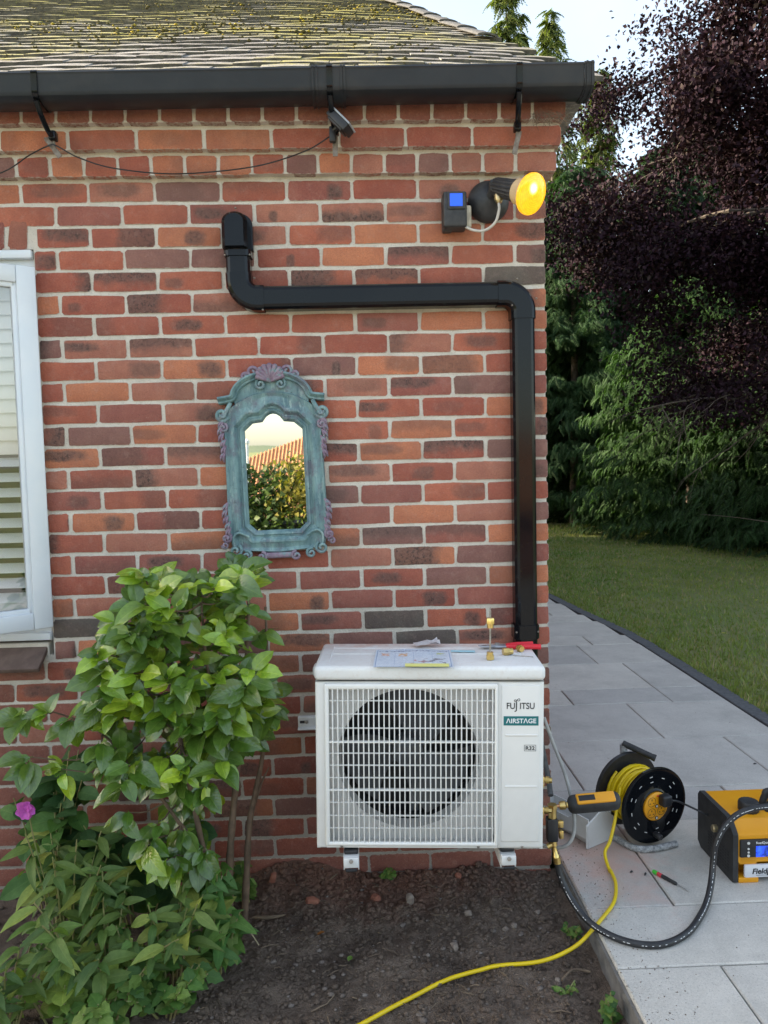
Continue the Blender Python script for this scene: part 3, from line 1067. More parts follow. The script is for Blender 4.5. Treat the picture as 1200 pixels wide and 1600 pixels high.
while hs < 3.3:
    a = roof_pt(roof_edge(hs), hs, 0.03); b_ = roof_pt(roof_edge(hs + .31), hs + .31, 0.022)
    hb = MB(); d = (b_ - a).normalized(); sx_ = d.cross(Vector((0, 0, 1))).normalized(); uz = sx_.cross(d)
    frs = [(a, sx_, uz), (b_, sx_ * 0.93, uz * 0.93)]
    prof = [(0.050 * math.cos(t), 0.012 * math.sin(t)) for t in [math.pi * q / 7 for q in range(8)]]
    prof += [(p_[0] * 0.82, p_[1] * 0.8 - 0.004) for p_ in reversed(prof)]
    hb.sweep(prof, frs)
    hb.build('hip_tile', M_HIP, roof, 40)
    hs += 0.285
# moss cushions along the tile edges
M_MOSS = mat('moss', (0.36, 0.30, 0.035), (0.46, 0.36, 0.06), 30, 1.0, 0.6, 300, world=True)
M_MOSSD = mat('dark_moss', (0.09, 0.085, 0.035), (0.16, 0.14, 0.06), 30, 1.0, 0.6, 300, world=True)
octv = np.array([[1, 0, 0], [-1, 0, 0], [0, 1, 0], [0, -1, 0], [0, 0, 1], [0, 0, -1]], float)
octt = np.array([[0, 2, 4], [2, 1, 4], [1, 3, 4], [3, 0, 4], [2, 0, 5], [1, 2, 5], [3, 1, 5], [0, 3, 5]])
for mm_, cnt, sd, bias in ((M_MOSS, 260, 5, 0.0), (M_MOSSD, 900, 6, 0.35)):
    g = np.random.default_rng(sd); Vs = []; Ts = []; o_ = 0; tries = 0
    while len(Vs) < cnt and tries < 60000:
        tries += 1
        r_ = int(26 * g.random() ** 0.8); s = r_ * GA
        x = -2.4 + (roof_edge(s) + 2.35) * g.random()
        patch = fbm(x, s * 1.2, 7.0, 1.1, 3) + 0.16 * (s - 1.0) + 0.35 * math.exp(-((x + 0.25) / 0.5) ** 2) - 0.1
        if g.random() > 0.06 + bias + 1.3 * patch: continue
        r = (0.0025 + 0.006 * g.random() ** 2) * (1.0 if bias == 0 else 1.15)
        p = roof_pt(x, s + (0.0 if g.random() < 0.7 else 0.08 * g.random()), 0.021)
        Vs.append(octv * r * np.array([1.3, 1.0, 0.75]) * (0.7 + 0.6 * g.random((6, 1))) + np.array(p[:])); Ts.append(octt + o_); o_ += 6
    tag(put('moss', np_mesh('moss', np.concatenate(Vs), np.concatenate(Ts), mm_, smooth=True), AUTH[roof.name], roof), kind='stuff')
    bpy.data.objects[-1] if False else None
# the moss meshes were written in world coordinates: move them back
for o in roof.children:
    if o.name.startswith('moss'):
        o.location = -AUTH[roof.name]
        AUTH[o.name] = Vector((0, 0, 0))

# ---- gutter
def gz(x): return 0.0095 * (x - 0.325)
gprof = [(-0.200, 2.712), (-0.2035, 2.706), (-0.2005, 2.698), (-0.2005, 2.652), (-0.196, 2.640), (-0.184, 2.632), (-0.165, 2.627), (-0.140, 2.625), (-0.115, 2.627), (-0.098, 2.635), (-0.092, 2.65), (-0.092, 2.712),
         (-0.0945, 2.712), (-0.0945, 2.652), (-0.100, 2.638), (-0.116, 2.631), (-0.140, 2.629), (-0.164, 2.631), (-0.182, 2.636), (-0.193, 2.643), (-0.1975, 2.653), (-0.1975, 2.712)]
def gut_sweep(b, x0, x1, grow=0.0, trim=None):
    pr = gprof
    cy = -0.145; cz = 2.655
    def G(p):
        y, z = p
        if grow:
            dy, dz = y - cy, z - cz; L_ = math.hypot(dy, dz)
            y += dy / L_ * grow; z += dz / L_ * grow if z < 2.7 else grow * 0.3
        return (y, z)
    X, Y = Vector((0, 1, 0)), Vector((0, 0, 1))
    b.sweep([G(p) for p in pr], [(Vector((x0, 0, gz(x0))), X, Y), (Vector((x1, 0, gz(x1))), X, Y)])
b = MB(); gut_sweep(b, -9.3, 0.300)
gutter = b.build('gutter', M_GUT, house, 30)
b = MB(); gut_sweep(b, 0.300, 0.332, 0.004)
poly = [(p[0] - 0.0, p[1] + gz(.33)) for p in gprof[:12]]
b.prism(poly, 0.327, 0.3325, Matrix(((0, 0, 1, 0), (1, 0, 0, 0), (0, 1, 0, 0), (0, 0, 0, 1))))
b2 = b; gut_sweep(b2, 0.306, 0.312, 0.0075); gut_sweep(b2, 0.322, 0.330, 0.0075)
b2.build('stop_end', M_GUT, gutter, 30)
b = MB(); gut_sweep(b, -0.570, -0.462, 0.0035)
for xx in (-0.568, -0.556, -0.522, -0.512, -0.478, -0.468): gut_sweep(b, xx, xx + 0.006, 0.008)
b.build('union', M_GUT, gutter, 30)
for bx_ in (-1.432, 0.092, -0.512):
    bb = MB(); gut_sweep(bb, bx_ - 0.009, bx_ + 0.009, 0.0055 if bx_ != -0.512 else 0.009)
    arm = smooth_path([(bx_, -0.196, 2.625 + gz(bx_)), (bx_ + .003, -0.165, 2.590 + gz(bx_)), (bx_ + .008, -0.13, 2.560 + gz(bx_)), (bx_ + .012, -0.10, 2.548 + gz(bx_))], 4)
    bb.tube(arm, 0.009, 8, flat=0.55)
    bb.rbox((bx_ + 0.012, -0.098, 2.556 + gz(bx_)), (0.024, 0.03, 0.03), 0.005)
    bb.build('bracket', M_BLACK, gutter, 35)
    sb_ = MB()
    sb_.cyl((bx_ + .012, -0.096, 2.545), (bx_ + .012, -0.092, 2.485), 0.0048, 8)
    if bx_ < -1: tl = Euler((0, R(-35), 0)).to_matrix().to_4x4()
    elif bx_ > 0: tl = Euler((0, R(14), 0)).to_matrix().to_4x4()
    else: tl = Euler((0, 0, 0)).to_matrix().to_4x4()
    sb_.rbox((bx_ + .010, -0.098, 2.503), (0.017, 0.004, 0.074), 0.001, 1, rot=tl)
    sb_.rbox((bx_ + .010 + (0.02 if bx_ < -1 else 0.009 if bx_ > 0 else 0) * (-1 if bx_ < -1 else 1), -0.085, 2.539 if bx_ > -1 else 2.534), (0.017, 0.03, 0.004), 0.001, 1)
    sb_.build('bracket_stem', M_RUST, gutter, 35)
# old nest straw caught behind the gutter end
g = np.random.default_rng(8); nb = MB()
for i in range(70):
    p = Vector((0.15 + 0.12 * g.random(), -0.105 - 0.03 * g.random(), 2.60 - 0.02 * g.random()))
    q = p + Vector((0.09 * (g.random() - .4), -0.03 * g.random(), -0.05 * g.random() - 0.005))
    mid = (p + q) / 2 + Vector((0.02 * (g.random() - .5), -0.01, -0.02 * g.random()))
    nb.tube([p, mid, q], 0.0007, 3)
tag(nb.build('straw', M_STRAW, gutter, 0), kind='stuff')

# ---- window: fixed frame, open casement hinged at the right, blinds behind
win = MB()
def wbx(x0, x1, y0, y1, z0, z1, r=0.004): win.rbox(((x0 + x1) / 2, (y0 + y1) / 2, (z0 + z1) / 2), (x1 - x0, y1 - y0, z1 - z0), r, 2)
wbx(-2.69, WINR - 0.004, 0.020, 0.09, 2.130, 2.200)
wbx(-2.69, WINR - 0.004, -0.006, 0.03, 2.176, 2.204)
wbx(-2.69, WINR - 0.006, 0.012, 0.09, 0.850, 0.912)
wbx(-2.69, WINR - 0.003, -0.012, 0.03, 0.856, 0.882)
wbx(WINR - 0.045, WINR - 0.004, 0.022, 0.088, 0.905, 2.135)
wbx(-2.69, -2.64, 0.022, 0.088, 0.905, 2.135)
window = win.build('window', M_UPVC, house, 35)
CA = R(-33.0)
hinge = Vector((WINR - 0.006, 0.004, 0.0))
CM = Matrix.Translation(hinge) @ rotz(-CA)
def cb(b, x0, x1, y0, y1, z0, z1, r=0.004): b.rbox(((x0 + x1) / 2, (y0 + y1) / 2, (z0 + z1) / 2), (x1 - x0, y1 - y0, z1 - z0), r, 2, M=CM)
cs = MB()
z0c, z1c, wc = 0.906, 2.138, 0.56
cb(cs, -0.062, 0.0, -0.05, 0.0, z0c, z1c, .006); cb(cs, -wc, -wc + .062, -0.05, 0.0, z0c, z1c, .006)
cb(cs, -wc + .0615, -0.0615, -0.05, 0.0, z0c, z0c + .058, .006); cb(cs, -wc + .0615, -0.0615, -0.05, 0.0, z1c - .058, z1c, .006)
cb(cs, -0.078, -0.058, -0.040, -0.01, z0c + .05, z1c - .05, .006); cb(cs, -wc + .058, -wc + .078, -0.040, -0.01, z0c + .05, z1c - .05, .006)
cb(cs, -wc + .06, -0.06, -0.040, -0.01, z0c + .05, z0c + .074, .006); cb(cs, -wc + .06, -0.06, -0.040, -0.01, z1c - .074, z1c - .05, .006)
cas = cs.build('casement', M_UPVC, window, 35)
k = NT('window_glass'); tr_ = k.n('BsdfTransparent'); tr_.inputs[0].default_value = (0.96, 0.97, 0.97, 1); gl_ = k.n('BsdfGlossy'); gl_.inputs['Roughness'].default_value = 0.01
fr_n = k.n('Fresnel'); fr_n.inputs[0].default_value = 1.5; ms_ = k.n('MixShader'); k.l(k.math('ADD', fr_n.outputs[0], 0.05), ms_.inputs[0]); k.l(tr_.outputs[0], ms_.inputs[1]); k.l(gl_.outputs[0], ms_.inputs[2]); k.l(ms_.outputs[0], k.out.inputs['Surface'])
M_GLASS = k.m
gl = MB(); cb(gl, -wc + .07, -0.07, -0.028, -0.024, z0c + .065, z1c - .065, .0005)
gl.build('pane', M_GLASS, window, 0)
hg = MB(); hg.rbox((WINR - 0.003, -0.004, 1.03), (0.012, 0.014, 0.11), .003); hg.rbox((WINR - 0.003, -0.004, 2.03), (0.012, 0.014, 0.11), .003)
hg.build('hinge', M_UPVC, window, 35)
M_SLAT = mat('blind_slat', (0.74, 0.78, 0.80), (0.78, 0.81, 0.82), 5, 0.5)
sm = MB(); sm.rbox((0, 0, 0), (0.96, 0.052, 0.0035), 0.0015, 1, rot=Euler((R(38), 0, 0)).to_matrix().to_4x4())
slat_me = sm.mesh('slat', M_SLAT, 35)
sm = MB(); sm.rbox((0, 0, 0), (0.96, 0.058, 0.0035), 0.0015, 1, rot=Euler((R(76), 0, 0)).to_matrix().to_4x4())
slat_shut = sm.mesh('slat', mat('blind_slat_cream', (0.80, 0.77, 0.70), (0.82, 0.79, 0.73), 5, 0.5), 35)
zz = 0.985
while zz < 2.10:
    put('slat', slat_me if zz < 1.53 else slat_shut, (-2.13, 0.135, zz), window)
    zz += 0.0555 if zz < 1.53 else 0.05
sh = MB(); sh.rbox((-2.13, 0.135, 0.935), (0.96, 0.02, 0.075), .004); sh.build('bottom_rail', M_SLAT, window, 35)
sh = MB(); sh.rbox((-1.66, 0.16, 1.5), (0.014, 0.012, 1.2), .002); sh.build('tilt_rod', M_SLAT, window, 35)
rm_ = MB(); rm_.box((-2.2, 1.6, 1.5), (2.2, 0.02, 2.0)); rm_.box((-1.2, 0.95, 1.5), (0.02, 1.3, 2.0)); rm_.box((-3.2, 0.95, 1.5), (0.02, 1.3, 2.0)); rm_.box((-2.2, .95, .5), (2.0, 1.3, .02)); rm_.box((-2.2, .95, 2.5), (2.0, 1.3, .02))
rm_.build('room', mat('dark_room', (0.10, 0.10, 0.10)), window, 0)
# sloping sill of brown tiles
M_SILL = mat('sill_tile', (0.115, 0.075, 0.062), (0.165, 0.11, 0.09), 24, 0.85, 0.4, 120, dirt=0.3)
for i in range(5):
    x1 = WINR - 0.020 - i * 0.232; x0 = x1 - 0.226
    t = MB(); t.rbox(((x0 + x1) / 2, -0.02, 0.806), (x1 - x0, 0.145, 0.020), .004, 2, rot=Euler((R(33), 0, 0)).to_matrix().to_4x4())
    t.build('sill_tile', M_SILL, window, 35)
t = MB(); t.rbox((-2.12, 0.05, 0.81), (1.12, 0.1, 0.07), .003, 1); t.build('sill_mortar', M_MORTAR, window, 0)

# =================================================================== THINGS ON THE WALL
# ---- black duct for the pipes
duct = thing('pipe_duct', 'glossy black plastic pipe duct bent twice across the brick wall', 'duct', (0.127, 0.0, 0.6))
DW, DD = 0.039, 0.062
def duct_prof(g=0.0):
    w, d, c = DW + g, DD + g, 0.016
    return [(-w, 0.0), (-w, d - c), (-w + c * 0.45, d - c * 0.3), (-w + c, d), (w - c, d), (w - c * 0.45, d - c * 0.3), (w, d - c), (w, 0.0)]
YD = Vector((0, -1, 0))
WO = -0.002
def dfr(p, t):
    t = Vector((t[0], 0, t[1])).normalized()
    return (Vector((p[0], WO, p[1])), Vector((-t.z, 0, t.x)), YD)
def straight(a, b, name, g=0.0):
    m = MB(); t = (b[0] - a[0], b[1] - a[1])
    m.sweep(duct_prof(g), [dfr(a, t), dfr(b, t)])
    return m.build(name, M_BLACK, duct, 25)
HX0, HZ0 = -0.7585, 2.020; HX1, HZ1 = 0.0865, 2.0225
straight((HX0 - .01, HZ0), (HX1 + .01, HZ1), 'straight_run')
VXT, VXB = 0.128, 0.127
straight((VXT, 1.955), (VXB, 0.30), 'straight_run')
def elbow(c, r, a0, a1, g, ext, name='elbow'):
    """bend round centre c; a0,a1 angles; straight ends of length ext"""
    m = MB(); fr = []
    n = 10
    for i in range(n + 1):
        a = a0 + (a1 - a0) * i / n
        p = (c[0] + r * math.cos(a), c[1] + r * math.sin(a))
        s = 1 if a1 > a0 else -1
        t = (-math.sin(a) * s, math.cos(a) * s)
        if i == 0: fr.append(dfr((p[0] - t[0] * ext, p[1] - t[1] * ext), t))
        fr.append(dfr(p, t))
        if i == n: fr.append(dfr((p[0] + t[0] * ext, p[1] + t[1] * ext), t))
    m.sweep(duct_prof(g), fr)
    return m.build(name, M_BLACK, duct, 25)
rr_ = 0.062
elbow((VXT - rr_, HZ1 - rr_), rr_, R(90), R(0), 0.0035, 0.026)
LX = -0.8415
elbow((LX + rr_, HZ0 + rr_), rr_, R(180), R(270), 0.0035, 0.022)
straight((LX, 2.075), (LX, 2.178), 'straight_run', 0.0015)
straight((LX, 2.158), (LX, 2.180), 'collar', 0.006)
# rounded wall cap
wc_ = MB()
def capsule(w, z0, z1, n=12):
    p = [(-w, z0), (w, z0)]
    zc = z1 - w
    for i in range(n + 1):
        a = math.pi * i / n
        p.append((w * math.cos(a), zc + w * math.sin(a) * 0.8))
    return p
MX = Matrix(((1, 0, 0, LX), (0, 0, -1, 0), (0, 1, 0, 0), (0, 0, 0, 1)))
wc_.prism(capsule(0.050, 2.185, 2.318), -0.002, 0.030, MX)
wc_.build('wall_plate', M_BLACK, duct, 30)
wc_ = MB()
prof = capsule(0.0425, 2.180, 2.308); ins = capsule(0.031, 2.184, 2.296)
n_ = len(prof)
P0 = [Vector((x + LX - 0.004, -0.028, z)) for x, z in prof]; P1 = [Vector((x + LX - 0.004, -0.078, z)) for x, z in prof]
P2 = [Vector((x + LX - 0.004, -0.092, z)) for x, z in ins]
wc_.add(P0 + P1 + P2, [(i, (i + 1) % n_, n_ + (i + 1) % n_, n_ + i) for i in range(n_)] + [(n_ + i, n_ + (i + 1) % n_, 2 * n_ + (i + 1) % n_, 2 * n_ + i) for i in range(n_)] + [tuple(range(2 * n_, 3 * n_))])
wc_.build('wall_cap', M_BLACK, duct, 30)
straight((0.127, 0.820), (0.127, 0.868), 'coupler', 0.0055)
scr = MB()
for (x, z, y) in ((0.089, 0.846, -0.030), (0.165, 0.846, -0.030), (LX, 2.314, -.03), (LX - .041, 2.16, -.03), (LX + .042, 2.16, -.03), (LX + .08, 1.977, -.045), (LX + .055, 2.083, -.045), (.105, 2.066, -.045), (VXT + .043, 2.0, -.045), (0.086, 1.977, -.05)):
    s = MB(); s.lathe([(0.0, 0.003), (0.002, 0.0028), (0.0034, 0.0), (0.0034, -0.004)], Matrix.Translation((x, y - 0.036 if abs(y) < .04 else y - 0.02, z)) @ frame_to((0, -1, 0)), 10)
    s.build('screw', M_STEEL, duct, 40)

# ---- security light: sensor, dome base, ribbed lamp holder, amber lens
lt = thing('security_light', 'lit amber spotlight with ribbed holder, black sensor box and blue sensor lens', 'light', (0.02, 0.0, 2.34))
M_LBLK = mat('weathered_black_plastic', (0.020, 0.021, 0.024), (0.05, 0.05, 0.052), 30, 0.5, 0.15, 150)
b = MB(); b.lathe([(0.071, 0.0), (0.071, 0.010), (0.066, 0.022), (0.050, 0.036), (0.030, 0.046), (0.0, 0.050)], Matrix.Translation((0.020, -0.001, 2.342)) @ frame_to((0, -1, 0)), 36)
b.build('dome_base', M_LBLK, lt, 40)
b = MB(); b.rbox((-0.104, -0.040, 2.299), (0.080, 0.072, 0.118), 0.008, 3)
b.rbox((-0.126, -0.022, 2.299), (0.034, 0.040, 0.124), 0.005, 2)
b.rbox((-0.100, -0.0775, 2.3255), (0.062, 0.008, 0.058), 0.003, 2)
sens = b.build('sensor_box', M_LBLK, lt, 35)
b = MB(); b.rbox((-0.101, -0.0822, 2.3265), (0.043, 0.003, 0.042), 0.001, 1)
k = NT('blue_sensor_lens'); k.color((0.01, 0.09, 0.62)); k.rough(0.3); k.b.inputs['Emission Color'].default_value = (0.02, 0.13, 0.95, 1); k.b.inputs['Emission Strength'].default_value = 0.14
b.build('sensor_lens', k.m, sens, 0)
b = MB(); b.rbox((-0.058, -0.050, 2.278), (0.022, 0.026, 0.075), 0.006, 2)
b.build('terminal_cover', mat('aged_cream_plastic', (0.52, 0.47, 0.37), (0.40, 0.35, 0.27), 40, 0.55, dirt=0.4), lt, 35)
# arm and lamp
LA = Vector((0.040, -0.072, 2.370)); LD = Vector((0.58, -0.71, -0.40)).normalized()
b = MB(); b.cyl((0.022, -0.045, 2.350), (0.030, -0.075, 2.366), 0.016, 14); b.rbox((0.028, -0.070, 2.372), (0.03, 0.036, 0.04), 0.006, 2)
b.build('swivel_arm', M_LBLK, lt, 35)
HM = Matrix.Translation(LA) @ frame_to(LD)
b = MB(); b.lathe([(0.018, -0.022), (0.027, -0.014), (0.031, 0.0), (0.034, 0.06), (0.037, 0.096)], HM, 40, rib=0.10)
b.build('lamp_holder', M_LBLK, lt, 60)
b = MB(); b.lathe([(0.038, 0.094), (0.041, 0.098), (0.041, 0.108), (0.045, 0.120), (0.059, 0.146), (0.063, 0.152)], HM, 40)
k = NT('lamp_glass_body'); k.color((0.42, 0.36, 0.27)); k.rough(0.25); k.b.inputs['Emission Color'].default_value = (1.0, 0.55, 0.08, 1); k.b.inputs['Emission Strength'].default_value = 0.05
b.build('reflector', k.m, lt, 40)
b = MB(); b.lathe([(0.0645, 0.149), (0.0655, 0.154), (0.064, 0.159), (0.053, 0.165), (0.032, 0.1705), (0.012, 0.1725), (0.0, 0.173)], HM, 48)
k = NT('amber_lens')
tc_ = k.n('TexCoord').outputs['Object']
at_ = k.n('VectorMath', operation='DISTANCE'); k.l(tc_, at_.inputs[0])
hot = HM @ Vector((0.0, 0.0, 0.15)) 
e1_ = Vector((0, 0, 1)).cross(LD).normalized(); e1_ = e1_ if e1_.x > 0 else -e1_; e2_ = e1_.cross(LD).normalized(); e2_ = e2_ if e2_.z > 0 else -e2_
at_.inputs[1].default_value = tuple(-0.014 * e1_ + 0.016 * e2_ + 0.006 * LD)
hotf = k.mr(at_.outputs['Value'], 0.0, 0.034)
rings = k.noise(120, 3, vec=tc_)
ramp = k.n('ValToRGB'); ramp.color_ramp.elements[0].color = (1.0, 0.80, 0.34, 1); ramp.color_ramp.elements[1].color = (1.0, 0.42, 0.015, 1); ramp.color_ramp.elements[1].position = 0.75
k.l(hotf, ramp.inputs[0])
k.color((0.5, 0.25, 0.02)); k.rough(0.15)
k.l(ramp.outputs[0], k.b.inputs['Emission Color'])
st = k.math('ADD', k.mr(hotf, 0.0, 0.7, 6.0, 0.34), k.mr(rings, 0.3, 0.7, -0.06, 0.10))
ln_ = k.n('VectorMath', operation='LENGTH'); k.l(tc_, ln_.inputs[0])
st = k.math('MULTIPLY', st, k.mr(k.math('SINE', k.math('MULTIPLY', ln_.outputs['Value'], 1150.0)), -1.0, 1.0, 0.78, 1.05))
k.l(st, k.b.inputs['Emission Strength'])
b.build('lens', k.m, lt, 60)
b = MB(); b.lathe([(0.014, 0), (0.014, 0.02), (0.008, 0.03)], Matrix.Translation((0.040, -0.082, 2.340)) @ frame_to((0.1, -0.3, -1)), 14)
b.build('cable_gland', mat('brass_dull', (0.55, 0.43, 0.22), (0.42, 0.34, 0.2), 60, 0.35, metal=0.8), lt, 40)
b = MB(); b.tube(smooth_path([(0.041, -0.088, 2.316), (0.040, -0.096, 2.285), (0.026, -0.098, 2.245), (-0.008, -0.090, 2.222), (-0.045, -0.075, 2.228), (-0.072, -0.060, 2.246)], 7), 0.0046, 10)
b.build('cable', mat('white_cable', (0.62, 0.60, 0.56), (0.52, 0.48, 0.42), 40, 0.5), lt, 60)

# ---- small black panel below the gutter, and the thin wire that feeds it
sp = thing('solar_panel', 'small black panel box tilted on a clip under the gutter', 'panel', (-0.49, -0.10, 2.55))
PM = Matrix.Translation((-0.483, -0.145, 2.553)) @ Euler((R(-8), R(47), R(-24))).to_matrix().to_4x4()
b = MB(); b.rbox((0, 0, 0), (0.088, 0.060, 0.026), 0.004, 2, M=PM)
b.rbox((0, 0, -0.012), (0.070, 0.050, 0.014), 0.004, 2, M=PM)
b.build('housing', M_BLACKM, sp, 35)
b = MB(); b.rbox((0, 0, 0.0155), (0.090, 0.062, 0.0055), 0.001, 1, M=PM)
b.build('face_plate', mat('grey_panel_edge', (0.30, 0.33, 0.36), (0.38, 0.41, 0.44), 30, 0.35), sp, 35)
b = MB(); b.rbox((-0.509, -0.112, 2.530), (0.022, 0.02, 0.05), 0.004, 2); b.tube([(-0.509, -0.11, 2.54), (-0.497, -0.125, 2.545), (-0.488, -0.135, 2.548)], 0.008, 8)
b.build('mount', M_BLACKM, sp, 35)
wire = MB()
wire.tube(smooth_path([(-0.52, -0.115, 2.522), (-0.60, -0.092, 2.487), (-0.75, -0.060, 2.455), (-0.92, -0.045, 2.440), (-1.08, -0.042, 2.437), (-1.25, -0.05, 2.455), (-1.35, -0.075, 2.480), (-1.408, -0.104, 2.506), (-1.43, -0.106, 2.508), (-1.50, -0.09, 2.485), (-1.62, -0.072, 2.43), (-1.85, -0.055, 2.40)], 8), 0.0022, 6)
tag(wire.build('wire', M_BLACKM, None, 60), 'thin black wire sagging along the brick corbel below the gutter', 'wire')

# ---- carved mirror
mir = thing('wall_mirror', 'carved teal and purple wooden mirror with arched crest on the brick wall', 'mirror', (-0.741, -0.004, 1.4275), rot=Euler((R(0.3), R(-1.1), 0)))
def m_verdigris():
    k = NT('verdigris_paint')
    v = k.obj()
    st = k.n('Mapping'); k.l(v, st.inputs['Vector']); st.inputs['Scale'].default_value = (1.0, 1.0, 0.25)
    n1 = k.noise(26, 6, 0.65, vec=st.outputs[0]); n2 = k.noise(13, 5, 0.7, vec=v)
    c = k.mix(k.mr(n1, 0.35, 0.62), (0.085, 0.165, 0.190), (0.215, 0.345, 0.345))
    c = k.mix(k.mr(n2, 0.50, 0.64, 0.0, 0.65), c, (0.145, 0.115, 0.165))
    c = k.mix(k.mr(k.noise(60, 5, 0.7, vec=st.outputs[0]), 0.56, 0.68, 0.0, 0.7), c, (0.36, 0.47, 0.44))
    c = k.mix(k.mr(k.noise(95, 4, 0.7, vec=v), 0.60, 0.72, 0.0, 0.8), c, (0.03, 0.045, 0.06))
    k.color(c); k.rough(0.62)
    k.bump(k.noise(110, 5, 0.7, vec=st.outputs[0]), 0.5, 0.003)
    return k.m
def m_purplewash():
    k = NT('purple_wash_paint')
    v = k.obj()
    c = k.mix(k.mr(k.noise(45, 6, 0.65, vec=v), 0.35, 0.65), (0.20, 0.125, 0.185), (0.31, 0.245, 0.30))
    c = k.mix(k.mr(k.noise(70, 4, vec=v), 0.52, 0.64, 0.0, 0.8), c, (0.16, 0.29, 0.30))
    k.color(c); k.rough(0.65)
    k.bump(k.noise(140, 5, 0.7, vec=v), 0.4, 0.002)
    return k.m
M_VERD = m_verdigris(); M_PURW = m_purplewash()
def resample(pts, n):
    P = [Vector((p[0], p[1])) for p in pts]; P.append(P[0])
    L = [0]
    for i in range(1, len(P)): L.append(L[-1] + (P[i] - P[i - 1]).length)
    out = []; j = 0
    for q in range(n):
        d = L[-1] * q / n
        while L[j + 1] < d: j += 1
        t = (d - L[j]) / max(1e-9, L[j + 1] - L[j])
        out.append(P[j].lerp(P[j + 1], t))
    return out
def half_to_full(h):      # right half listed from top centre to bottom centre, clockwise
    return h + [(-x, z) for x, z in reversed(h) if abs(x) > 1e-6]
gh = [(0.0, 0.207), (0.012, 0.2045), (0.024, 0.197), (0.033, 0.186), (0.038, 0.179), (0.074, 0.175), (0.104, 0.148), (0.1045, -0.180), (0.077, -0.206), (0.0, -0.206)]
glass = half_to_full(gh)
def offset_shape(h, k):
    """moulding lines round the glass: pushed outwards by k, arch kept"""
    out = []
    for x, z in h:
        if z > 0.178: out.append((x * (1 + k * 6.0) if x else 0.0, z + k))
        elif z > 0.16: out.append((x + k * 0.55, z + k))
        elif z > 0.1: out.append((x + k, z + k * 0.45))
        elif z > -0.19: out.append((x + k, z - k * 0.42))
        elif abs(x) > 0.01: out.append((x + k * 0.42, z - k))
        else: out.append((0.0, z - k))
    return out
steps = [(-0.004, -0.010), (0.0, -0.017), (0.005, -0.024), (0.010, -0.026), (0.0135, -0.021), (0.019, -0.020), (0.024, -0.030), (0.030, -0.036), (0.036, -0.036), (0.042, -0.031)]
b = MB(); cols = []
for k_, y in steps:
    cols.append([(p[0], y, p[1]) for p in half_to_full(offset_shape(gh, k_))])
# outer body of the frame
outer_h = [(0.0, 0.277), (0.030, 0.276), (0.062, 0.270), (0.092, 0.258), (0.120, 0.243), (0.150, 0.222), (0.168, 0.165), (0.172, -0.205), (0.158, -0.268), (0.0, -0.280)]
mid_h = [((a[0] + q[0]) / 2, (a[1] + q[1]) / 2) for a, q in zip(outer_h, offset_shape(gh, 0.042))]
cols.append([(p[0], -0.027, p[1]) for p in half_to_full(mid_h)])
cols.append([(p[0], -0.034, p[1]) for p in half_to_full([(x * .985, z * .99) for x, z in outer_h])])
cols.append([(p[0], -0.028, p[1]) for p in half_to_full(outer_h)])
cols.append([(p[0], 0.0, p[1]) for p in half_to_full([(x * 1.005, z * 1.003) for x, z in outer_h])])
np_ = len(cols[0])
vs = [p for c in cols for p in c]; fs = []
for j in range(len(cols) - 1):
    for i in range(np_):
        q = (i + 1) % np_
        fs.append((j * np_ + i, j * np_ + q, (j + 1) * np_ + q, (j + 1) * np_ + i))
b.add(vs, fs)
b.build('frame', M_VERD, mir, 28)
b = MB(); b.prism([(p[0], p[1]) for p in half_to_full([(x * 1.03, z * 1.015) for x, z in gh])], 0.003, 0.007, Matrix(((1, 0, 0, 0), (0, 0, -1, 0), (0, 1, 0, 0), (0, 0, 0, 1))))
k = NT('mirror_silver'); k.color((0.86, 0.88, 0.87)); k.rough(0.012); k.b.inputs['Metallic'].default_value = 1.0
b.build('glass', k.m, mir, 0)
# arched pediment moulding, with level ears
arc = [(-0.182, 0.252), (-0.150, 0.256), (-0.132, 0.262)]
for i in range(1, 12):
    a = math.pi * (1 - i / 12)
    arc.append((0.128 * math.cos(a), 0.262 + 0.074 * math.sin(a)))
arc += [(0.132, 0.262), (0.150, 0.256), (0.182, 0.252)]
pp = smooth_path([(x, 0, z) for x, z in arc], 3)
prof = [(-0.013, 0.0), (-0.013, 0.030), (-0.009, 0.038), (-0.003, 0.036), (0.000, 0.044), (0.006, 0.050), (0.012, 0.046), (0.014, 0.036), (0.014, 0.0)]
fr = []
for i, p in enumerate(pp):
    t = (pp[min(i + 1, len(pp) - 1)] - pp[max(i - 1, 0)]).normalized()
    fr.append((p, Vector((-t.z, 0, t.x)), Vector((0, -1, 0))))
b = MB(); b.sweep(prof, fr); b.build('pediment', M_VERD, mir, 40)
b = MB(); rec = [(x * 0.98, z) for x, z in arc[2:-2]] 
b.prism([(-0.125, 0.222)] + rec + [(0.125, 0.222)], 0.0, 0.024, Matrix(((1, 0, 0, 0), (0, 0, -1, 0), (0, 1, 0, 0), (0, 0, 0, 1))))
b.build('pediment_panel', M_VERD, mir, 40)
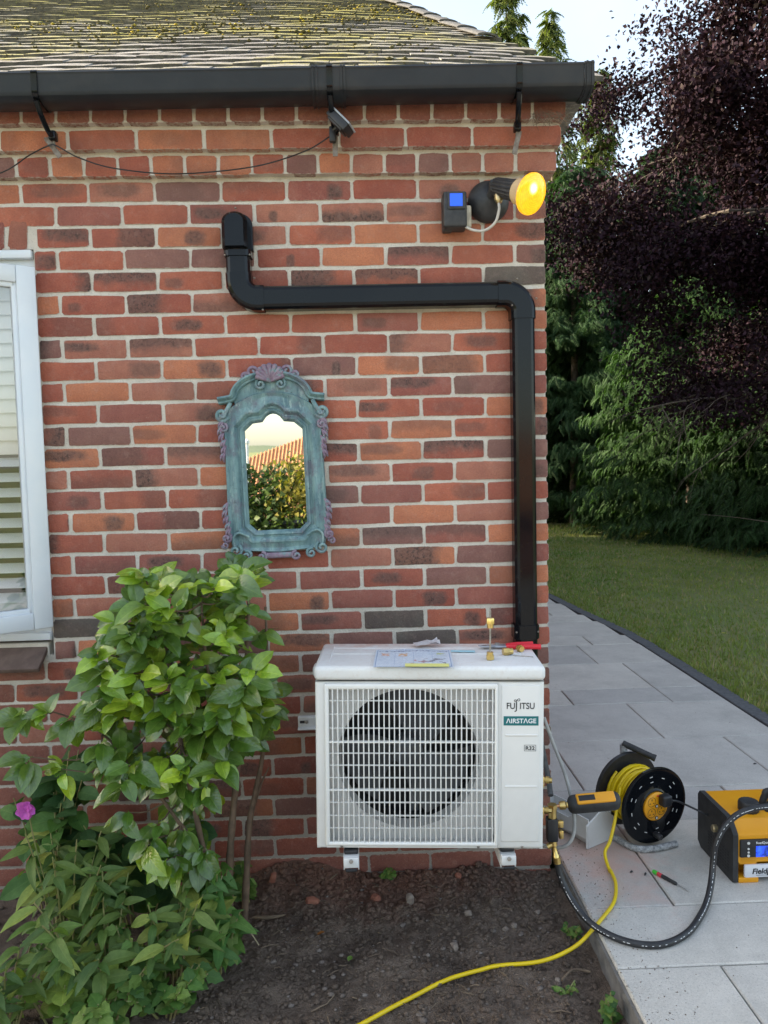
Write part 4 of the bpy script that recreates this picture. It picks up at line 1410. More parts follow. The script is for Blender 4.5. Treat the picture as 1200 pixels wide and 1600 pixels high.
# shell crest
b = MB()
for i in range(9):
    a = R(90 + (i - 4) * 15.5)
    L_ = 0.062 - 0.0022 * abs(i - 4) ** 1.6
    p0 = Vector((0, -0.030, 0.312)); p1 = p0 + Vector((math.cos(a) * L_ * 1.25, -0.014, math.sin(a) * L_ * 0.92))
    pm = (p0 + p1) / 2 + Vector((0, -0.008, 0))
    b.tube([p0, pm, p1 + Vector((0, 0.002, 0)), p1 + (p1 - pm).normalized() * 0.004], [0.004, 0.0075, 0.0105, 0.004], 8)
b.build('shell_crest', M_PURW, mir, 60)
def spiral(c, r0, turns, a0, sgn, n=26, y0=-0.030, rt=0.006):
    pts = []; rad = []
    for i in range(n):
        t = i / (n - 1)
        a = a0 + sgn * turns * 2 * math.pi * t; r = r0 * (1 - 0.80 * t)
        pts.append(Vector((c[0] + r * math.cos(a), y0 - 0.012 * t, c[1] + r * math.sin(a)))); rad.append(rt * (1 - 0.35 * t))
    return pts, rad
for sg in (-1, 1):
    # scrolled petals beside the shell
    for (cx_, cz_, r_, a0) in ((0.060, 0.345, 0.020, 200), (0.085, 0.330, 0.015, 180), (0.034, 0.303, 0.017, 60)):
        b = MB(); p, rd = spiral((sg * cx_, cz_), r_, 1.3, R(a0 if sg > 0 else 180 - a0), -sg, rt=0.0065); b.tube(p, rd, 8); b.build('scroll', M_PURW if cz_ > .31 else M_VERD, mir, 60)
    # shoulder volute
    b = MB(); p, rd = spiral((sg * 0.171, 0.203), 0.022, 1.5, R(200 if sg > 0 else -20), sg, rt=0.0085); b.tube(p, rd, 8); b.build('volute', M_VERD, mir, 60)
    b = MB(); b.tube(smooth_path([(sg * .142, -.03, .243), (sg * .150, -.036, .225), (sg * .160, -.036, .210), (sg * .180, -.034, .190)], 4), [.008] * 13, 8); b.build('volute_stem', M_VERD, mir, 60)
    # side acanthus, upper and lower
    for (z_top, n_, dirz, name) in ((0.170, 6, -1, 'acanthus'), (-0.115, 6, -1, 'acanthus')):
        b = MB()
        for i in range(n_):
            zc = z_top + dirz * i * 0.022
            w_ = 0.020 - 0.0016 * i
            xo = sg * (0.172 + 0.004 * math.sin(i * 1.3))
            for lobe, lx in ((0, -0.004), (1, 0.008)):
                p0 = Vector((xo - sg * 0.006, -0.030, zc + 0.018)); p2 = Vector((xo + sg * (lx + w_ * .35), -0.028, zc - 0.020 + .006 * lobe)); p1 = (p0 + p2) / 2 + Vector((sg * 0.005, -0.006, 0.0))
                b.tube(smooth_path([p0, p1, p2], 4), [0.002, 0.005, 0.007, 0.0085, 0.009, 0.008, 0.006, 0.004, 0.0015], 7, flat=0.6)
        if z_top > 0:
            p, rd = spiral((sg * 0.170, 0.160), 0.015, 1.4, R(90), sg, rt=0.006); b.tube(p, rd, 7)
        else:
            p, rd = spiral((sg * 0.178, -0.222), 0.017, 1.4, R(90), sg, rt=0.007); b.tube(p, rd, 7)
            p, rd = spiral((sg * 0.186, -0.247), 0.012, 1.3, R(180), -sg, rt=0.005); b.tube(p, rd, 7)
        b.build(name, M_PURW, mir, 60)
    # bottom corner scrolls
    for (cx_, cz_, r_, a0, m_) in ((0.150, -0.268, 0.022, 120, M_VERD), (0.112, -0.286, 0.017, 70, M_VERD), (0.060, -0.292, 0.016, 90, M_PURW)):
        b = MB(); p, rd = spiral((sg * cx_, cz_), r_, 1.35, R(a0 if sg > 0 else 180 - a0), sg, rt=0.0065); b.tube(p, rd, 8); b.build('scroll', m_, mir, 60)
    # carved leaf at the inner corner
    b = MB(); b.tube(smooth_path([(sg * .10, -.036, -.222), (sg * .135, -.040, -.205), (sg * .155, -.036, -.225), (sg * .15, -.034, -.262)], 5), 0.005, 7); b.build('corner_carving', M_VERD, mir, 60)
b = MB(); b.rbox((0, -0.018, -0.290), (0.125, 0.034, 0.022), 0.008, 3); b.build('bottom_rail', M_PURW, mir, 40)

# ---- wall ring by the corner
b = MB(); b.tube([(0.232 + 0.014 * math.cos(t), 0.10, 0.435 + 0.016 * math.sin(t)) for t in [6.283 * i / 18 for i in range(18)]], 0.0035, 7, closed=True)
b.cyl((0.2155, 0.10, 0.445), (0.226, 0.10, 0.446), 0.004, 8)
tag(b.build('wall_ring', M_RUST, None, 60), 'small iron ring fixed round the corner of the wall', 'ring')

# =================================================================== HEAT PUMP
M_WHITE = mat('unit_white', (0.74, 0.725, 0.69), (0.79, 0.775, 0.745), 5, 0.42, 0.04, 300, dirt=0.12)
M_WHITE2 = mat('grille_white', (0.78, 0.765, 0.73), (0.80, 0.79, 0.76), 6, 0.4)
k = NT('unit_top'); v = k.obj()
c = k.mix(k.mr(k.noise(6, 4, vec=v), 0.35, 0.65), (0.74, 0.725, 0.70), (0.79, 0.785, 0.77))
sep = k.n('SeparateXYZ'); k.l(v, sep.inputs[0])
dust = k.math('MULTIPLY', k.mr(sep.outputs[1], 0.02, 0.13), k.mr(k.noise(14, 6, 0.75, vec=v), 0.36, 0.62))
c = k.mix(k.math('MULTIPLY', dust, 0.75), c, (0.62, 0.33, 0.25))
c = k.mix(k.math('MULTIPLY', k.mr(k.noise(55, 6, 0.8, vec=v), 0.5, 0.7), 0.35), c, (0.60, 0.50, 0.43))
k.color(c); k.rough(0.5)
M_UTOP = k.m
M_DARKIN = mat('dark_inside', (0.012, 0.013, 0.015), (0.02, 0.02, 0.022), 10, 0.6)
M_FAN = mat('fan_plastic', (0.075, 0.078, 0.085), (0.10, 0.104, 0.11), 10, 0.4)
M_TEAL = mat('teal_label', (0.004, 0.145, 0.155))
M_INK = mat('black_ink', (0.012, 0.012, 0.014))
M_WINK = mat('white_ink', (0.8, 0.8, 0.8))
M_BRASS = mat('brass', (0.72, 0.52, 0.20), (0.60, 0.42, 0.15), 60, 0.28, metal=0.95)
M_COPPER = mat('copper', (0.75, 0.38, 0.20), (0.62, 0.30, 0.15), 60, 0.3, metal=0.95)

UW, UD, UH = 0.674, 0.285, 0.553
unit = thing('heat_pump', 'white outdoor heat pump unit with round fan behind a slatted grille', 'heat pump', (-0.268, -0.500, 0.301), rot=Euler((0, R(1.0), R(-3.0))))
HW = UW / 2
ZC = 0.508      # underside of the top cover
# cabinet shell
b = MB()
b.box((-HW + 0.006, UD / 2, ZC / 2), (0.010, UD - 0.01, ZC)); b.box((HW - 0.006, UD / 2, ZC / 2), (0.010, UD - 0.01, ZC))
b.box((0, UD / 2, 0.006), (UW - 0.026, UD - 0.01, 0.010))
b.box((0, UD - 0.006, ZC / 2), (UW - 0.026, 0.006, ZC))
b.build('cabinet', M_WHITE, unit, 30)
b = MB(); b.box((-0.065, 0.17, ZC / 2), (UW - 0.16, 0.004, ZC - 0.04)); b.build('heat_exchanger', M_DARKIN, unit, 0)
GX0, GX1, GZ0, GZ1 = -HW + 0.030, 0.200, 0.016, 0.500
# front panel as a frame round the fan opening
b = MB()
def rb(b, x0, x1, y0, y1, z0, z1, r=0.004, s=2): b.rbox(((x0 + x1) / 2, (y0 + y1) / 2, (z0 + z1) / 2), (x1 - x0, y1 - y0, z1 - z0), r, s)
rb(b, -HW, GX0 + .004, 0, 0.03, 0.0, ZC, .008, 3)
rb(b, GX1 - .004, HW, 0, 0.03, 0.0, ZC, .010, 3)
b.box(((GX0 + GX1) / 2, 0.016, GZ0 / 2 + .001), (GX1 - GX0, 0.028, GZ0 - .002)); b.box(((GX0 + GX1) / 2, 0.016, (GZ1 + ZC) / 2), (GX1 - GX0, 0.028, ZC - GZ1 - 0.002))
front = b.build('front_panel', M_WHITE, unit, 30)
# white shroud with the round opening
FC = (-0.062, 0.262); FR = 0.212
b = MB(); n_ = 64; ring = []; sq = []
x0, x1, z0, z1 = GX0 - .002, GX1 + .002, GZ0 - .002, GZ1 + .002
for i in range(n_):
    a = 2 * math.pi * i / n_; c_, s_ = math.cos(a), math.sin(a)
    ring.append((FC[0] + FR * c_, 0.034, FC[1] + FR * s_))
    t = min((x1 - FC[0]) / c_ if c_ > 1e-9 else 1e9, (x0 - FC[0]) / c_ if c_ < -1e-9 else 1e9, (z1 - FC[1]) / s_ if s_ > 1e-9 else 1e9, (z0 - FC[1]) / s_ if s_ < -1e-9 else 1e9)
    sq.append((FC[0] + t * c_, 0.030, FC[1] + t * s_))
deep = [(FC[0] + (p[0] - FC[0]) * 0.965, 0.075, FC[1] + (p[2] - FC[1]) * 0.965) for p in ring]
b.add(sq + ring + deep, [(i, (i + 1) % n_, n_ + (i + 1) % n_, n_ + i) for i in range(n_)] + [(n_ + i, n_ + (i + 1) % n_, 2 * n_ + (i + 1) % n_, 2 * n_ + i) for i in range(n_)])
b.build('fan_shroud', M_WHITE, unit, 30)
b = MB(); b.lathe([(FR * 0.965, 0.0), (FR * 0.965, 0.05)], Matrix.Translation((FC[0], 0.075, FC[1])) @ frame_to((0, 1, 0)), 48)
b.f = [f for f in b.f if len(f) == 4]
b.build('fan_ring', M_DARKIN, unit, 30)
# fan
fan = MB(); fan.lathe([(0.0, -0.004), (0.03, -0.002), (0.046, 0.006), (0.05, 0.02), (0.05, 0.055)], Matrix.Translation((FC[0], 0.078, FC[1])) @ frame_to((0, 1, 0)), 28)
fano = fan.build('fan', M_FAN, unit, 40)
for bl in range(3):
    b = MB(); vs = []; fs = []
    for i in range(8):
        t = i / 7; r = 0.045 + t * 0.155
        for j in range(7):
            q = j / 6
            a = R(120 * bl + 62) + R(-42 + 84 * q) * (1 - 0.12 * t) + R(22) * t
            vs.append((FC[0] + r * math.cos(a), 0.086 + 0.052 * q + 0.006 * math.sin(q * 3.1), FC[1] + r * math.sin(a)))
    for i in range(7):
        for j in range(6):
            fs.append((i * 7 + j, i * 7 + j + 1, (i + 1) * 7 + j + 1, (i + 1) * 7 + j))
    b.add(vs, fs); b.build('blade', M_FAN, fano, 60)
b = MB(); b.box((FC[0] + .018, 0.15, 0.26), (0.03, 0.012, 0.46)); b.build('motor_support', mat('grey_metal', (0.30, 0.31, 0.33), None, 10, 0.4, metal=0.5), unit, 0)
# grille: rim and every bar
b = MB()
gx0, gx1, gz0, gz1 = GX0 - 0.002, GX1 + 0.001, GZ0 - 0.004, GZ1 + 0.002
rb(b, gx0, gx0 + .013, -0.011, 0.006, gz0, gz1, .005, 3); rb(b, gx1 - .010, gx1, -0.011, 0.006, gz0, gz1, .005, 3)
rb(b, gx0 + .002, gx1 - .002, -0.0105, 0.006, gz1 - .017, gz1, .005, 3); rb(b, gx0 + .002, gx1 - .002, -0.0105, 0.006, gz0, gz0 + .012, .005, 3)
gr = b.build('grille', M_WHITE2, unit, 40)
vb = MB(); vb.rbox((0, 0, 0), (0.0034, 0.012, gz1 - gz0 - 0.026), 0.001, 1); vme = vb.mesh('vertical_bar', M_WHITE2, 40)
nb_ = 32; bx0, bx1 = gx0 + 0.024, gx1 - 0.016
for i in range(nb_):
    put('vertical_bar', vme, (bx0 + (bx1 - bx0) * i / (nb_ - 1), -0.0035, (gz0 + gz1) / 2 - .0025), gr)
zs_ = [1118 - y for y in (122, 210, 303, 393, 469, 549, 632, 712, 797, 885, 968)]
ztop, zbot = 1118 - 45, 1118 - 1058
hb = MB(); hb.rbox((0, 0, 0), (gx1 - gx0 - 0.018, 0.007, 0.0030), 0.001, 1); hme = hb.mesh('horizontal_bar', M_WHITE2, 40)
hb = MB(); hb.rbox((0, 0, 0), (gx1 - gx0 - 0.018, 0.013, 0.0050), 0.001, 1); hmeT = hb.mesh('horizontal_bar', M_WHITE2, 40)
for i, q in enumerate(zs_):
    t = (q - zbot) / (ztop - zbot)
    put('horizontal_bar', hmeT if i in (3, 7) else hme, ((gx0 + gx1) / 2, -0.0015, gz0 + .012 + t * (gz1 - gz0 - .029)), gr)
# right service panel: shallow raised field with two grooves
b = MB(); rb(b, 0.211, HW - 0.012, -0.0035, 0.004, 0.024, 0.497, .0034, 3)
svc = b.build('service_panel', M_WHITE, unit, 40)
M_GROOVE = mat('groove_white', (0.66, 0.655, 0.64))
for z in (0.345, 0.190):
    b = MB(); rb(b, 0.222, HW - 0.020, -0.0062, -0.0030, z, z + .006, .0014, 1); b.build('ridge', M_WHITE, svc, 30)
# top cover with soft edges and a pressed field
b = MB()
b.rbox((0, UD / 2 - .002, ZC + 0.0235), (UW + 0.006, UD + 0.010, 0.043), 0.014, 4)
top = b.build('top_cover', M_UTOP, unit, 50)
b = MB(); b.box((0, -0.0015, ZC + .0008), (UW - .004, 0.003, 0.0016)); b.build('cover_seam', M_DARKIN, unit, 0)
for (x0, x1, y0, y1) in ((-0.30, 0.295, 0.215, 0.2175), (-0.30, 0.295, 0.14, 0.1425), (-.30, -.2975, .05, .25), (.2925, .295, .05, .25)):
    b = MB(); rb(b, x0, x1, y0, y1, ZC + 0.0440, ZC + 0.0462, .0008, 1); b.build('pressed_rib', M_UTOP, top, 30)
b = MB(); b.rbox((-HW - 0.008, 0.17, ZC - 0.012), (0.03, 0.06, 0.034), 0.010, 3); b.build('side_handle', M_WHITE, unit, 40)
for x in (-0.262, 0.145, 0.275):
    b = MB(); b.lathe([(0.0, 0.0035), (0.0028, 0.003), (0.0042, 0.0), (0.0042, -0.004)], Matrix.Translation((x, -0.0005, 0.0065)) @ frame_to((0, -1, 0)), 12); b.build('screw', M_STEEL, unit, 40)
# lettering and labels
def letter(txt, size, m, x, y, z, width, parent=unit, bold=0.0, shear=0.0, name='lettering'):
    me = text_mesh(txt, size, m, 0.0003, width, bold, shear)
    return put(name, me, (x, y, z), parent, UPRIGHT)
me = text_mesh('FU  ITSU', 0.0265, M_INK, 0.0003, 0.081, 0.0002)
put('lettering', me, (0.2265, -0.0042, 0.4265), unit, UPRIGHT)
b = MB()
JX = 0.2265 + 0.0268
b.tube(smooth_path([(JX + .0015, -.0042, .4475), (JX + .0015, -.0042, .428), (JX + .0008, -.0042, .4215), (JX - .004, -.0042, .4185)], 4), 0.00155, 6, flat=0.4)
b.tube(smooth_path([(JX + .0015, -.0042, .4470), (JX + .0005, -.0042, .4525), (JX - .0035, -.0042, .4535), (JX - .005, -.0042, .4500), (JX - .0005, -.0042, .4490), (JX + .005, -.0042, .4550), (JX + .0095, -.0042, .4570), (JX + .0115, -.0042, .4530), (JX + .008, -.0042, .4500), (JX + .0035, -.0042, .4515)], 4), 0.0008, 6, flat=0.4)
b.build('emblem', M_INK, unit, 60)
b = MB(); rb(b, 0.2175, 0.3195, -0.0050, -0.0030, 0.377, 0.4045, .0005, 1); pl = b.build('name_plate', M_TEAL, unit, 0)
letter('ΛIRSTΛGE', 0.019, M_WINK, 0.2245, -0.0052, 0.3845, 0.088, pl, 0.00035)
b = MB()
rx0, rx1, rz0, rz1 = 0.278, 0.3125, 0.300, 0.3185
for (a, c_, e, f_) in ((rx0, rx1, rz0, rz0 + .0009), (rx0, rx1, rz1 - .0009, rz1), (rx0, rx0 + .0009, rz0, rz1), (rx1 - .0009, rx1, rz0, rz1)):
    b.box(((a + c_) / 2, -0.0040, (e + f_) / 2), (c_ - a, 0.0006, f_ - e))
b.build('badge_outline', M_INK, unit, 0)
letter('R32', 0.0155, M_INK, 0.2825, -0.0040, 0.3038, 0.0262, unit, 0.0003)
# brass service valves on the right side
for (z, n_) in ((0.150, 0), (0.052, 1)):
    b = MB()
    y = 0.145
    b.rbox((HW + 0.012, y, z), (0.034, 0.026, 0.030), .005, 2)
    b.cyl((HW + 0.012, y, z), (HW + 0.012, y - 0.045, z), 0.0095, 6)
    b.cyl((HW + 0.02, y, z + 0.002), (HW + 0.052, y - 0.008, z + 0.002), 0.0085, 6)
    b.cyl((HW + 0.034, y - .003, z + 0.002), (HW + 0.043, y - 0.006, z + 0.002), 0.0115, 14)
    b.cyl((HW + 0.012, y, z), (HW + 0.012, y + 0.0, z + 0.045), 0.008, 6)
    b.build('service_valve', M_BRASS, unit, 40)

# ---- wall bracket: rail on the wall and two arms under the unit
M_BRKT = mat('white_coated_steel', (0.74, 0.74, 0.73), (0.68, 0.68, 0.66), 20, 0.35, dirt=0.25)
br = thing('wall_bracket', 'white steel wall bracket with two arms carrying the heat pump', 'bracket', (-0.27, 0.0, 0.30))
b = MB(); b.rbox((-0.30, -0.012, 0.533), (0.78, 0.020, 0.042), 0.003, 1); b.rbox((-0.30, -0.028, 0.515), (0.78, 0.030, 0.006), 0.002, 1)
rail = b.build('rail', M_BRKT, br, 30)
b = MB(); b.rbox((-0.668, -0.0225, 0.536), (0.03, 0.002, 0.010), 0.0009, 1); b.build('slot', M_DARKIN, rail, 0)
b = MB(); b.lathe([(0.0, 0.006), (0.005, 0.005), (0.007, 0.0)], Matrix.Translation((-0.660, -0.0235, 0.536)) @ frame_to((0, -1, 0)), 8); b.build('bolt', M_STEEL, rail, 40)
for x, tz in ((-0.502, 0.287), (-0.034, 0.276)):
    b = MB()
    y0, y1 = -0.505, -0.004
    b.rbox((x, (y0 + y1) / 2, tz), (0.046, y1 - y0, 0.004), .001, 1)
    b.rbox((x - 0.0215, (y0 + y1) / 2, tz - 0.020), (0.003, y1 - y0, 0.038), .001, 1); b.rbox((x + 0.0215, (y0 + y1) / 2, tz - 0.020), (0.003, y1 - y0, 0.038), .001, 1)
    arm = b.build('arm', M_BRKT, br, 30)
    b = MB(); b.rbox((x, -0.512, tz - 0.012), (0.044, 0.012, 0.030), .003, 2); b.build('end_plate', M_BRKT, arm, 30)
    b = MB(); b.rbox((x, -0.519, tz - 0.0325), (0.034, 0.008, 0.008), .002, 1); b.build('slot', M_DARKIN, arm, 0)
    b = MB(); b.rbox((x, -0.005, 0.40), (0.046, 0.008, 0.33), .002, 1); b.build('upright', M_BRKT, br, 30)
    b = MB(); b.rbox((x, -0.47, tz + 0.009), (0.042, 0.05, 0.013), .004, 2); b.build('rubber_foot', M_BLACKM, br, 30)
    b = MB(); b.lathe([(0.0, 0.008), (0.0065, 0.008), (0.0065, 0.0)], Matrix.Translation((x, -0.516, tz - 0.006)) @ frame_to((0, -1, 0.3)), 6); b.build('bolt', M_STEEL, arm, 30)

# ---- things lying on the unit (unit space: same tilt as the unit)
UM = Matrix.Translation((-0.268, -0.500, 0.301)) @ Euler((0, R(1.0), R(-3.0))).to_matrix().to_4x4()
TOPZ = ZC + 0.0452
def ontop(x, y, z=0.0): return UM @ Vector((x, y, TOPZ + z))
UROT = Euler((0, R(1.0), R(-3.0)))
def m_sheet():
    k = NT('printed_sheet')
    v = k.obj()
    sep = k.n('SeparateXYZ'); k.l(v, sep.inputs[0])
    X, Y = sep.outputs[0], sep.outputs[1]
    def band(s, a, b_):
        return k.math('MULTIPLY', k.math('GREATER_THAN', s, a), k.math('LESS_THAN', s, b_))
    def rect(x0, x1, y0, y1): return k.math('MULTIPLY', band(X, x0, x1), band(Y, y0, y1))
    c = k.mix(k.mr(k.noise(8, 3, vec=v), .4, .6), (0.66, 0.75, 0.84), (0.72, 0.79, 0.86))
    blue = (0.09, 0.25, 0.50)
    fr_ = k.math('SUBTRACT', rect(-.099, .099, -.118, .072), rect(-.0965, .0965, -.114, .069))
    c = k.mix(k.math('MULTIPLY', fr_, .8), c, blue)
    c = k.mix(k.math('MULTIPLY', rect(-.094, .094, .048, .062), k.mr(k.noise(160, 2, vec=v), .42, .55, .2, .95)), c, (0.10, 0.16, 0.33))
    for x in (-.05, 0.0, .05):
        c = k.mix(k.math('MULTIPLY', rect(x, x + .0012, -.10, .04), .6), c, blue)
    for (x, y, col) in ((-.075, .018, (0.85, 0.35, 0.12)), (-.028, .016, (0.85, 0.42, 0.10)), (.075, .018, (0.55, 0.62, 0.20))):
        c = k.mix(k.math('MULTIPLY', rect(x - .012, x + .012, y - .016, y + .016), k.mr(k.noise(90, 2, vec=v), .4, .55)), c, col)
    lines = k.math('GREATER_THAN', k.math('SINE', k.math('MULTIPLY', Y, 900.0)), 0.45)
    words = k.math('MULTIPLY', lines, k.mr(k.noise(140, 2, vec=v), .42, .52))
    c = k.mix(k.math('MULTIPLY', k.math('MULTIPLY', rect(-.092, .092, -.10, .042), words), .55), c, (0.18, 0.28, 0.48))
    fig = k.math('MULTIPLY', rect(-.02, .085, -.09, -.03), k.mr(k.noise(45, 3, vec=v), .54, .6))
    c = k.mix(fig, c, k.mix(k.mr(X, 0.0, 0.05), (0.55, 0.12, 0.10), (0.10, 0.11, 0.16)))
    k.color(c); k.rough(0.35)
    return k.m
sheet = thing('instruction_sheet', 'printed instruction sheet in a clear sleeve on top of the heat pump', 'paper', ontop(-0.045, 0.105), rot=Euler((0, R(1.0), R(-4.0))))
sheet.scale = (1.14, 1.08, 1.0)
b = MB(); vs = []; fs = []
for j in range(9):
    for i in range(9):
        x = -0.103 + 0.206 * i / 8; y = -0.122 + 0.20 * j / 8
        vs.append((x, y, 0.003 + 0.0018 * math.sin(i * 0.9 + j * 0.5)))
for j in range(8):
    for i in range(8):
        a = j * 9 + i; fs.append((a, a + 1, a + 10, a + 9))
b.add(vs, fs); b.build('page', m_sheet(), sheet, 180, fix=False)
k = NT('clear_sleeve'); k.color((0.9, 0.92, 0.93)); k.rough(0.12); k.b.inputs['Alpha'].default_value = 0.16
b = MB(); vs = [(x * 1.12 + .004, y * 1.08 - .004, z + 0.002 + 0.002 * math.sin(x * 60)) for x, y, z in vs]; b.add(vs, fs); b.build('sleeve', k.m, sheet, 180, fix=False)
b = MB(); b.box((0.035, -0.112, 0.0075), (0.112, 0.030, 0.0006)); b.build('sticky_strip', mat('yellow_strip', (0.78, 0.76, 0.22), (0.80, 0.78, 0.3), 20, 0.6), sheet, 0)
b = MB(); vs = []; fs = []
for j in range(6):
    for i in range(6):
        x = -0.04 + 0.08 * i / 5; y = -0.026 + 0.05 * j / 5
        vs.append((x, y, 0.004 + 0.016 * abs(math.sin(i * 1.3 + j * 0.9)) * (i / 5)))
for j in range(5):
    for i in range(5):
        a = j * 6 + i; fs.append((a, a + 1, a + 7, a + 6))
b.add(vs, fs)
cp = b.mesh('crumpled_wrapper', mat('wrapper', (0.70, 0.72, 0.74), (0.55, 0.50, 0.50), 60, 0.3), 40)
tag(put('crumpled_wrapper', cp, ontop(0.0, 0.232, 0.006), None, Euler((0, R(1), R(8)))), 'crumpled clear wrapper lying at the back of the instruction sheet', 'wrapper')
b = MB(); b.box((0, 0, 0), (0.075, 0.022, 0.0008))
tag(put('blue_tape', b.mesh('tape', mat('blue_tape', (0.35, 0.62, 0.70), (0.4, 0.66, 0.74), 20, .5), 0), ontop(0.112, 0.165, 0.003), None, Euler((0, R(1), R(-8)))), 'strip of pale blue tape on the unit beside the sheet', 'tape')
# brass test rod standing on the top
rod = thing('brass_flare_rod', 'thin rod with two brass nuts standing upright on the heat pump', 'fitting', ontop(0.186, 0.070))
p = ontop(0.186, 0.070)
b = MB(); b.cyl(p + Vector((0, 0, 0.010)), p + Vector((0.003, 0.002, 0.150)), 0.0028, 10); b.cyl(p + Vector((0.003, .002, 0.150)), p + Vector((0.0033, .002, 0.160)), 0.0013, 8); b.build('rod', M_STEEL, rod, 40)
def hexnut(b, a, c_, r, seg=6):
    a = Vector(a); c_ = Vector(c_); d = (c_ - a)
    M = Matrix.Translation(a) @ frame_to(d); L_ = d.length
    b.lathe([(r * .86, 0), (r, L_ * .1), (r, L_ * .6)], M, seg); b.lathe([(r * .80, L_ * .55), (r * .80, L_), (r * .5, L_)], M, 16)
b = MB(); hexnut(b, p, p + Vector((0, 0, 0.024)), 0.0125); b.build('nut', M_BRASS, rod, 30)
b = MB(); hexnut(b, p + Vector((0.002, .001, 0.128)), p + Vector((0.0022, .001, 0.098)), 0.0125); b.build('nut', M_BRASS, rod, 30)
b = MB(); hexnut(b, ontop(0.232, 0.125, .011), ontop(0.262, 0.132, .011), 0.0125)
tag(b.build('flare_nut', M_BRASS, None, 30), 'brass flare nut on its side in front of the red pliers', 'nut')
b = MB(); hexnut(b, ontop(0.287, 0.178, .010), ontop(0.296, 0.160, .010), 0.0115)
tag(b.build('flare_nut', M_BRASS, None, 30), 'smaller brass nut nearest the red handle tips', 'nut')
b = MB(); b.tube(smooth_path([ontop(0.262, 0.115, .002), ontop(0.282, 0.10, .004), ontop(0.300, 0.105, .002), ontop(0.320, 0.095, .002)], 5), 0.0011, 6)
tag(b.build('wire_offcut', M_STEEL, None, 60), 'short curl of thin grey wire beside the brass nut', 'wire')
pl = thing('pliers', 'pliers with red handles lying at the back of the heat pump', 'pliers', ontop(0.21, 0.20))
for q, dy in ((0, 0.0), (1, 0.026)):
    b = MB(); b.tube(smooth_path([ontop(0.252, 0.206 + dy * .2, .008), ontop(0.285, 0.200 + dy * .9, .009), ontop(0.330, 0.200 + dy * 1.25, .009), ontop(0.362 - .02 * q, 0.196 + dy * 1.5, .009)], 5), [0.006] + [0.0085] * 13 + [0.0095, 0.0075], 10)
    b.build('handle', mat('red_grip', (0.62, 0.015, 0.03), (0.68, 0.02, 0.035), 20, 0.35), pl, 60)
b = MB(); b.tube([ontop(0.255, 0.206, .008), ontop(0.225, 0.204, .008), ontop(0.195, 0.212, .008), ontop(0.165, 0.215, .008)], [.0075, .009, .008, .003], 8, flat=.6)
b.tube([ontop(0.255, 0.212, .010), ontop(0.225, 0.208, .010), ontop(0.19, 0.198, .010), ontop(0.168, 0.200, .009)], [.007, .008, .007, .003], 8, flat=.6)
b.cyl(ontop(0.225, 0.206, .004), ontop(0.225, 0.206, .019), 0.007, 14)
b.build('jaws', mat('tool_steel', (0.45, 0.46, 0.48), (0.33, 0.34, 0.36), 40, 0.3, metal=0.9), pl, 40)

# =================================================================== TOOLS ON THE PATH
M_YEL = mat('yellow_cable', (0.80, 0.58, 0.01), (0.72, 0.50, 0.01), 12, 0.38, dirt=0.03)
M_YPL = mat('yellow_plastic', (0.78, 0.34, 0.012), (0.74, 0.31, 0.01), 9, 0.35, 0.05, 200, dirt=0.08)
M_HOSE = mat('rubber_hose', (0.014, 0.014, 0.016), (0.026, 0.026, 0.028), 40, 0.42, 0.1, 200)
M_RUB = mat('black_rubber', (0.016, 0.016, 0.017), (0.032, 0.032, 0.033), 40, 0.6, 0.15, 150)

# ---- vacuum gauge hanging off the lower valve
vg = thing('vacuum_gauge', 'black and yellow handheld vacuum gauge screwed to the brass valve', 'gauge', (0.27, -0.36, 0.34))
ga = Vector((0.186, -0.355, 0.352)); gb_ = Vector((0.352, -0.365, 0.366)); gd = (gb_ - ga).normalized()
GMx = Matrix((gd, Vector((0.0, -0.35, 0.94)).cross(gd).normalized() * -1, Vector((0, 0, 0)))).transposed()
upv = Vector((-0.08, -0.55, 0.83)); upv = (upv - gd * upv.dot(gd)).normalized(); side_ = upv.cross(gd)
GM = Matrix((gd, side_, upv)).transposed().to_4x4(); GM = Matrix.Translation((ga + gb_) / 2) @ GM
GL = (gb_ - ga).length
b = MB(); b.rbox((0, 0, 0), (GL, 0.052, 0.056), 0.021, 5, M=GM); body = b.build('body', M_RUB, vg, 60)
b = MB(); b.rbox((0.004, 0, 0.0255), (GL - 0.045, 0.036, 0.012), 0.0055, 3, M=GM); b.build('face', M_YPL, vg, 50)
b = MB(); b.rbox((-0.024, 0, 0.0308), (0.052, 0.020, 0.003), 0.0012, 1, M=GM); b.build('display', M_DARKIN, vg, 30)
b = MB(); b.lathe([(0.012, 0), (0.0135, .006), (0.0135, .018), (0.009, .022), (.009, .03)], Matrix.Translation(ga - gd * 0.026) @ frame_to(gd), 14); b.build('coupling', M_BRASS, vg, 40)
b = MB(); b.tube(smooth_path([ga - gd * 0.02, ga - gd * 0.045 + Vector((0, 0, -.002)), Vector((0.136, -0.36, 0.343))], 4), 0.0050, 10); b.build('copper_stub', M_COPPER, vg, 60)

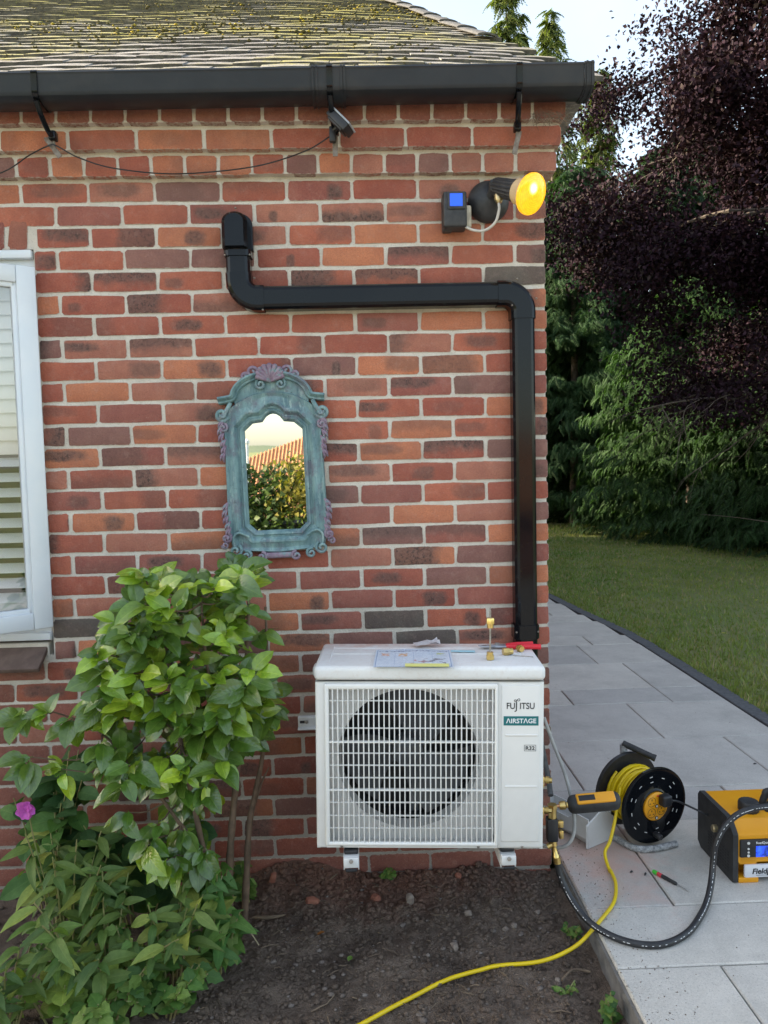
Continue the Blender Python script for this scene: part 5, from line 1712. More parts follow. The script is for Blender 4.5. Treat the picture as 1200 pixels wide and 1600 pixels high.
# ---- valve core tool
vt = thing('valve_core_tool', 'black and brass valve core tool hanging under the gauge', 'valve tool', (0.135, -0.36, 0.28))
b = MB(); b.cyl((0.136, -0.36, 0.315), (0.136, -0.36, 0.352), 0.0135, 14); b.cyl((0.136, -0.36, 0.345), (0.136, -0.36, 0.358), 0.0155, 6); b.cyl((0.112, -0.355, 0.335), (0.136, -0.36, 0.335), 0.009, 10); b.build('top_fitting', M_BRASS, vt, 40)
b = MB(); b.rbox((0.134, -0.36, 0.278), (0.034, 0.032, 0.075), 0.004, 2); b.build('body', M_BLACKM, vt, 35)
b = MB(); b.rbox((0.160, -0.365, 0.296), (0.018, 0.014, 0.022), .002, 2); b.rbox((0.162, -0.365, 0.262), (0.014, 0.014, 0.026), .002, 2); b.build('lever', M_BRASS, vt, 35)
b = MB(); b.lathe([(0.008, 0), (0.0115, .004), (0.0115, .018), (0.0075, .022), (.0075, .045), (.010, .048), (.010, .068)], Matrix.Translation((0.136, -0.362, 0.243)) @ frame_to((0.16, -0.12, -1)), 14); b.build('swivel', M_BRASS, vt, 40)
b = MB(); b.cyl((0.118, -0.365, 0.222), (0.138, -0.364, 0.232), 0.009, 12); b.build('side_port', M_BRASS, vt, 40)

# ---- black hose from the tool, round over the slabs and up over the machine
hp = smooth_path([(0.1475, -0.371, 0.176), (0.152, -0.377, 0.145), (0.165, -0.39, 0.105), (0.190, -0.42, 0.060), (0.225, -0.465, 0.028), (0.280, -0.515, 0.0135), (0.350, -0.553, 0.0115), (0.425, -0.553, 0.0115), (0.510, -0.505, 0.0115), (0.585, -0.425, 0.0125), (0.640, -0.355, 0.022), (0.676, -0.305, 0.060), (0.690, -0.285, 0.110), (0.697, -0.284, 0.160), (0.718, -0.285, 0.212), (0.755, -0.283, 0.252), (0.800, -0.28, 0.274), (0.870, -0.275, 0.284), (0.98, -0.265, 0.272), (1.08, -0.25, 0.22), (1.12, -0.24, 0.15)], 8)
hose = thing('charging_hose', 'thick black rubber hose with white print looping from valve to yellow machine', 'hose', (0.40, -0.5, 0.0))
b = MB(); b.tube(hp, 0.0105, 14); b.build('hose_tube', M_HOSE, hose, 60)
b = MB(); b.tube([hp[0] + Vector((-.002, .001, .014)), hp[0], hp[2]], 0.0118, 12); b.build('ferrule', M_BRASS, hose, 40)
b = MB()
PRR = random.Random(5); i = 10
while i < len(hp) - 6:
    L_ = PRR.choice((1, 1, 2))
    if PRR.random() < 0.6:
        a, c_ = hp[i], hp[i + 1]; d = (c_ - a).normalized()
        toc = (Vector((-0.45, -2.7, 1.45)) - a).normalized(); nrm = (toc - d * toc.dot(d)).normalized(); sdv = d.cross(nrm)
        nrm = (nrm * 0.94 + sdv * 0.30).normalized(); sdv = d.cross(nrm)
        q0 = a + nrm * 0.0108; q1 = a.lerp(c_, 0.55 if L_ == 1 else 0.9) + nrm * 0.0108
        b.add([q0 - sdv * .0008, q0 + sdv * .0008, q1 + sdv * .0008, q1 - sdv * .0008], [(0, 1, 2, 3)])
    i += 1
b.build('white_print', M_WINK, hose, 0)

# ---- grey drain tube beside the wall
b = MB(); b.tube(smooth_path([(0.150, -0.20, 0.585), (0.175, -0.22, 0.505), (0.205, -0.26, 0.41), (0.218, -0.30, 0.32), (0.214, -0.33, 0.255), (0.190, -0.34, 0.215), (0.150, -0.33, 0.20), (0.10, -0.31, 0.205)], 7), 0.006, 10)
tag(b.build('grey_cable', mat('grey_cable', (0.27, 0.26, 0.25), (0.36, 0.35, 0.33), 30, 0.45), None, 60), 'grey cable looping down beside the brass valves', 'cable')
b = MB(); b.tube(smooth_path([(0.135, -0.19, 0.56), (0.142, -0.21, 0.48), (0.150, -0.25, 0.40), (0.146, -0.30, 0.36)], 6), 0.009, 10)
tag(b.build('insulated_pipe', mat('dark_foam', (0.05, 0.05, 0.05), (0.09, 0.09, 0.09), 40, 0.8), None, 60), 'dark insulated pipe behind the brass valves', 'pipe')

# ---- valve cover lying on the slabs
cv = thing('valve_cover', 'pale grey plastic valve cover lying by the wall corner', 'cover', (0.352, 0.175, 0.0), rot=Euler((0, 0, R(-58))))
M_CVR = mat('cover_grey', (0.60, 0.61, 0.60), (0.66, 0.66, 0.65), 8, 0.42, dirt=0.2)
def trough(L_, w, h, t):
    outp = [(-w / 2, h), (-w / 2, .02), (-w / 2 + .018, 0), (w / 2 - .018, 0), (w / 2, .02), (w / 2, h)]
    inp = [(w / 2 - t, h), (w / 2 - t, .022), (w / 2 - .018 - t * .5, t), (-w / 2 + .018 + t * .5, t), (-w / 2 + t, .022), (-w / 2 + t, h)]
    return outp + inp
b = MB()
pf = trough(0.30, 0.105, 0.075, 0.004)
X_, Z_ = Vector((0, 1, 0)), Vector((0, 0, 1))
fr = []
for i, (x, sc_, dz) in enumerate(((-0.15, 1.0, 0.004), (0.02, 1.0, 0.003), (0.07, 1.12, 0.002), (0.13, 1.22, 0.002))):
    fr.append((Vector((x, 0, dz)), X_ * sc_, Z_ * (1.0 + 0.45 * (i > 1))))
b.sweep(pf, list(reversed(fr)))
b.prism([(-0.052, 0.004), (0.052, 0.004), (0.052, 0.075), (-0.052, 0.075)], -0.154, -0.150, Matrix(((0, 0, 1, 0), (1, 0, 0, 0), (0, 1, 0, 0), (0, 0, 0, 1))))
b.build('shell', M_CVR, cv, 30)
b = MB(); b.prism([(-0.066, 0.002), (0.066, 0.002), (0.070, 0.085), (0.015, 0.128), (-0.070, 0.090)], 0.128, 0.133, Matrix(((0, 0, 1, 0), (1, 0, 0, 0), (0, 1, 0, 0), (0, 0, 0, 1)))); b.build('end_flap', M_CVR, cv, 30)
b = MB(); b.tube([(0.131, -0.072, 0.004), (0.131, -0.074, 0.090), (0.131, 0.015, 0.131), (0.131, 0.074, 0.086), (0.131, 0.07, 0.004)], 0.004, 6); b.build('rim', M_CVR, cv, 30)

# ---- cable reel
ax = Vector((0.33, -0.94, -0.03)).normalized()
fc = Vector((0.612, 0.030, 0.160)); rc = fc - ax * 0.150
reel = thing('cable_reel', 'extension cable reel with black flanges, wound yellow cable and socket face', 'cable reel', (0.56, 0.10, 0.0))
FRd = 0.144
def reel_M(c): return Matrix.Translation(c) @ frame_to(ax)
for c_, s_ in ((fc, 1), (rc, -1)):
    b = MB(); pr = [(0.0, 0.006), (0.052, 0.006), (0.058, 0.010), (0.066, 0.004), (0.118, 0.004), (0.134, 0.009), (FRd, 0.006), (FRd + .001, 0.0), (FRd - .003, -0.007), (0.10, -0.004), (0.0, -0.004)]
    if s_ < 0: pr = [(r, -h) for r, h in pr]
    b.lathe(pr, reel_M(c_), 56)
    fl_ = b.build('flange', M_BLACK if s_ > 0 else M_BLACKM, reel, 40)
    for i in range(12):
        a = 2 * math.pi * (i + .3) / 12
        for rr2 in (0.092, 0.112) if i % 2 else (0.104,):
            M2 = reel_M(c_) @ Matrix.Rotation(a, 4, 'Z') @ Matrix.Translation((rr2, 0, 0.0052 * s_))
            b = MB(); b.rbox((0, 0, 0), (0.0032, 0.013, 0.0012), .0004, 1, M=M2); b.build('slot', mat('slot_grey', (0.55, 0.55, 0.53)), fl_, 0)
b = MB(); b.lathe([(0.058, -0.145), (0.058, 0.0)], reel_M(fc), 32); b.build('drum', M_BLACKM, reel, 30)
# wound cable: helices in two layers, slack
for layer, (rad, turns, ph) in enumerate(((0.082, 9, 0.0), (0.0935, 9, 1.3), (0.1035, 8, 2.2))):
    pts = []; n_ = int(turns * 22); WR = random.Random(layer)
    for i in range(n_):
        t = i / (n_ - 1); a = ph + turns * 2 * math.pi * t
        wob = 0.004 * math.sin(a * 0.37 + layer) + 0.002 * math.sin(a * 1.9)
        off = -0.138 + 0.131 * (t if layer % 2 == 0 else 1 - t) + 0.004 * math.sin(a * 0.5 + 2)
        off = min(-0.012, max(-0.136, off))
        pts.append(reel_M(fc) @ Vector(((rad + wob) * math.cos(a), (rad + wob) * math.sin(a), off)))
    b = MB(); b.tube(pts, 0.0056, 6); b.build('wound_cable', M_YEL, reel, 60)
# a slack loop hanging under the drum
FM = reel_M(fc)
b = MB(); b.tube(smooth_path([FM @ Vector((0.095 * math.cos(a), 0.095 * math.sin(a) if math.sin(a) > -.2 else 0.128 * math.sin(a), -0.03 - 0.01 * math.sin(a * 2))) for a in [R(200) + R(16) * i for i in range(14)]], 3), 0.0056, 6); b.build('loose_turn', M_YEL, reel, 60)
b = MB(); b.lathe([(0.0, 0.0165), (0.050, 0.0165), (0.0535, 0.014), (0.0535, 0.006)], FM, 40); face = b.build('socket_plate', M_YPL, reel, 40)
fx = FM.to_3x3() @ Vector((1, 0, 0)); fy = FM.to_3x3() @ Vector((0, 1, 0))
ux = (Vector((0, 0, 1)).cross(ax)).normalized(); uy = ax.cross(ux)
SM = Matrix((ux, uy, ax)).transposed().to_4x4(); SM = Matrix.Translation(fc) @ SM
for (sx_, sy_) in ((-0.022, 0.021), (-0.022, -0.021), (0.022, -0.017)):
    b = MB(); b.tube([SM @ Vector((sx_ + 0.0175 * math.cos(t), sy_ + 0.0175 * math.sin(t), 0.0168)) for t in [6.283 * i / 28 for i in range(28)]], 0.0008, 4, closed=True)
    sk = b.build('socket', M_INK, face, 0)
    b = MB(); b.rbox((sx_, sy_ + .008, 0.017), (0.003, 0.007, 0.0012), .0003, 1, M=SM); b.rbox((sx_ - .008, sy_ - .005, 0.017), (0.006, 0.0028, 0.0012), .0003, 1, M=SM); b.rbox((sx_ + .008, sy_ - .005, 0.017), (0.006, 0.0028, 0.0012), .0003, 1, M=SM)
    b.build('pin_hole', M_INK, face, 0)
for (sx_, sy_) in ((0.0, 0.003), (0.0, -0.042)):
    b = MB(); b.lathe([(0.0, 0.0180), (0.0065, 0.0180), (0.0068, 0.0165)], SM @ Matrix.Translation((sx_, sy_, 0)), 16); o_ = b.build('reset_button', M_INK, face, 30)
    b = MB(); b.lathe([(0.0, 0.0186), (0.0042, 0.0186), (0.0042, 0.0178)], SM @ Matrix.Translation((sx_, sy_, 0)), 14); b.build('button_cap', mat('pale_grey_plastic', (0.6, 0.6, 0.58)), face, 30)
b = MB(); b.rbox((0.004, 0.041, 0.0172), (0.010, 0.006, 0.003), .001, 1, M=SM); b.build('warning_lamp', mat('red_lamp', (0.6, 0.06, 0.02), None, 10, .3), face, 30)
# winding knob
b = MB(); b.lathe([(0.011, 0.0), (0.011, 0.03), (0.008, 0.034), (0.0, 0.035)], SM @ Matrix.Translation((0.006, -0.112, 0.004)), 16); b.build('winding_knob', M_BLACKM, reel, 40)
# stand: bent tube wrapped in bubble plastic, carry handle
k = NT('wrapped_tube'); v = k.obj(); k.color(k.mix(k.mr(k.noise(55, 6, .8, vec=v), .38, .62), (0.15, 0.155, 0.16), (0.56, 0.57, 0.57))); k.rough(0.32); k.bump(k.noise(70, 5, .7, vec=v), 1.0, 0.008)
M_WRAP = k.m
sd = ax.copy(); sd.z = 0; sd.normalize(); cr = Vector((-sd.y, sd.x, 0))
cen = Vector((rc.x, rc.y, 0)) + Vector((-0.02, 0.02, 0))
hub = rc - ax * 0.014
stand = smooth_path([hub + Vector((0, 0, 0.165)) - sd * .01, hub + Vector((0, 0, 0.08)) - sd * .012, hub - cr * 0.02 - sd * .012, Vector((hub.x, hub.y, 0)) - cr * .085 + Vector((0, 0, 0.05)) - sd * .008, Vector((hub.x, hub.y, 0.014)) - cr * 0.105, Vector((fc.x, fc.y, 0.012)) - cr * 0.100 - sd * .075, Vector((fc.x, fc.y, 0.012)) - cr * 0.085 - sd * 0.0, Vector((fc.x, fc.y, 0.012)) - cr * 0.03 + sd * .03, Vector((fc.x, fc.y, 0.012)) + cr * 0.075 + sd * .035], 6)
b = MB(); b.tube(stand, 0.0125, 9)
b.build('stand', M_WRAP, reel, 60)
h0 = hub + Vector((0, 0, 0.170)) - sd * .002
b = MB(); b.tube([hub + Vector((0, 0, 0.06)) - sd * .005, h0], 0.012, 9); b.build('upright', M_WRAP, reel, 60)
hd = Vector((0.80, -0.50, -0.30)).normalized()
b = MB(); b.lathe([(0.0, 0.0), (0.0115, 0.002), (0.0125, 0.006)] + [(0.0125 if i % 2 else 0.0118, 0.006 + i * 0.0045) for i in range(1, 26)] + [(0.0135, 0.124), (0.0135, 0.131), (0.0, 0.132)], Matrix.Translation(h0 - hd * 0.008) @ frame_to(hd), 18); b.build('carry_handle', M_RUB, reel, 40)
# plug and lead to the machine
b = MB(); b.rbox((0.026, 0.027, 0.032), (0.040, 0.042, 0.034), .008, 3, M=SM); b.rbox((0.045, 0.023, 0.036), (0.02, 0.014, 0.014), .005, 2, M=SM)
plug = b.build('power_plug', M_BLACKM, None, 35)
tag(plug, 'black mains plug pushed into the yellow socket face of the reel', 'plug')
b = MB(); b.tube(smooth_path([SM @ Vector((0.05, 0.022, 0.036)), SM @ Vector((0.085, 0.012, 0.034)), Vector((0.745, -0.03, 0.165)), Vector((0.79, -0.045, 0.145)), Vector((0.82, -0.04, 0.13))], 6), 0.0038, 8)
tag(b.build('power_lead', M_HOSE, None, 60), 'thin black lead from the reel plug to the yellow machine', 'cable')

# ---- yellow extension cable snaking over the soil
yp = [FM @ Vector((-0.100, 0.03, -0.075)), (0.492, 0.045, 0.215), (0.462, 0.005, 0.135), (0.428, -0.035, 0.065), (0.400, -0.06, 0.030), (0.392, -0.14, 0.007), (0.385, -0.22, 0.0065), (0.345, -0.325, 0.0065), (0.285, -0.405, 0.0065), (0.238, -0.452, 0.004), (0.17, -0.50, -0.030), (0.06, -0.535, -0.048), (-0.06, -0.532, -0.048), (-0.13, -0.543, -0.050), (-0.23, -0.575, -0.052), (-0.36, -0.655, -0.053), (-0.50, -0.752, -0.054), (-0.64, -0.84, -0.055), (-0.90, -0.95, -0.05), (-1.2, -1.0, -0.05)]
yps = smooth_path(yp, 8)
for i, p in enumerate(yps):
    if p.x < 0.23:
        zz_ = soil_h(p.x, p.y) + 0.0075
        lift = max(0.0, (p.x - 0.0) / 0.23) ** 1.5
        p.z = max(zz_, zz_ + (0.007 - zz_) * lift)
zs_s = [p.z for p in yps]
for i, p in enumerate(yps):
    if 40 < i:
        w0, w1 = max(0, i - 9), min(len(yps), i + 10)
        p.z = sum(zs_s[w0:w1]) / (w1 - w0) + 0.004
b = MB(); b.tube(yps, 0.0060, 10)
tag(b.build('extension_cable', M_YEL, None, 60), 'yellow extension cable snaking from the reel across the soil', 'cable')

# ---- yellow and black service machine at the right edge
mc = thing('recovery_machine', 'yellow and black portable refrigerant machine with screen and carry handle', 'machine', (0.97, -0.12, 0.0))
MX0, MX1, MYF, MYB, MH = 0.795, 1.185, -0.232, 0.03, 0.205
k2 = Matrix(((0, 0, 1, 0), (1, 0, 0, 0), (0, 1, 0, 0), (0, 0, 0, 1)))   # prism: poly (y,z) extruded along x
def yz(b, poly, x0, x1): b.prism(poly, x0, x1, k2)
bodyp = [(MYF, 0.072), (MYF, 0.165), (MYF + 0.035, MH - .004), (MYF + .045, MH), (MYB, MH), (MYB, 0.004), (MYF + .05, 0.004), (MYF + .05, 0.072)]
b = MB(); yz(b, bodyp, MX0 + .004, MX1 - .004); mbody = b.build('body', M_YPL, mc, 30)
b = MB(); sidep = [(MYF - .004, 0.005), (MYF - .004, 0.170), (MYF + 0.034, MH + .002), (MYF + .05, MH + .008), (MYB - .01, MH + .008), (MYB + .005, MH - .01), (MYB + .005, .02), (MYB - .02, .002), (MYF + .01, .002)]
yz(b, sidep, MX0 - .014, MX0 + .004); b.build('side_panel', M_RUB, mc, 30)
b = MB(); yz(b, sidep, MX1 - .004, MX1 + .014); b.build('side_panel', M_RUB, mc, 30)
b = MB(); b.lathe([(0.0, .016), (.010, .016), (.0135, .012), (.0135, 0.0), (.011, -.004)], Matrix.Translation((MX0 - .014, -0.115, 0.135)) @ frame_to((-1, 0, 0)), 16); b.build('brass_port', mat('brass_old', (0.35, 0.28, 0.17), (0.42, 0.34, 0.2), 50, .4, metal=.7), mc, 40)
lv = MB()
for r_ in range(7):
    for c_ in range(9):
        lv.rbox((MX0 - .0145, -0.20 + c_ * 0.018, 0.028 + r_ * 0.011), (0.002, 0.010, 0.0045), .0008, 1)
lv.build('vent', M_INK, mc, 0)
b = MB(); b.rbox((0.977, MYF - .003, 0.122), (0.345, 0.010, 0.062), .004, 2); pan = b.build('control_panel', M_BLACKM, mc, 30)
k = NT('screen'); v = k.obj(); sep = k.n('SeparateXYZ'); k.l(v, sep.inputs[0])
n_ = k.noise(60, 2, vec=v)
bl = k.mr(sep.outputs[0], -0.055, 0.0, 1.0, 0.06)
k.color((0.015, 0.02, 0.03)); k.rough(.15)
k.b.inputs['Emission Color'].default_value = (0.012, 0.07, 0.85, 1); k.l(k.math('MULTIPLY', bl, k.mr(n_, .35, .6, .12, .75)), k.b.inputs['Emission Strength'])
b = MB(); b.rbox((0.915, MYF - .0085, 0.112), (0.115, 0.002, 0.038), .0008, 1); b.build('screen', k.m, pan, 30)
for z in (0.142, 0.122, 0.110, 0.098):
    b = MB(); b.lathe([(0, .0018), (.0048 if z in (.142, .098) else .0036, .0015), (.005 if z in (.142, .098) else .0038, 0)], Matrix.Translation((0.832, MYF - .008, z)) @ frame_to((0, -1, 0)), 14); b.build('button', mat('pale_button', (0.62, 0.62, 0.60)), pan, 40)
me = text_mesh('RoadQuick DR Charge System', 0.011, M_WINK, 0.0002, 0.135, 0.0001)
put('lettering', me, (0.858, MYF - .0085, 0.1385), pan, UPRIGHT)
# lower recess with clamp block, name plate and base rail
b = MB(); b.rbox((0.835, MYF + .025, 0.079), (0.062, 0.05, 0.032), .004, 2); b.build('front_block', M_YPL, mc, 30)
b = MB(); b.rbox((1.12, MYF + .025, 0.079), (0.11, 0.05, 0.032), .004, 2); b.build('front_block', M_YPL, mc, 30)
b = MB(); b.rbox((0.985, MYF - .001, 0.042), (0.330, 0.012, 0.046), .006, 2); plate = b.build('name_plate', mat('plate_grey', (0.66, 0.68, 0.72), (0.70, 0.71, 0.74), 8, .35), mc, 30)
me = text_mesh('Fieldpiece', 0.026, M_INK, 0.0003, 0.108, 0.0007, 0.18)
put('lettering', me, (0.846, MYF - .0075, 0.034), plate, UPRIGHT)
b = MB(); b.box((0.985, MYF - .0073, 0.0285), (0.25, .0006, .0012)); b.build('rule_line', M_INK, plate, 0)
b = MB(); b.rbox((0.835, MYF + .02, 0.011), (0.07, 0.05, 0.020), .004, 2); b.build('base_foot', M_YPL, mc, 30)
b = MB(); b.rbox((1.13, MYF + .02, 0.011), (0.09, 0.05, 0.020), .004, 2); b.build('base_foot', M_YPL, mc, 30)
b = MB(); b.box((0.97, MYF + .03, 0.022), (0.20, 0.03, 0.018)); b.build('recess', M_DARKIN, mc, 0)
b = MB(); b.lathe([(.033, 0.0), (.035, .004), (.035, .030), (.031, .036), (.012, .034), (0.0, .034)], Matrix.Translation((0.885, -0.135, MH)), 32, rib=0.05); b.build('knob', M_RUB, mc, 50)
b = MB(); hpth = [(0.950, -0.10, MH - .002), (0.962, -0.10, MH + .035), (0.985, -0.10, MH + .052), (1.16, -0.10, MH + .052)]
b.tube(smooth_path(hpth, 5), 0.012, 10); b.tube(smooth_path([(p[0] - .004, p[1] - .045, p[2]) for p in hpth[:3]] + [(1.16, -.145, MH + .05)], 5), 0.009, 10); b.rbox((0.975, -.122, MH + .004), (.06, .07, .012), .004, 2); b.rbox((1.07, -.122, MH + .050), (.17, .05, .012), .005, 2); b.build('carry_handle', M_RUB, mc, 40)

# ---- screwdriver
sdv_ = thing('screwdriver', 'small black screwdriver with red band and green cap on the slabs', 'screwdriver', (0.577, -0.214, 0.0))
p0 = Vector((0.540, -0.150, 0.0075)); p1 = Vector((0.613, -0.276, 0.0055)); sdn = (p1 - p0)
SMx = Matrix.Translation(p0) @ frame_to(sdn)
def sl(prof, m, name):
    b = MB(); b.lathe(prof, SMx, 14); b.build(name, m, sdv_, 40)
sl([(0.0, 0.0), (.006, .001), (.0072, .004), (.0072, .020)], mat('green_cap', (0.06, 0.55, 0.06), None, 10, .4), 'cap')
sl([(.0070, .0202), (.0072, .036), (.0066, .038)], mat('red_band', (0.60, 0.04, 0.06), None, 10, .4), 'band')
sl([(.0066, .0382), (.0070, .05), (.0060, .075), (.0064, .092), (.0045, .098), (.002, .099)], M_RUB, 'grip')
sl([(.0019, .099), (.0019, .143), (.0008, .147)], mat('driver_steel', (0.5, 0.5, 0.5), None, 10, .3, metal=.9), 'blade')
# ---- bits dropped on the slabs
for i, (x, y, L_, a, lab) in enumerate(((0.462, -0.145, .012, .4, 'short dark cable offcut on the dusty slab'), (0.505, -0.168, .018, 1.0, 'thin dark sliver beside the screwdriver cap'), (1.36, 0.74, .016, .2, 'dark leaf scrap on the slab beyond the reel'))):
    b = MB(); b.tube([(x, y, .004), (x + L_ * math.cos(a) * .5, y + L_ * math.sin(a) * .5, .006), (x + L_ * math.cos(a), y + L_ * math.sin(a), .004)], [0.002, 0.0036, 0.0015], 6)
    tag(b.build('debris', M_RUB, None, 60), lab, 'debris')

# =================================================================== PLANTS
def width_fn(kind, t):
    if kind == 'camellia': return (math.sin(math.pi * min(1, t ** 0.85)) ** 0.62) * (1.0 if t < .8 else 1 - 0.2 * (t - .8) / .2)
    if kind == 'lance': return math.sin(math.pi * t ** 0.75) ** 0.9
    if kind == 'arrow': return max(0.0, (1 - t) ** 0.75) * (0.92 + 0.08 * math.cos(t * 9))
    if kind == 'round': return math.sqrt(max(0.0, 1 - (2 * t - 1) ** 2)) * (0.9 + 0.1 * math.cos(t * 26))
    if kind == 'lobed': return math.sin(math.pi * t ** 0.8) * (0.72 + 0.28 * abs(math.cos(t * 9.5)))
    return math.sin(math.pi * t)
def leaf_geo(kind, L, W, fold, curl, twist=0.0, nt=8, seed=0):
    """leaf along +y, face up +z, attached at the origin; returns verts, faces, luv"""
    rr = random.Random(seed); vs = []; lv = []; fs = []
    ac = (-1.0, -0.5, 0.0, 0.5, 1.0)
    wv = rr.uniform(0, 6.28)
    for i in range(nt + 1):
        t = i / nt
        w = W / 2 * width_fn(kind, min(0.999, max(0.001, t)))
        y = L * (t - 0.10 * curl * t * t); z = -L * curl * t * t * 0.55
        tw = twist * t
        for a in ac:
            x = a * w; zz = fold * abs(x) * (1.15 - 0.4 * abs(a)) + 0.035 * L * math.sin(t * 9 + wv + a) * abs(a) * 0.5
            yy = y
            if kind == 'arrow': yy -= abs(a) ** 2 * L * 0.30 * (1 - t) ** 2
            if kind in ('round', 'lobed'): yy -= abs(a) * L * 0.10 * (1 - t)
            c_, s_ = math.cos(tw), math.sin(tw)
            vs.append((x * c_ - zz * s_, yy, z + x * s_ + zz * c_)); lv.append((a, t))
    for i in range(nt):
        for j in range(4):
            p = i * 5 + j
            fs.append((p, p + 1, p + 6, p + 5))
    return vs, fs, lv
def jitter(c, a, rr):
    k_ = 1 + rr.uniform(-a, a)
    return tuple(max(0.002, v * k_ * (1 + rr.uniform(-a * .4, a * .4))) for v in c)
def leaf_set(kind, n, Lr, Wr, colours, m, seed, fold=(0.15, 0.5), curl=(0.1, 0.55), petiole=0.0):
    rr = random.Random(seed); out = []
    for i in range(n):
        L = rr.uniform(*Lr); W = L * rr.uniform(*Wr)
        vs, fs, lv = leaf_geo(kind, L, W, rr.uniform(*fold), rr.uniform(*curl), rr.uniform(-.25, .25), 6, rr.random())
        c = jitter(rr.choice(colours), 0.16, rr)
        if petiole:
            vs = [(x, y + petiole, z) for x, y, z in vs]
        b = MB(); b.add(vs, fs, None, c, lv)
        if petiole:
            r = 0.0011
            b.add([(-r, 0, 0), (r, 0, 0), (r, petiole * 1.1, 0), (-r, petiole * 1.1, 0)], [(0, 1, 2, 3)], None, (c[0] * 1.3, c[1] * 1.1, c[2]), [(0.5, 0)] * 4)
        me = b.mesh('leaf', m, 180, attrs=True)
        out.append((me, b))
    return out
def aim(d, up=(0, 0, 1), roll=0.0):
    """rotation taking leaf +y to d, +z towards up"""
    y = Vector(d).normalized(); u = Vector(up)
    x = y.cross(u)
    if x.length < 1e-4: x = Vector((1, 0, 0))
    x.normalize(); z = x.cross(y)
    m = Matrix((x, y, z)).transposed()
    return m @ Matrix.Rotation(roll, 3, 'Y')
def place_leaves(parent, lst, variants, limit=300, name='leaf'):
    """lst: (pos, rot3x3, scale, variant). Nearest to the camera become parts, the rest one stuff part"""
    cpos = Vector((-0.449, -2.713, 1.454))
    lst = sorted(lst, key=lambda q: (q[0] - cpos).length)
    for (p, r, s, vi) in lst[:limit]:
        o = put(name, variants[vi][0], p, parent)
        o.rotation_euler = r.to_euler(); o.scale = (s, s, s)
    if len(lst) > limit:
        jb = MB()
        for (p, r, s, vi) in lst[limit:]:
            src = variants[vi][1]
            jb.add(src.v, src.f, Matrix.Translation(p) @ (r * s).to_4x4(), src.tint[0], src.luv)
        mats = variants[0][0].materials[0]
        tag(jb.build('foliage', mats, parent, 180, attrs=True), kind='stuff')

# ---- camellia against the wall
G_LIME = (0.34, 0.46, 0.040); G_MID = (0.185, 0.30, 0.030); G_DARK = (0.095, 0.18, 0.028); G_BLUE = (0.12, 0.23, 0.048); G_FRESH = (0.25, 0.38, 0.035)
CV = leaf_set('camellia', 26, (0.062, 0.100), (0.54, 0.68), [G_LIME, G_MID, G_MID, G_FRESH, G_DARK, G_MID, G_DARK, G_BLUE], M_LEAFGLOSS, 31, (0.10, 0.7), (0.1, 0.95), 0.010)
BRIGHT = [i for i, (me, b) in enumerate(CV) if b.tint[0][1] > 0.285]; DEEP = [i for i in range(len(CV)) if i not in BRIGHT]
cam_plant = thing('camellia_shrub', 'glossy leaved green camellia shrub against the wall beside the window', 'shrub', (-0.88, -0.30, -0.05))
poly = [(-1.09, 1.14), (-.978, 1.11), (-.902, 1.10), (-.83, 1.14), (-.775, 1.14), (-.755, 1.03), (-.765, .922), (-.765, .744), (-.785, .64), (-.86, .56), (-.92, .43), (-.93, .26), (-1.02, .22), (-1.10, .26), (-1.16, .42), (-1.20, .55), (-1.25, .62), (-1.25, .78), (-1.21, .82), (-1.22, .93), (-1.17, 1.02)]
def inside(x, z, P):
    c = False; n = len(P)
    for i in range(n):
        x1, z1 = P[i]; x2, z2 = P[(i + 1) % n]
        if (z1 > z) != (z2 > z) and x < (x2 - x1) * (z - z1) / (z2 - z1) + x1: c = not c
    return c
CR = random.Random(77)
stems = [[(-0.905, -0.30, -0.06), (-0.90, -0.31, 0.12), (-0.885, -0.31, 0.30), (-0.86, -0.30, 0.50), (-0.83, -0.31, 0.72), (-0.81, -0.32, 0.95), (-0.80, -0.32, 1.10)],
         [(-0.865, -0.27, -0.06), (-0.85, -0.27, 0.12), (-0.835, -0.25, 0.30), (-0.79, -0.24, 0.50), (-0.765, -0.25, 0.75), (-0.76, -0.27, 1.0)],
         [(-0.95, -0.32, -0.06), (-0.96, -0.33, 0.15), (-0.985, -0.34, 0.32), (-1.02, -0.35, 0.55), (-1.05, -0.36, 0.80), (-1.08, -0.36, 1.05)],
         [(-0.97, -0.34, 0.22), (-1.05, -0.36, 0.36), (-1.15, -0.37, 0.52), (-1.28, -0.38, 0.66), (-1.40, -0.39, 0.72)],
         [(-0.86, -0.29, 0.42), (-0.90, -0.34, 0.60), (-0.93, -0.38, 0.85), (-0.94, -0.38, 1.06)],
         [(-0.835, -0.25, 0.30), (-0.80, -0.23, 0.40), (-0.772, -0.22, 0.455)]]
nodes = []
for si, st in enumerate(stems):
    sp_ = smooth_path(st, 6); n = len(sp_)
    r0_ = (0.0145, 0.013, 0.012, 0.007, 0.008, 0.006)[si]
    b = MB(); b.tube(sp_, [r0_ * (1 - 0.72 * i / n) * (1 + .10 * math.sin(i * 1.7)) for i in range(n)], 8)
    b.build('stem', M_BARK, cam_plant, 60)
    nodes += [p for p in sp_ if p.z > 0.18]
clusters = []
tries = 0
while len(clusters) < 195 and tries < 9000:
    tries += 1
    x = CR.uniform(-1.42, -0.70); z = CR.uniform(0.15, 1.18)
    if not inside(x, z, poly): continue
    if z < 0.5 and CR.random() < 0.62: continue
    y = CR.uniform(-0.54, -0.20) if z > .5 else CR.uniform(-0.48, -0.25)
    p = Vector((x, y, z))
    if any((p - q).length < 0.036 for q in clusters): continue
    clusters.append(p)
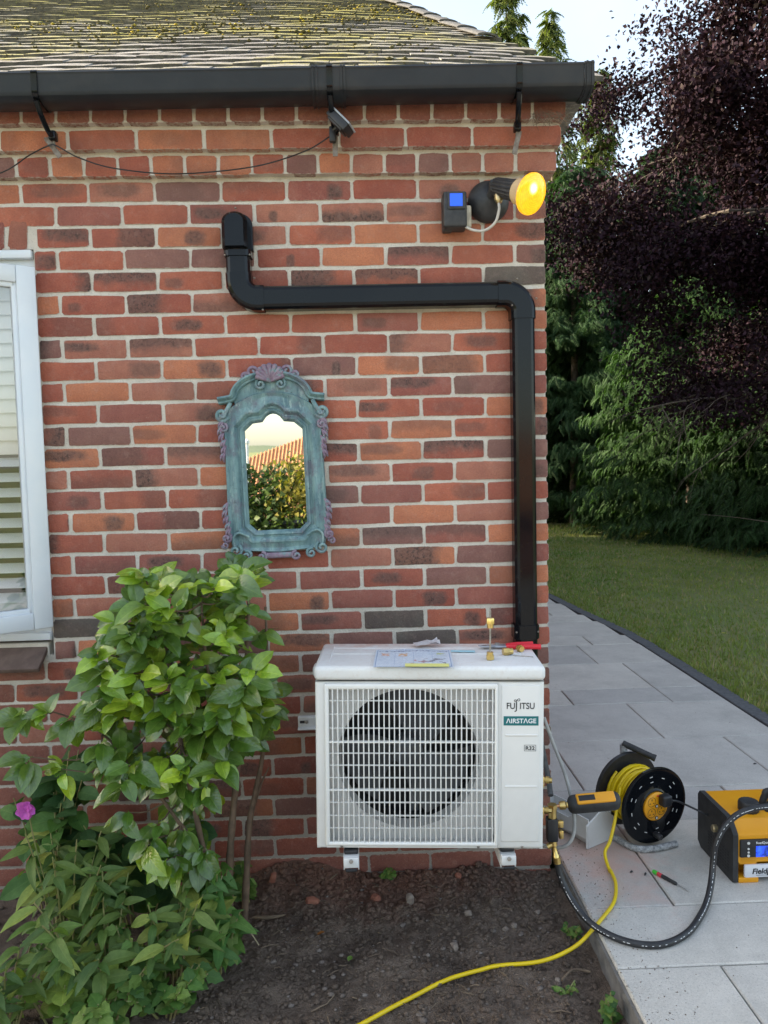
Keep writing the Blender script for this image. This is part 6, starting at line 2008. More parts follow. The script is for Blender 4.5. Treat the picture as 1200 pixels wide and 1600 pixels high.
clusters += [Vector((-1.40, -0.42, 0.725)), Vector((-1.47, -0.42, 0.735)), Vector((-1.33, -0.42, 0.70)), Vector((-1.10, -0.40, 1.12)), Vector((-0.80, -0.36, 1.10)), Vector((-0.97, -0.38, 1.08)), Vector((-0.76, -0.36, 0.68)), Vector((-1.45, -0.44, 0.60)), Vector((-1.36, -.44, .56))]
leaves = []; tw = MB()
centre = Vector((-0.98, -0.28, 0.66))
for ci, p in enumerate(clusters):
    nd = min(nodes, key=lambda q: (q - p).length + (0.5 if q.z > p.z else 0))
    d = (p - nd); L_ = d.length
    if L_ > 0.01:
        mid = nd.lerp(p, .5) + Vector((0, 0, -0.02 * L_ / .1 * .5))
        tw.tube(smooth_path([nd, mid, p], 3), [0.0032, 0.003, .0028, .0026, .0023, .002, .0018], 5)
    out = (p - centre); out.z *= 0.4
    if out.length < .01: out = Vector((0, -1, 0))
    out.normalize()
    front = p.y < -0.36
    young = CR.random() < (0.4 if front else 0.2) and p.z > .4
    n = CR.randint(4, 7)
    a0 = CR.uniform(0, 6.28)
    for i in range(n):
        a = a0 + 2.4 * i
        dirv = Vector((math.cos(a), math.sin(a) * 0.9 - 0.35, CR.uniform(-0.55, 0.35))) + out * 0.7
        dirv += Vector((0, 0, -0.25 if not young else 0.25))
        dirv.normalize()
        upv_ = Vector((CR.uniform(-.35, .35), -0.75 + CR.uniform(-.3, .3), 0.75))
        q = p + Vector((CR.uniform(-.012, .012), CR.uniform(-.012, .012), CR.uniform(-.025, .012)))
        vi = CR.choice(BRIGHT) if (young and CR.random() < .8) or CR.random() < .16 else CR.choice(DEEP)
        leaves.append((q, aim(dirv, upv_, CR.uniform(-.5, .5)), CR.uniform(0.62, 1.16) * (0.9 if young else 1.0), vi))
place_leaves(cam_plant, leaves, CV, 300)
tag(tw.build('twigs', M_BARK, cam_plant, 60), kind='stuff')

# ---- low border plants at the left
PEO = leaf_set('lance', 18, (0.055, 0.115), (0.22, 0.38), [(0.115, 0.19, 0.045), (0.085, 0.15, 0.038), (0.15, 0.225, 0.055), (0.075, 0.135, 0.040), (0.27, 0.32, 0.075), (0.10, 0.165, 0.045)], M_LEAFMATT, 51, (0.1, 0.7), (0.1, 1.0))
ARR = leaf_set('arrow', 8, (0.055, 0.085), (0.65, 0.85), [(0.12, 0.25, 0.05), (0.09, 0.20, 0.05), (0.17, 0.29, 0.07)], M_LEAFMATT, 52, (0.1, 0.4), (0.2, 0.7))
RND = leaf_set('round', 8, (0.040, 0.060), (0.95, 1.15), [(0.20, 0.29, 0.05), (0.27, 0.33, 0.06), (0.13, 0.23, 0.05)], M_LEAFMATT, 53, (0.05, 0.3), (0.1, 0.5))
LOB = leaf_set('lobed', 10, (0.028, 0.048), (0.75, 0.95), [(0.10, 0.20, 0.045), (0.16, 0.26, 0.055), (0.07, 0.15, 0.04)], M_LEAFMATT, 54, (0.1, 0.4), (0.1, 0.6))
BIG = leaf_set('camellia', 8, (0.085, 0.13), (0.50, 0.66), [(0.07, 0.16, 0.045), (0.05, 0.12, 0.04), (0.10, 0.21, 0.05)], M_LEAFMATT, 55, (0.1, 0.4), (0.2, 0.6))
def herb(name, label, cat, base, height, spread, nstem, variants, per, seed, lean=(0, 0), group=None, tipcol=M_STEM, limit=300, sc=(0.8, 1.15), droop=0.15, start=0.25):
    rr = random.Random(seed)
    base = Vector(base); t = thing(name, label, cat, base, group=group)
    lst = []
    for s in range(nstem):
        a = rr.uniform(0, 6.28); r = spread * math.sqrt(rr.random())
        tip = base + Vector((math.cos(a) * r + lean[0], math.sin(a) * r * 0.8 + lean[1], height * rr.uniform(0.62, 1.05)))
        foot = base + Vector((math.cos(a) * r * .22, math.sin(a) * r * .2, 0))
        foot.z = soil_h(foot.x, foot.y) - .004
        mid = foot.lerp(tip, .55) + Vector((0, 0, height * .12))
        pth = smooth_path([foot, mid, tip], 5)
        b = MB(); b.tube(pth, [0.0034 - 0.0018 * i / len(pth) for i in range(len(pth))], 5); b.build('stem', tipcol, t, 60)
        for i in range(per):
            q = start + (1 - start) * (i + rr.random() * .6) / per
            p = pth[min(len(pth) - 1, int(q * (len(pth) - 1)))]
            aa = a * .3 + 2.4 * i + rr.uniform(-.4, .4)
            d = Vector((math.cos(aa), math.sin(aa) - .2, rr.uniform(-droop - .2, 0.45)))
            lst.append((p.copy(), aim(d, (rr.uniform(-.3, .3), -.55, 0.85), rr.uniform(-.4, .4)), rr.uniform(*sc), rr.randrange(len(variants))))
    place_leaves(t, lst, variants, limit)
    return t
bp = 'border plants under the camellia'
herb('peony_plant', 'bushy peony with long dull green leaves at the far left edge', 'plant', (-1.36, -0.46, -0.05), 0.42, 0.22, 11, PEO, 11, 1, group=bp)
herb('peony_plant', 'spreading peony with narrow leaves in front, at the lower left corner', 'plant', (-1.20, -0.62, -0.05), 0.33, 0.24, 12, PEO, 10, 2, group=bp)
herb('peony_plant', 'yellowing peony below the camellia stems', 'plant', (-1.04, -0.52, -0.05), 0.27, 0.18, 9, PEO, 9, 3, group=bp)
herb('peony_plant', 'low peony with small leaves at the bottom left frame corner', 'plant', (-1.45, -0.70, -0.05), 0.24, 0.20, 11, PEO, 10, 21, group=bp, sc=(.6, .95))
herb('small_weed', 'mixed small leaved weed between the peonies, left of the dead leaf', 'weed', (-1.12, -0.60, -0.05), 0.20, 0.16, 10, LOB, 10, 22, group=bp)
herb('broad_leaf_plant', 'plant with broad dark leaves below the window sill', 'plant', (-1.50, -0.22, -0.05), 0.62, 0.20, 10, BIG, 9, 4, group=bp)
herb('broad_leaf_plant', 'dark broad leaved plant in the shade behind the peonies', 'plant', (-1.22, -0.24, -0.05), 0.40, 0.20, 9, BIG, 8, 5, group=bp)
herb('bindweed', 'bindweed with arrow shaped leaves climbing the camellia stems', 'plant', (-0.93, -0.40, -0.05), 0.34, 0.10, 7, ARR, 9, 6, group=bp, droop=.7)
herb('bindweed', 'bindweed trailing over the soil right of the camellia', 'plant', (-0.90, -0.50, -0.055), 0.17, 0.12, 6, ARR, 7, 7, group=bp, droop=.7)
herb('round_leaf_plant', 'yellow green plant with small round leaves at the bottom left', 'plant', (-1.30, -0.68, -0.05), 0.20, 0.14, 8, RND, 6, 8, group=bp)
herb('small_weed', 'leafy weed with small lobed leaves at the bottom edge', 'weed', (-1.02, -0.66, -0.05), 0.13, 0.13, 10, LOB, 9, 9, group=bp)
herb('small_weed', 'feathery weed below the peony, near the bottom left corner', 'weed', (-1.18, -0.74, -0.05), 0.14, 0.14, 9, LOB, 9, 10, group=bp)
herb('small_weed', 'lobed weed creeping at the foot of the camellia stems', 'weed', (-0.86, -0.13, -0.03), 0.10, 0.08, 6, LOB, 8, 11, group=bp)
herb('small_weed', 'green weed at the path edge under the yellow cable', 'weed', (0.195, -0.38, -0.07), 0.05, 0.035, 6, LOB, 5, 12, sc=(.4, .7))
herb('small_weed', 'green weed at the path edge, right bottom of the soil', 'weed', (0.205, -0.74, -0.075), 0.07, 0.035, 6, LOB, 6, 13, sc=(.5, .85))
herb('small_weed', 'pale weed in the soil near the right bottom corner', 'weed', (0.10, -0.64, -0.07), 0.03, 0.05, 6, LOB, 4, 14, sc=(.3, .55))
herb('small_weed', 'tiny seedling below the wall at the middle of the plinth', 'weed', (-0.37, -0.03, -0.06), 0.04, 0.04, 5, LOB, 5, 15, sc=(.5, .8))
# loose leaves on the soil
def loose(name, label, variants, vi, pos, d, s=1.0, cat='leaf', group=None):
    o = put(name, variants[vi][0], pos); o.rotation_euler = aim(d, (0, 0, 1)).to_euler(); o.scale = (s, s, s)
    return tag(o, label, cat, group)
DEAD = leaf_set('camellia', 4, (0.06, 0.08), (0.45, 0.6), [(0.30, 0.11, 0.03), (0.22, 0.09, 0.04), (0.26, 0.16, 0.08)], M_LEAFMATT, 61, (0.3, 0.7), (0.3, 0.9))
loose('fallen_leaf', 'fallen bright green leaf at the bottom edge of the soil', CV, BRIGHT[0], (-0.66, -0.775, -0.045), (0.75, 0.5, 0.1), 0.8)
loose('fallen_leaf', 'orange brown dead leaf among the weeds at the bottom left', DEAD, 0, (-0.985, -0.715, 0.01), (0.3, 0.4, 0.5), 0.9)
loose('fallen_leaf', 'brown dead leaf under the bindweed', DEAD, 1, (-0.96, -0.58, -0.03), (-0.5, 0.4, 0.2), 0.7)
loose('fallen_leaf', 'small red brown leaf on the dug soil', DEAD, 1, (-0.62, -0.36, -0.04), (0.5, 0.3, 0.15), 0.42)
loose('fallen_leaf', 'small green leaf lying on the open soil', CV, DEEP[1], (-0.52, -0.49, -0.045), (0.2, 0.5, 0.05), 0.33)
# pink flower
fl = thing('pink_flower', 'single pink double flower among the leaves at the left edge', 'flower', (-1.44, -0.50, 0.46))
M_PET = m_leaf('petal', 0.5, 0.35, 0.0, 0.3)
pv = leaf_set('round', 3, (0.026, 0.034), (0.8, 1.05), [(0.62, 0.12, 0.52), (0.55, 0.10, 0.48), (0.68, 0.20, 0.58)], M_PET, 71, (0.2, 0.6), (-0.3, 0.4))
fr_ = random.Random(3)
for i in range(13):
    a = 2.4 * i; e = 0.15 + 0.06 * i
    d = Vector((math.cos(a), -0.35 - .25 * (i > 7), math.sin(a) * .9))
    o = put('petal', pv[i % 3][0], Vector((-1.435, -0.515, 0.475)) + Vector((fr_.uniform(-.006, .006), -.002 * i * .5, fr_.uniform(-.006, .006))), fl)
    o.rotation_euler = aim(d, (0, -1, 0.3)).to_euler(); o.scale = (1.0 - .03 * i,) * 3
b = MB(); b.tube(smooth_path([(-1.435, -0.508, 0.465), (-1.43, -0.49, 0.36), (-1.40, -0.47, 0.15), (-1.39, -0.46, -0.05)], 4), 0.0022, 6); b.build('stem', M_STEM, fl, 60)
# thin pale stalks
for i, (pts, lab) in enumerate((([(-0.90, -0.42, 0.20), (-0.93, -0.46, 0.10), (-0.965, -0.50, 0.015)], 'thin pale straw stalk leaning against the camellia'), ([(-0.85, -0.46, 0.08), (-0.82, -0.47, 0.06), (-0.79, -0.46, 0.0)], 'pale dry stalk arching beside the camellia stems'))):
    b = MB(); b.tube(smooth_path(pts, 4), 0.0016, 5); tag(b.build('dry_stalk', mat('dry_straw', (0.45, 0.38, 0.24), (0.36, 0.30, 0.18), 9, .8), None, 60), lab, 'stalk')

# ---- stones and brick pieces on the soil
def rock(name, label, pos, size, m, seed, cat):
    rr = random.Random(seed); bmm = bmesh.new()
    bmesh.ops.create_icosphere(bmm, subdivisions=2, radius=1.0)
    for v in bmm.verts:
        q = 0.82 + 0.30 * mnoise.noise(v.co * 1.3 + Vector((seed * 3.1, 0, 0)))
        v.co *= q
        for a_ in range(3):
            if v.co[a_] > 0.62: v.co[a_] = 0.62 + (v.co[a_] - .62) * .25
            if v.co[a_] < -0.62: v.co[a_] = -0.62 + (v.co[a_] + .62) * .25
        v.co = Vector((v.co.x * size[0], v.co.y * size[1], v.co.z * size[2]))
    me = bpy.data.meshes.new(name); bmm.to_mesh(me); bmm.free(); me.materials.append(m)
    o = put(name, me, (pos[0], pos[1], soil_h(pos[0], pos[1]) + size[2] * .35)); o.rotation_euler = (rr.uniform(-.3, .3), rr.uniform(-.3, .3), rr.uniform(0, 6))
    return tag(o, label, cat)
M_BF = mat('broken_brick', (0.24, 0.085, 0.055), (0.34, 0.14, 0.09), 30, .95, .5, 150, dirt=.3)
M_ST = mat('field_stone', (0.20, 0.15, 0.12), (0.32, 0.27, 0.22), 25, .9, .4, 120)
rock('brick_fragment', 'upright broken brick piece on the heap beside the camellia', (-0.79, -0.075), (.020, .016, .032), M_BF, 1, 'brick')
rock('brick_fragment', 'tan brick shard lying on the soil below the mirror', (-0.645, -0.175), (.036, .020, .018), M_BF, 2, 'brick')
rock('brick_fragment', 'small red brick piece in front of the left bracket arm', (-0.43, -0.145), (.026, .020, .018), M_BF, 3, 'brick')
rock('brick_fragment', 'red brick chip at the wall foot under the unit', (-0.13, -0.055), (.020, .016, .014), M_BF, 4, 'brick')
rock('stone', 'tan upright stone in the middle of the dug soil', (-0.312, -0.172), (.024, .020, .032), M_ST, 5, 'stone')
rock('stone', 'grey flat stone right of the tan stone', (-0.125, -0.262), (.018, .014, .016), M_ST, 6, 'stone')
rock('stone', 'round pebble, left one of the pair by the path', (-0.012, -0.327), (.013, .012, .011), M_ST, 7, 'stone')
rock('stone', 'round pebble, right one of the pair by the path', (0.018, -0.312), (.014, .013, .012), M_ST, 8, 'stone')
rock('stone', 'pale pebble beside the path edging', (0.11, -0.245), (.014, .012, .011), M_ST, 9, 'stone')
rock('stone', 'brown stone just above the yellow cable', (-0.19, -0.42), (.016, .020, .018), M_ST, 10, 'stone')
rock('stone', 'pale pebble low on the right of the soil', (0.092, -0.585), (.013, .011, .010), M_ST, 11, 'stone')
b = MB(); b.tube(smooth_path([(-0.84, -0.235, -.048), (-0.78, -0.25, -.042), (-0.735, -0.235, -.045)], 4), [.003, .005, .006, .006, .006, .006, .005, .004, .002], 6); tag(b.build('twig', M_STRAW, None, 60), 'pale curved twig on the soil right of the camellia', 'twig')
b = MB(); b.tube(smooth_path([(0.10, -0.60, -.055), (0.14, -0.57, -.045), (0.19, -0.575, -.05)], 4), 0.004, 6); tag(b.build('twig', M_STRAW, None, 60), 'pale twig on the soil near the path edge', 'twig')

# =================================================================== TREES
def spray_template(nf=7, seed=0):
    """flat drooping fan along +x with side fingers; triangles"""
    r = np.random.default_rng(seed); V = []; T = []; C = []
    def tri(a, b, c, w):
        o = len(V); V.extend([a, b, c]); T.append([o, o + 1, o + 2]); C.extend([0.55, 0.55, w])
    def bend(x): return -0.42 * x * x
    for i in range(nf):
        t = i / (nf - 1)
        x = 0.05 + 0.80 * t
        L = 0.34 * (1 - 0.5 * t) * (0.8 + 0.4 * r.random())
        for s in (-1, 1):
            a = np.array([x, 0, bend(x)]); d = np.array([0.72, s * 0.68, -0.25 + 0.2 * (r.random() - .5)])
            tip = a + d * L; w = np.array([0.075, 0, 0.01]) * (1.2 - .5 * t)
            m_ = a + d * L * .45 + np.array([0.0, 0.0, 0.02])
            tri(a - w, a + w, tip, 1.25)
            n_ = np.array([d[1] * s, -d[0] * s * .3, 0.25]) * .14
    tri(np.array([0.0, -0.03, 0]), np.array([0.0, 0.03, 0]), np.array([1.0, 0, bend(1.0)]), 1.3)
    return np.array(V), np.array(T), np.array(C)
def instance_np(tmpl, pos, X, Y, Z, scale):
    """pos (n,3), axes (n,3) each"""
    V, T, C = tmpl
    n = len(pos); k_ = len(V)
    M = np.stack([X, Y, Z], 2) * scale[:, None, None]
    P = np.einsum('nij,kj->nki', M, V) + pos[:, None, :]
    TT = T[None] + (np.arange(n) * k_)[:, None, None]
    return P.reshape(-1, 3), TT.reshape(-1, 3), np.tile(C, n)
def norm(a): return a / np.maximum(1e-9, np.linalg.norm(a, axis=1, keepdims=True))
def conifer(label, base, H, Rd, nb, ns, seed, c_lo, c_hi, zb=0.0, taper=0.8, group='conifers along the garden boundary', ragged=0.25, spray=(0.16, 0.30), cat='tree', lobes=5, kmin=0.06, name='conifer_tree'):
    g = np.random.default_rng(seed)
    t = thing(name, label, cat, base, group=group)
    tb = MB(); tb.tube([Vector(base) + Vector((0, 0, -0.1)), Vector(base) + Vector((.03 * H * .2, 0, H * .5)), Vector(base) + Vector((0.0, 0, H * .96))], [0.014 * H, 0.010 * H, 0.004], 8); tb.build('trunk', M_TWIG, t, 60)
    # branches
    zf = g.random(nb) ** 0.95
    az = g.random(nb) * 2 * np.pi
    prof = np.where(zf < .12, 0.78 + 0.22 * zf / .12, 1.0) * (1 - zf) ** taper + 0.03
    lob = 1 + ragged * np.sin(az * lobes + zf * 9 + seed) * 0.6 + ragged * (g.random(nb) - .5) * 1.6
    Lb = Rd * prof * lob
    k_ = kmin + (1 - kmin) * g.random((nb, ns)) ** 0.7            # more sprays near the branch tips
    rise = 0.25 - 0.30 * k_ + 0.3 * zf[:, None]
    x = Lb[:, None] * k_
    dirx, diry = np.cos(az)[:, None], np.sin(az)[:, None]
    ja = 0.30 * (g.random((nb, ns)) - .5)
    px = x * (dirx - diry * ja); py = x * (diry + dirx * ja)
    pz = zb + zf[:, None] * (H - zb) + Lb[:, None] * (rise * k_) + 0.10 * (g.random((nb, ns)) - .5)
    pz = np.maximum(pz, 0.05)
    pos = np.stack([px, py, pz], 2).reshape(-1, 3)
    n = len(pos)
    out = norm(np.stack([np.broadcast_to(dirx, px.shape), np.broadcast_to(diry, px.shape), np.full(px.shape, 0.0)], 2).reshape(-1, 3) + 0.55 * (g.random((n, 3)) - .5))
    tang = np.stack([-out[:, 1], out[:, 0], np.zeros(n)], 1)
    X = norm(out * (0.25 + 0.5 * g.random((n, 1))) + tang * (1.5 * (g.random((n, 1)) - .5)) + np.array([0, 0, -1.0]) * (0.15 + 0.75 * g.random((n, 1))))
    nrm_ = norm(out * 0.8 + np.array([0, 0, 0.55]) + 0.7 * (g.random((n, 3)) - .5))
    Y = norm(np.cross(nrm_, X)); Z = np.cross(X, Y)
    sc_ = spray[0] + (spray[1] - spray[0]) * g.random(n)
    Vv, Tt, Cc = [], [], []; off = 0
    tint = []
    idx = g.integers(0, 4, n)
    shade = (0.65 + 0.7 * g.random(n))
    for q in range(4):
        s = idx == q
        P, T3, C3 = instance_np(TMPL[q], pos[s], X[s], Y[s], Z[s], sc_[s])
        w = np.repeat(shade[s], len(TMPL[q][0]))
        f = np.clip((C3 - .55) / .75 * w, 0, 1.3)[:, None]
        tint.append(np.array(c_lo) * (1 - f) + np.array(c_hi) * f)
        Vv.append(P); Tt.append(T3 + off); off += len(P)
    me = np_mesh('crown', np.concatenate(Vv), np.concatenate(Tt), M_CONIFER, np.concatenate(tint))
    o = bpy.data.objects.new('crown', me); COL.objects.link(o); o.parent = t
    return t
TMPL = [spray_template(7, s) for s in range(4)]
DG = (0.014, 0.036, 0.014); MG = (0.06, 0.12, 0.04); LG = (0.10, 0.16, 0.045); YG = (0.30, 0.36, 0.11); BG = (0.050, 0.105, 0.048)  # YG puts the sunlight on the far tops into the leaf tint
# hedge of cypress at the right, in the shade
conifer('broad cypress with drooping green sprays down to the lawn', (5.5, 11.0, 0), 4.6, 2.1, 520, 42, 1, DG, (0.080, 0.185, 0.050), taper=.62, spray=(.13, .26))
conifer('dark cypress right of the broad one, under the purple tree', (6.5, 8.9, 0), 4.2, 2.0, 480, 40, 2, DG, (0.070, 0.165, 0.055), taper=.6, spray=(.13, .25))
conifer('dark green cypress at the far right of the hedge', (7.9, 7.6, 0), 4.6, 2.2, 420, 34, 3, DG, (0.060, 0.145, 0.055), taper=.55, spray=(.14, .28))
conifer('tall cypress rising close behind the wall corner', (4.3, 14.2, 0), 7.6, 2.0, 520, 40, 4, DG, (0.070, 0.155, 0.055), taper=.6, spray=(.15, .30))
conifer('taller cypress behind the hedge, half hidden by purple leaves', (6.4, 14.6, 0), 8.2, 2.1, 400, 22, 5, DG, BG, taper=.55, spray=(.24, .42))
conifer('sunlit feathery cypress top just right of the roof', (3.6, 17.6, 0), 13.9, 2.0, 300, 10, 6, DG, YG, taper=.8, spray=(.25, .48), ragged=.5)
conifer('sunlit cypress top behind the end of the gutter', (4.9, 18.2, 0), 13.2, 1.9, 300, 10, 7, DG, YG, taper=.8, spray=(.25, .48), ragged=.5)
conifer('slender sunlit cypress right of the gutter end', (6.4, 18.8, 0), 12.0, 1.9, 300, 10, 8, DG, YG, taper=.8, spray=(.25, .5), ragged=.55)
conifer('cypress behind the purple tree at the right', (8.9, 13.6, 0), 9.0, 2.6, 380, 22, 9, DG, BG, taper=.5, spray=(.26, .46))
conifer('outer cypress of the hedge near the right frame edge', (9.8, 9.6, 0), 7.0, 2.6, 360, 20, 10, DG, BG, taper=.5, spray=(.24, .44))
conifer('dense cypress filling the gap behind the lawn', (5.2, 16.6, 0), 8.5, 2.2, 380, 22, 11, DG, BG, taper=.45, spray=(.26, .46))
conifer('dense cypress behind the far right of the hedge', (8.0, 16.4, 0), 9.5, 2.4, 380, 22, 12, DG, BG, taper=.45, spray=(.28, .5))
conifer('shaded cypress beyond the end of the path', (2.0, 17.4, 0), 9.5, 1.9, 300, 20, 13, DG, BG, taper=.5, spray=(.26, .46))
conifer('small cypress in the gap beyond the path end', (3.2, 15.8, 0), 6.5, 1.5, 260, 20, 14, DG, BG, taper=.5, spray=(.2, .38))
for i, (x, y, h) in enumerate(((-1.0, 17.5, 10.0), (-4.2, 17.2, 10.5), (-7.4, 17.4, 10.0), (-10.6, 17.0, 10.0), (-13.6, 15.5, 9.5))):  # unseen row, added to keep low sun off the cypresses at the right
    conifer(('first', 'second', 'third', 'fourth', 'fifth')[i] + ' cypress from the right in the unseen row added behind the house to block sun', (x, y, 0), h, 2.3, 150, 14, 20 + i, DG, LG, taper=.6, spray=(.4, .7), group='added sun-blocking cypresses behind the house')

# ---- purple leaved tree
PT = thing('purple_tree', 'large dark purple leaved tree overhanging the lawn at the right', 'tree', (6.6, 6.7, 0.0))
PRG = random.Random(17)
trunk = smooth_path([(6.6, 6.7, -0.1), (6.55, 6.65, 1.2), (6.5, 6.6, 2.6), (6.35, 6.5, 4.2), (6.2, 6.4, 6.0), (6.1, 6.3, 7.6)], 5)
b = MB(); b.tube(trunk, [0.16 * (1 - .8 * i / len(trunk)) for i in range(len(trunk))], 10); b.build('trunk', M_TWIG, PT, 60)
limb_pts = []; lb_ = MB()
def limb(a, d, L, r, depth):
    n = 5; pts = [Vector(a)]; dd = Vector(d).normalized()
    for i in range(n):
        dd = (dd + Vector((PRG.uniform(-.22, .22), PRG.uniform(-.22, .22), PRG.uniform(-.16, .12) - 0.03 * depth))).normalized()
        pts.append(pts[-1] + dd * L / n)
    lb_.tube(pts, [r * (1 - .75 * i / n) for i in range(n + 1)], 5 if depth < 2 else 3)
    for p in pts[1:]: limb_pts.append((p, depth))
    if depth < 3:
        for i in range(4 if depth == 0 else 4):
            k_ = PRG.randint(1, n)
            nd = (dd + Vector((PRG.uniform(-1, 1), PRG.uniform(-1, 1), PRG.uniform(-.55, .6)))).normalized()
            limb(pts[k_], nd, L * PRG.uniform(.42, .62), r * .45, depth + 1)
for i in range(17):
    z = 1.9 + 5.4 * i / 16
    base_p = min(trunk, key=lambda p: abs(p.z - z))
    a = 2.4 * i + .5
    d = Vector((math.cos(a) - .35, math.sin(a) - .15, PRG.uniform(.05, .5)))
    limb(base_p, d, PRG.uniform(1.7, 2.5) * (1.0 if z < 5.5 else .8), 0.05, 0)
# limbs reaching left over the lawn
for (z, dx, dy, dz, L) in ((2.5, -1, -.05, .05, 2.4), (3.2, -1, .25, .12, 2.9), (3.9, -1, -.2, .2, 2.9), (4.6, -1, .1, .25, 3.1), (5.2, -1, -.3, .35, 2.7), (5.8, -1, .2, .5, 2.6), (6.2, -.6, -.6, .5, 2.4), (3.0, -.5, -1, .1, 2.2), (4.4, -.5, -1, .25, 2.3)):
    base_p = min(trunk, key=lambda p: abs(p.z - z)); limb(base_p, Vector((dx, dy, dz)), L, 0.05, 0)
lb_.build('limbs', M_TWIG, PT, 60)
g = np.random.default_rng(99)
LP = np.array([p[:] for p, d in limb_pts if d >= 1]); 
keep = LP[:, 2] > 2.05
LP = LP[keep]
nl = 300000
ii = g.integers(0, len(LP), nl)
pos = LP[ii] + g.normal(0, 1, (nl, 3)) * np.array([.19, .19, .15])
X = norm(g.normal(0, 1, (nl, 3)) + np.array([0, 0, -.45])); up = g.normal(0, 1, (nl, 3)) * .7 + np.array([0, 0, 1.0])
Y = norm(np.cross(up, X)); Z = np.cross(X, Y)
lt_ = (np.array([[0, 0, 0], [.45, .34, .06], [.45, -.34, .06], [1.0, 0, -.08], [.45, 0, 0.0]]), np.array([[0, 4, 1], [4, 3, 1], [0, 2, 4], [4, 2, 3]]), np.ones(5))
lt2 = (np.array([[0, 0, 0], [.5, .32, .07], [.5, -.32, .07], [1.0, 0, -.10]]), np.array([[0, 2, 1], [2, 3, 1]]), np.ones(4))
P, T3, _ = instance_np(lt2, pos, X, Y, Z, 0.042 + 0.034 * g.random(nl))
cA = np.array([0.018, 0.009, 0.015]); cB = np.array([0.032, 0.014, 0.025]); cC = np.array([0.05, 0.035, 0.035])
w = g.random((nl, 1)); tint = cA * (1 - w) + cB * w
sel = g.random(nl) < .07; tint[sel] = cC
me = np_mesh('crown', P - np.array([6.6, 6.7, 0.0]), T3, M_PURPLE, np.repeat(tint, 4, 0))
o = bpy.data.objects.new('crown', me); COL.objects.link(o); o.parent = PT
# bare grey twigs of a shrub tangled under the purple crown
gt = thing('bare_shrub', 'tangle of bare grey twigs under the purple tree', 'shrub', (6.0, 6.9, 0.0))
bt_ = MB()
for i in range(70):
    p = Vector((5.9 + PRG.uniform(-.3, .5), 6.7 + PRG.uniform(-.4, .3), PRG.uniform(.2, 1.6)))
    d = Vector((PRG.uniform(-1.0, .6), PRG.uniform(-.8, .2), PRG.uniform(.35, 1.2))).normalized()
    pts = [p]
    for k_ in range(6):
        d = (d + Vector((PRG.uniform(-.25, .25), PRG.uniform(-.25, .25), PRG.uniform(-.18, .08)))).normalized()
        pts.append(pts[-1] + d * PRG.uniform(.2, .38))
    bt_.tube(pts, [.008, .007, .006, .005, .004, .003, .002], 4)
bt_.build('twigs', mat('pale_twig', (0.20, 0.165, 0.135), (0.13, 0.105, 0.09), 9, .9), gt, 60)

# ---- seen only in the mirror: hedge, tiled bungalow, pale post
HD = thing('garden_hedge', 'leafy green garden hedge reflected in the mirror', 'hedge', (-1.9, -7.6, -0.6))
g = np.random.default_rng(5); nl = 26000
u = g.random(nl); x = -6.0 + 7.2 * u
topz = 1.42 + 0.14 * np.sin(x * 1.9) + 0.16 * np.sin(x * 4.7 + 1) + 0.35 * (x + 1.9) * -0.10
ph = g.random(nl) * np.pi; rad = np.sqrt(0.55 + .45 * g.random(nl))
yy = -7.6 + 0.65 * np.cos(ph) * rad; zz = -0.9 + (topz + 0.9) * np.sin(ph) ** .6 * rad
pos = np.stack([x, yy, zz], 1) + g.normal(0, .05, (nl, 3))
X = norm(g.normal(0, 1, (nl, 3))); Y = norm(np.cross(g.normal(0, 1, (nl, 3)) + np.array([0, .5, .8]), X)); Z = np.cross(X, Y)
P, T3, _ = instance_np(lt_, pos, X, Y, Z, 0.06 + .05 * g.random(nl))
w = g.random((nl, 1)); tint = np.array([.035, .075, .022]) * (1 - w) + np.array([.085, .13, .032]) * w
yl = (x + .5 * g.random(nl) > -1.2) & (zz > .75); tint[yl] = np.array([.22, .20, .04])  # sunlight on the upper hedge painted as a yellow leaf tint
me = np_mesh('foliage', P - np.array([-1.9, -7.6, -.6]), T3, M_HEDGE, np.repeat(tint, 5, 0)); o = bpy.data.objects.new('foliage', me); COL.objects.link(o); o.parent = HD
b = MB(); b.box((-2.4, -7.6, -0.2), (7.0, .5, 1.6)); b.build('inner_branches', mat('hedge_inside', (0.02, 0.025, 0.012)), HD, 0)
BH = thing('bungalow', 'bungalow with orange clay tiled roof reflected in the mirror', 'house', (0.6, -23.0, -2.0))
M_CLAY = mat('clay_tile', (0.42, 0.19, 0.09), (0.50, 0.27, 0.14), 6, .85, .2, 40, world=True)
b = MB(); ex0, ex1, ey0, ey1, ez, rz_ = -7.8, 9.0, -27.0, -19.5, -0.05, 2.3
ya = (ey0 + ey1) / 2
b.add([(ex0, ey1, ez), (ex1, ey1, ez), (ex1, ey0, ez), (ex0, ey0, ez), (ex0 + 6.1, ya, rz_), (ex1 - 3.75, ya, rz_)], [(0, 1, 5, 4), (1, 2, 5), (2, 3, 4, 5), (3, 0, 4), (0, 3, 2, 1)])
rf2 = b.build('roof', M_CLAY, BH, 0)
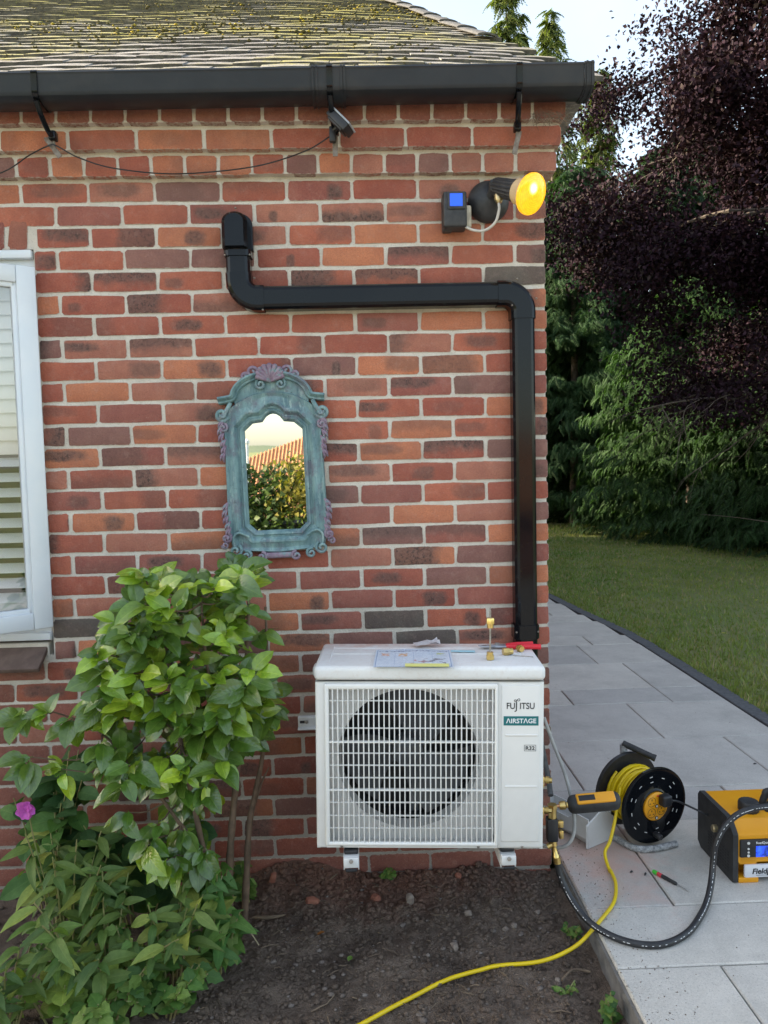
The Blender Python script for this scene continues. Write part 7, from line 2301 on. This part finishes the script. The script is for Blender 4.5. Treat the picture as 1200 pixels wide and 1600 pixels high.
b = MB(); b.box(((ex0 + ex1) / 2, ya, -1.0), (ex1 - ex0 - .8, ey1 - ey0 - .8, 2.3)); b.build('wall', M_SIDE, BH, 0)
# rolls of the pantiles, front slope and the hip end that show in the mirror
pr_ = MB()
xx = ex0 + .1
while xx < 4.0:
    zt = min(1.0, (xx - ex0) / 6.1)
    a = Vector((xx, ey1, ez + .02)); c_ = Vector((xx, ey1 + (ya - ey1) * zt, ez + (rz_ - ez) * zt + .02))
    pr_.tube([a, c_], 0.025, 5); xx += 0.115
tag(pr_.build('pantile_rolls', M_CLAY, rf2, 60), kind='stuff')
b = MB(); b.cyl((-2.45, -11.2, -1.6), (-2.45, -11.2, 1.75), 0.03, 8); b.lathe([(.05, 0), (.05, .05), (0, .09)], Matrix.Translation((-2.45, -11.2, 1.72)), 8)
tag(b.build('garden_post', M_UPVC, None, 40), 'slim white post standing behind the hedge, reflected in the mirror', 'post')

hb_ = MB(); vs = []; fs = []
for i in range(41):
    x = -260 + 13 * i
    z = 3.6 + 2.2 * math.exp(-((x + 60) / 70.0) ** 2) + 0.4 * math.sin(x * .11)
    vs += [(x, -290, -4), (x, -310, z), (x, -340, -4)]
for i in range(40):
    a = i * 3; fs += [(a, a + 3, a + 4, a + 1), (a + 1, a + 4, a + 5, a + 2)]
hb_.add(vs, fs)
tag(hb_.build('hill', mat('far_hill', (0.12, 0.16, 0.10), (0.16, 0.19, 0.12), .05, .95, world=True), None, 180), kind='structure')
# a few yellow leaves fallen on the lawn
for i, (x, y, s, lab) in enumerate(((2.75, 2.55, .9, 'yellow fallen leaf on the lawn, the larger of two near the kerb'), (2.45, 3.25, .6, 'tiny yellow leaf on the lawn beyond the larger one'), (3.4, 4.6, .6, 'pale leaf lying further out on the lawn'))):
    b = MB(); vs, fs, lv = leaf_geo('round', 0.075 * s, 0.06 * s, .2, .3, 0, 6, i); b.add(vs, fs, None, (0.55, 0.50, 0.06), lv)
    o = put('fallen_leaf', b.mesh('fallen_leaf', M_LEAFMATT, 180, attrs=True), (x, y, 0.025)); o.rotation_euler = (.2, .1, i * 1.3)
    tag(o, lab, 'leaf')
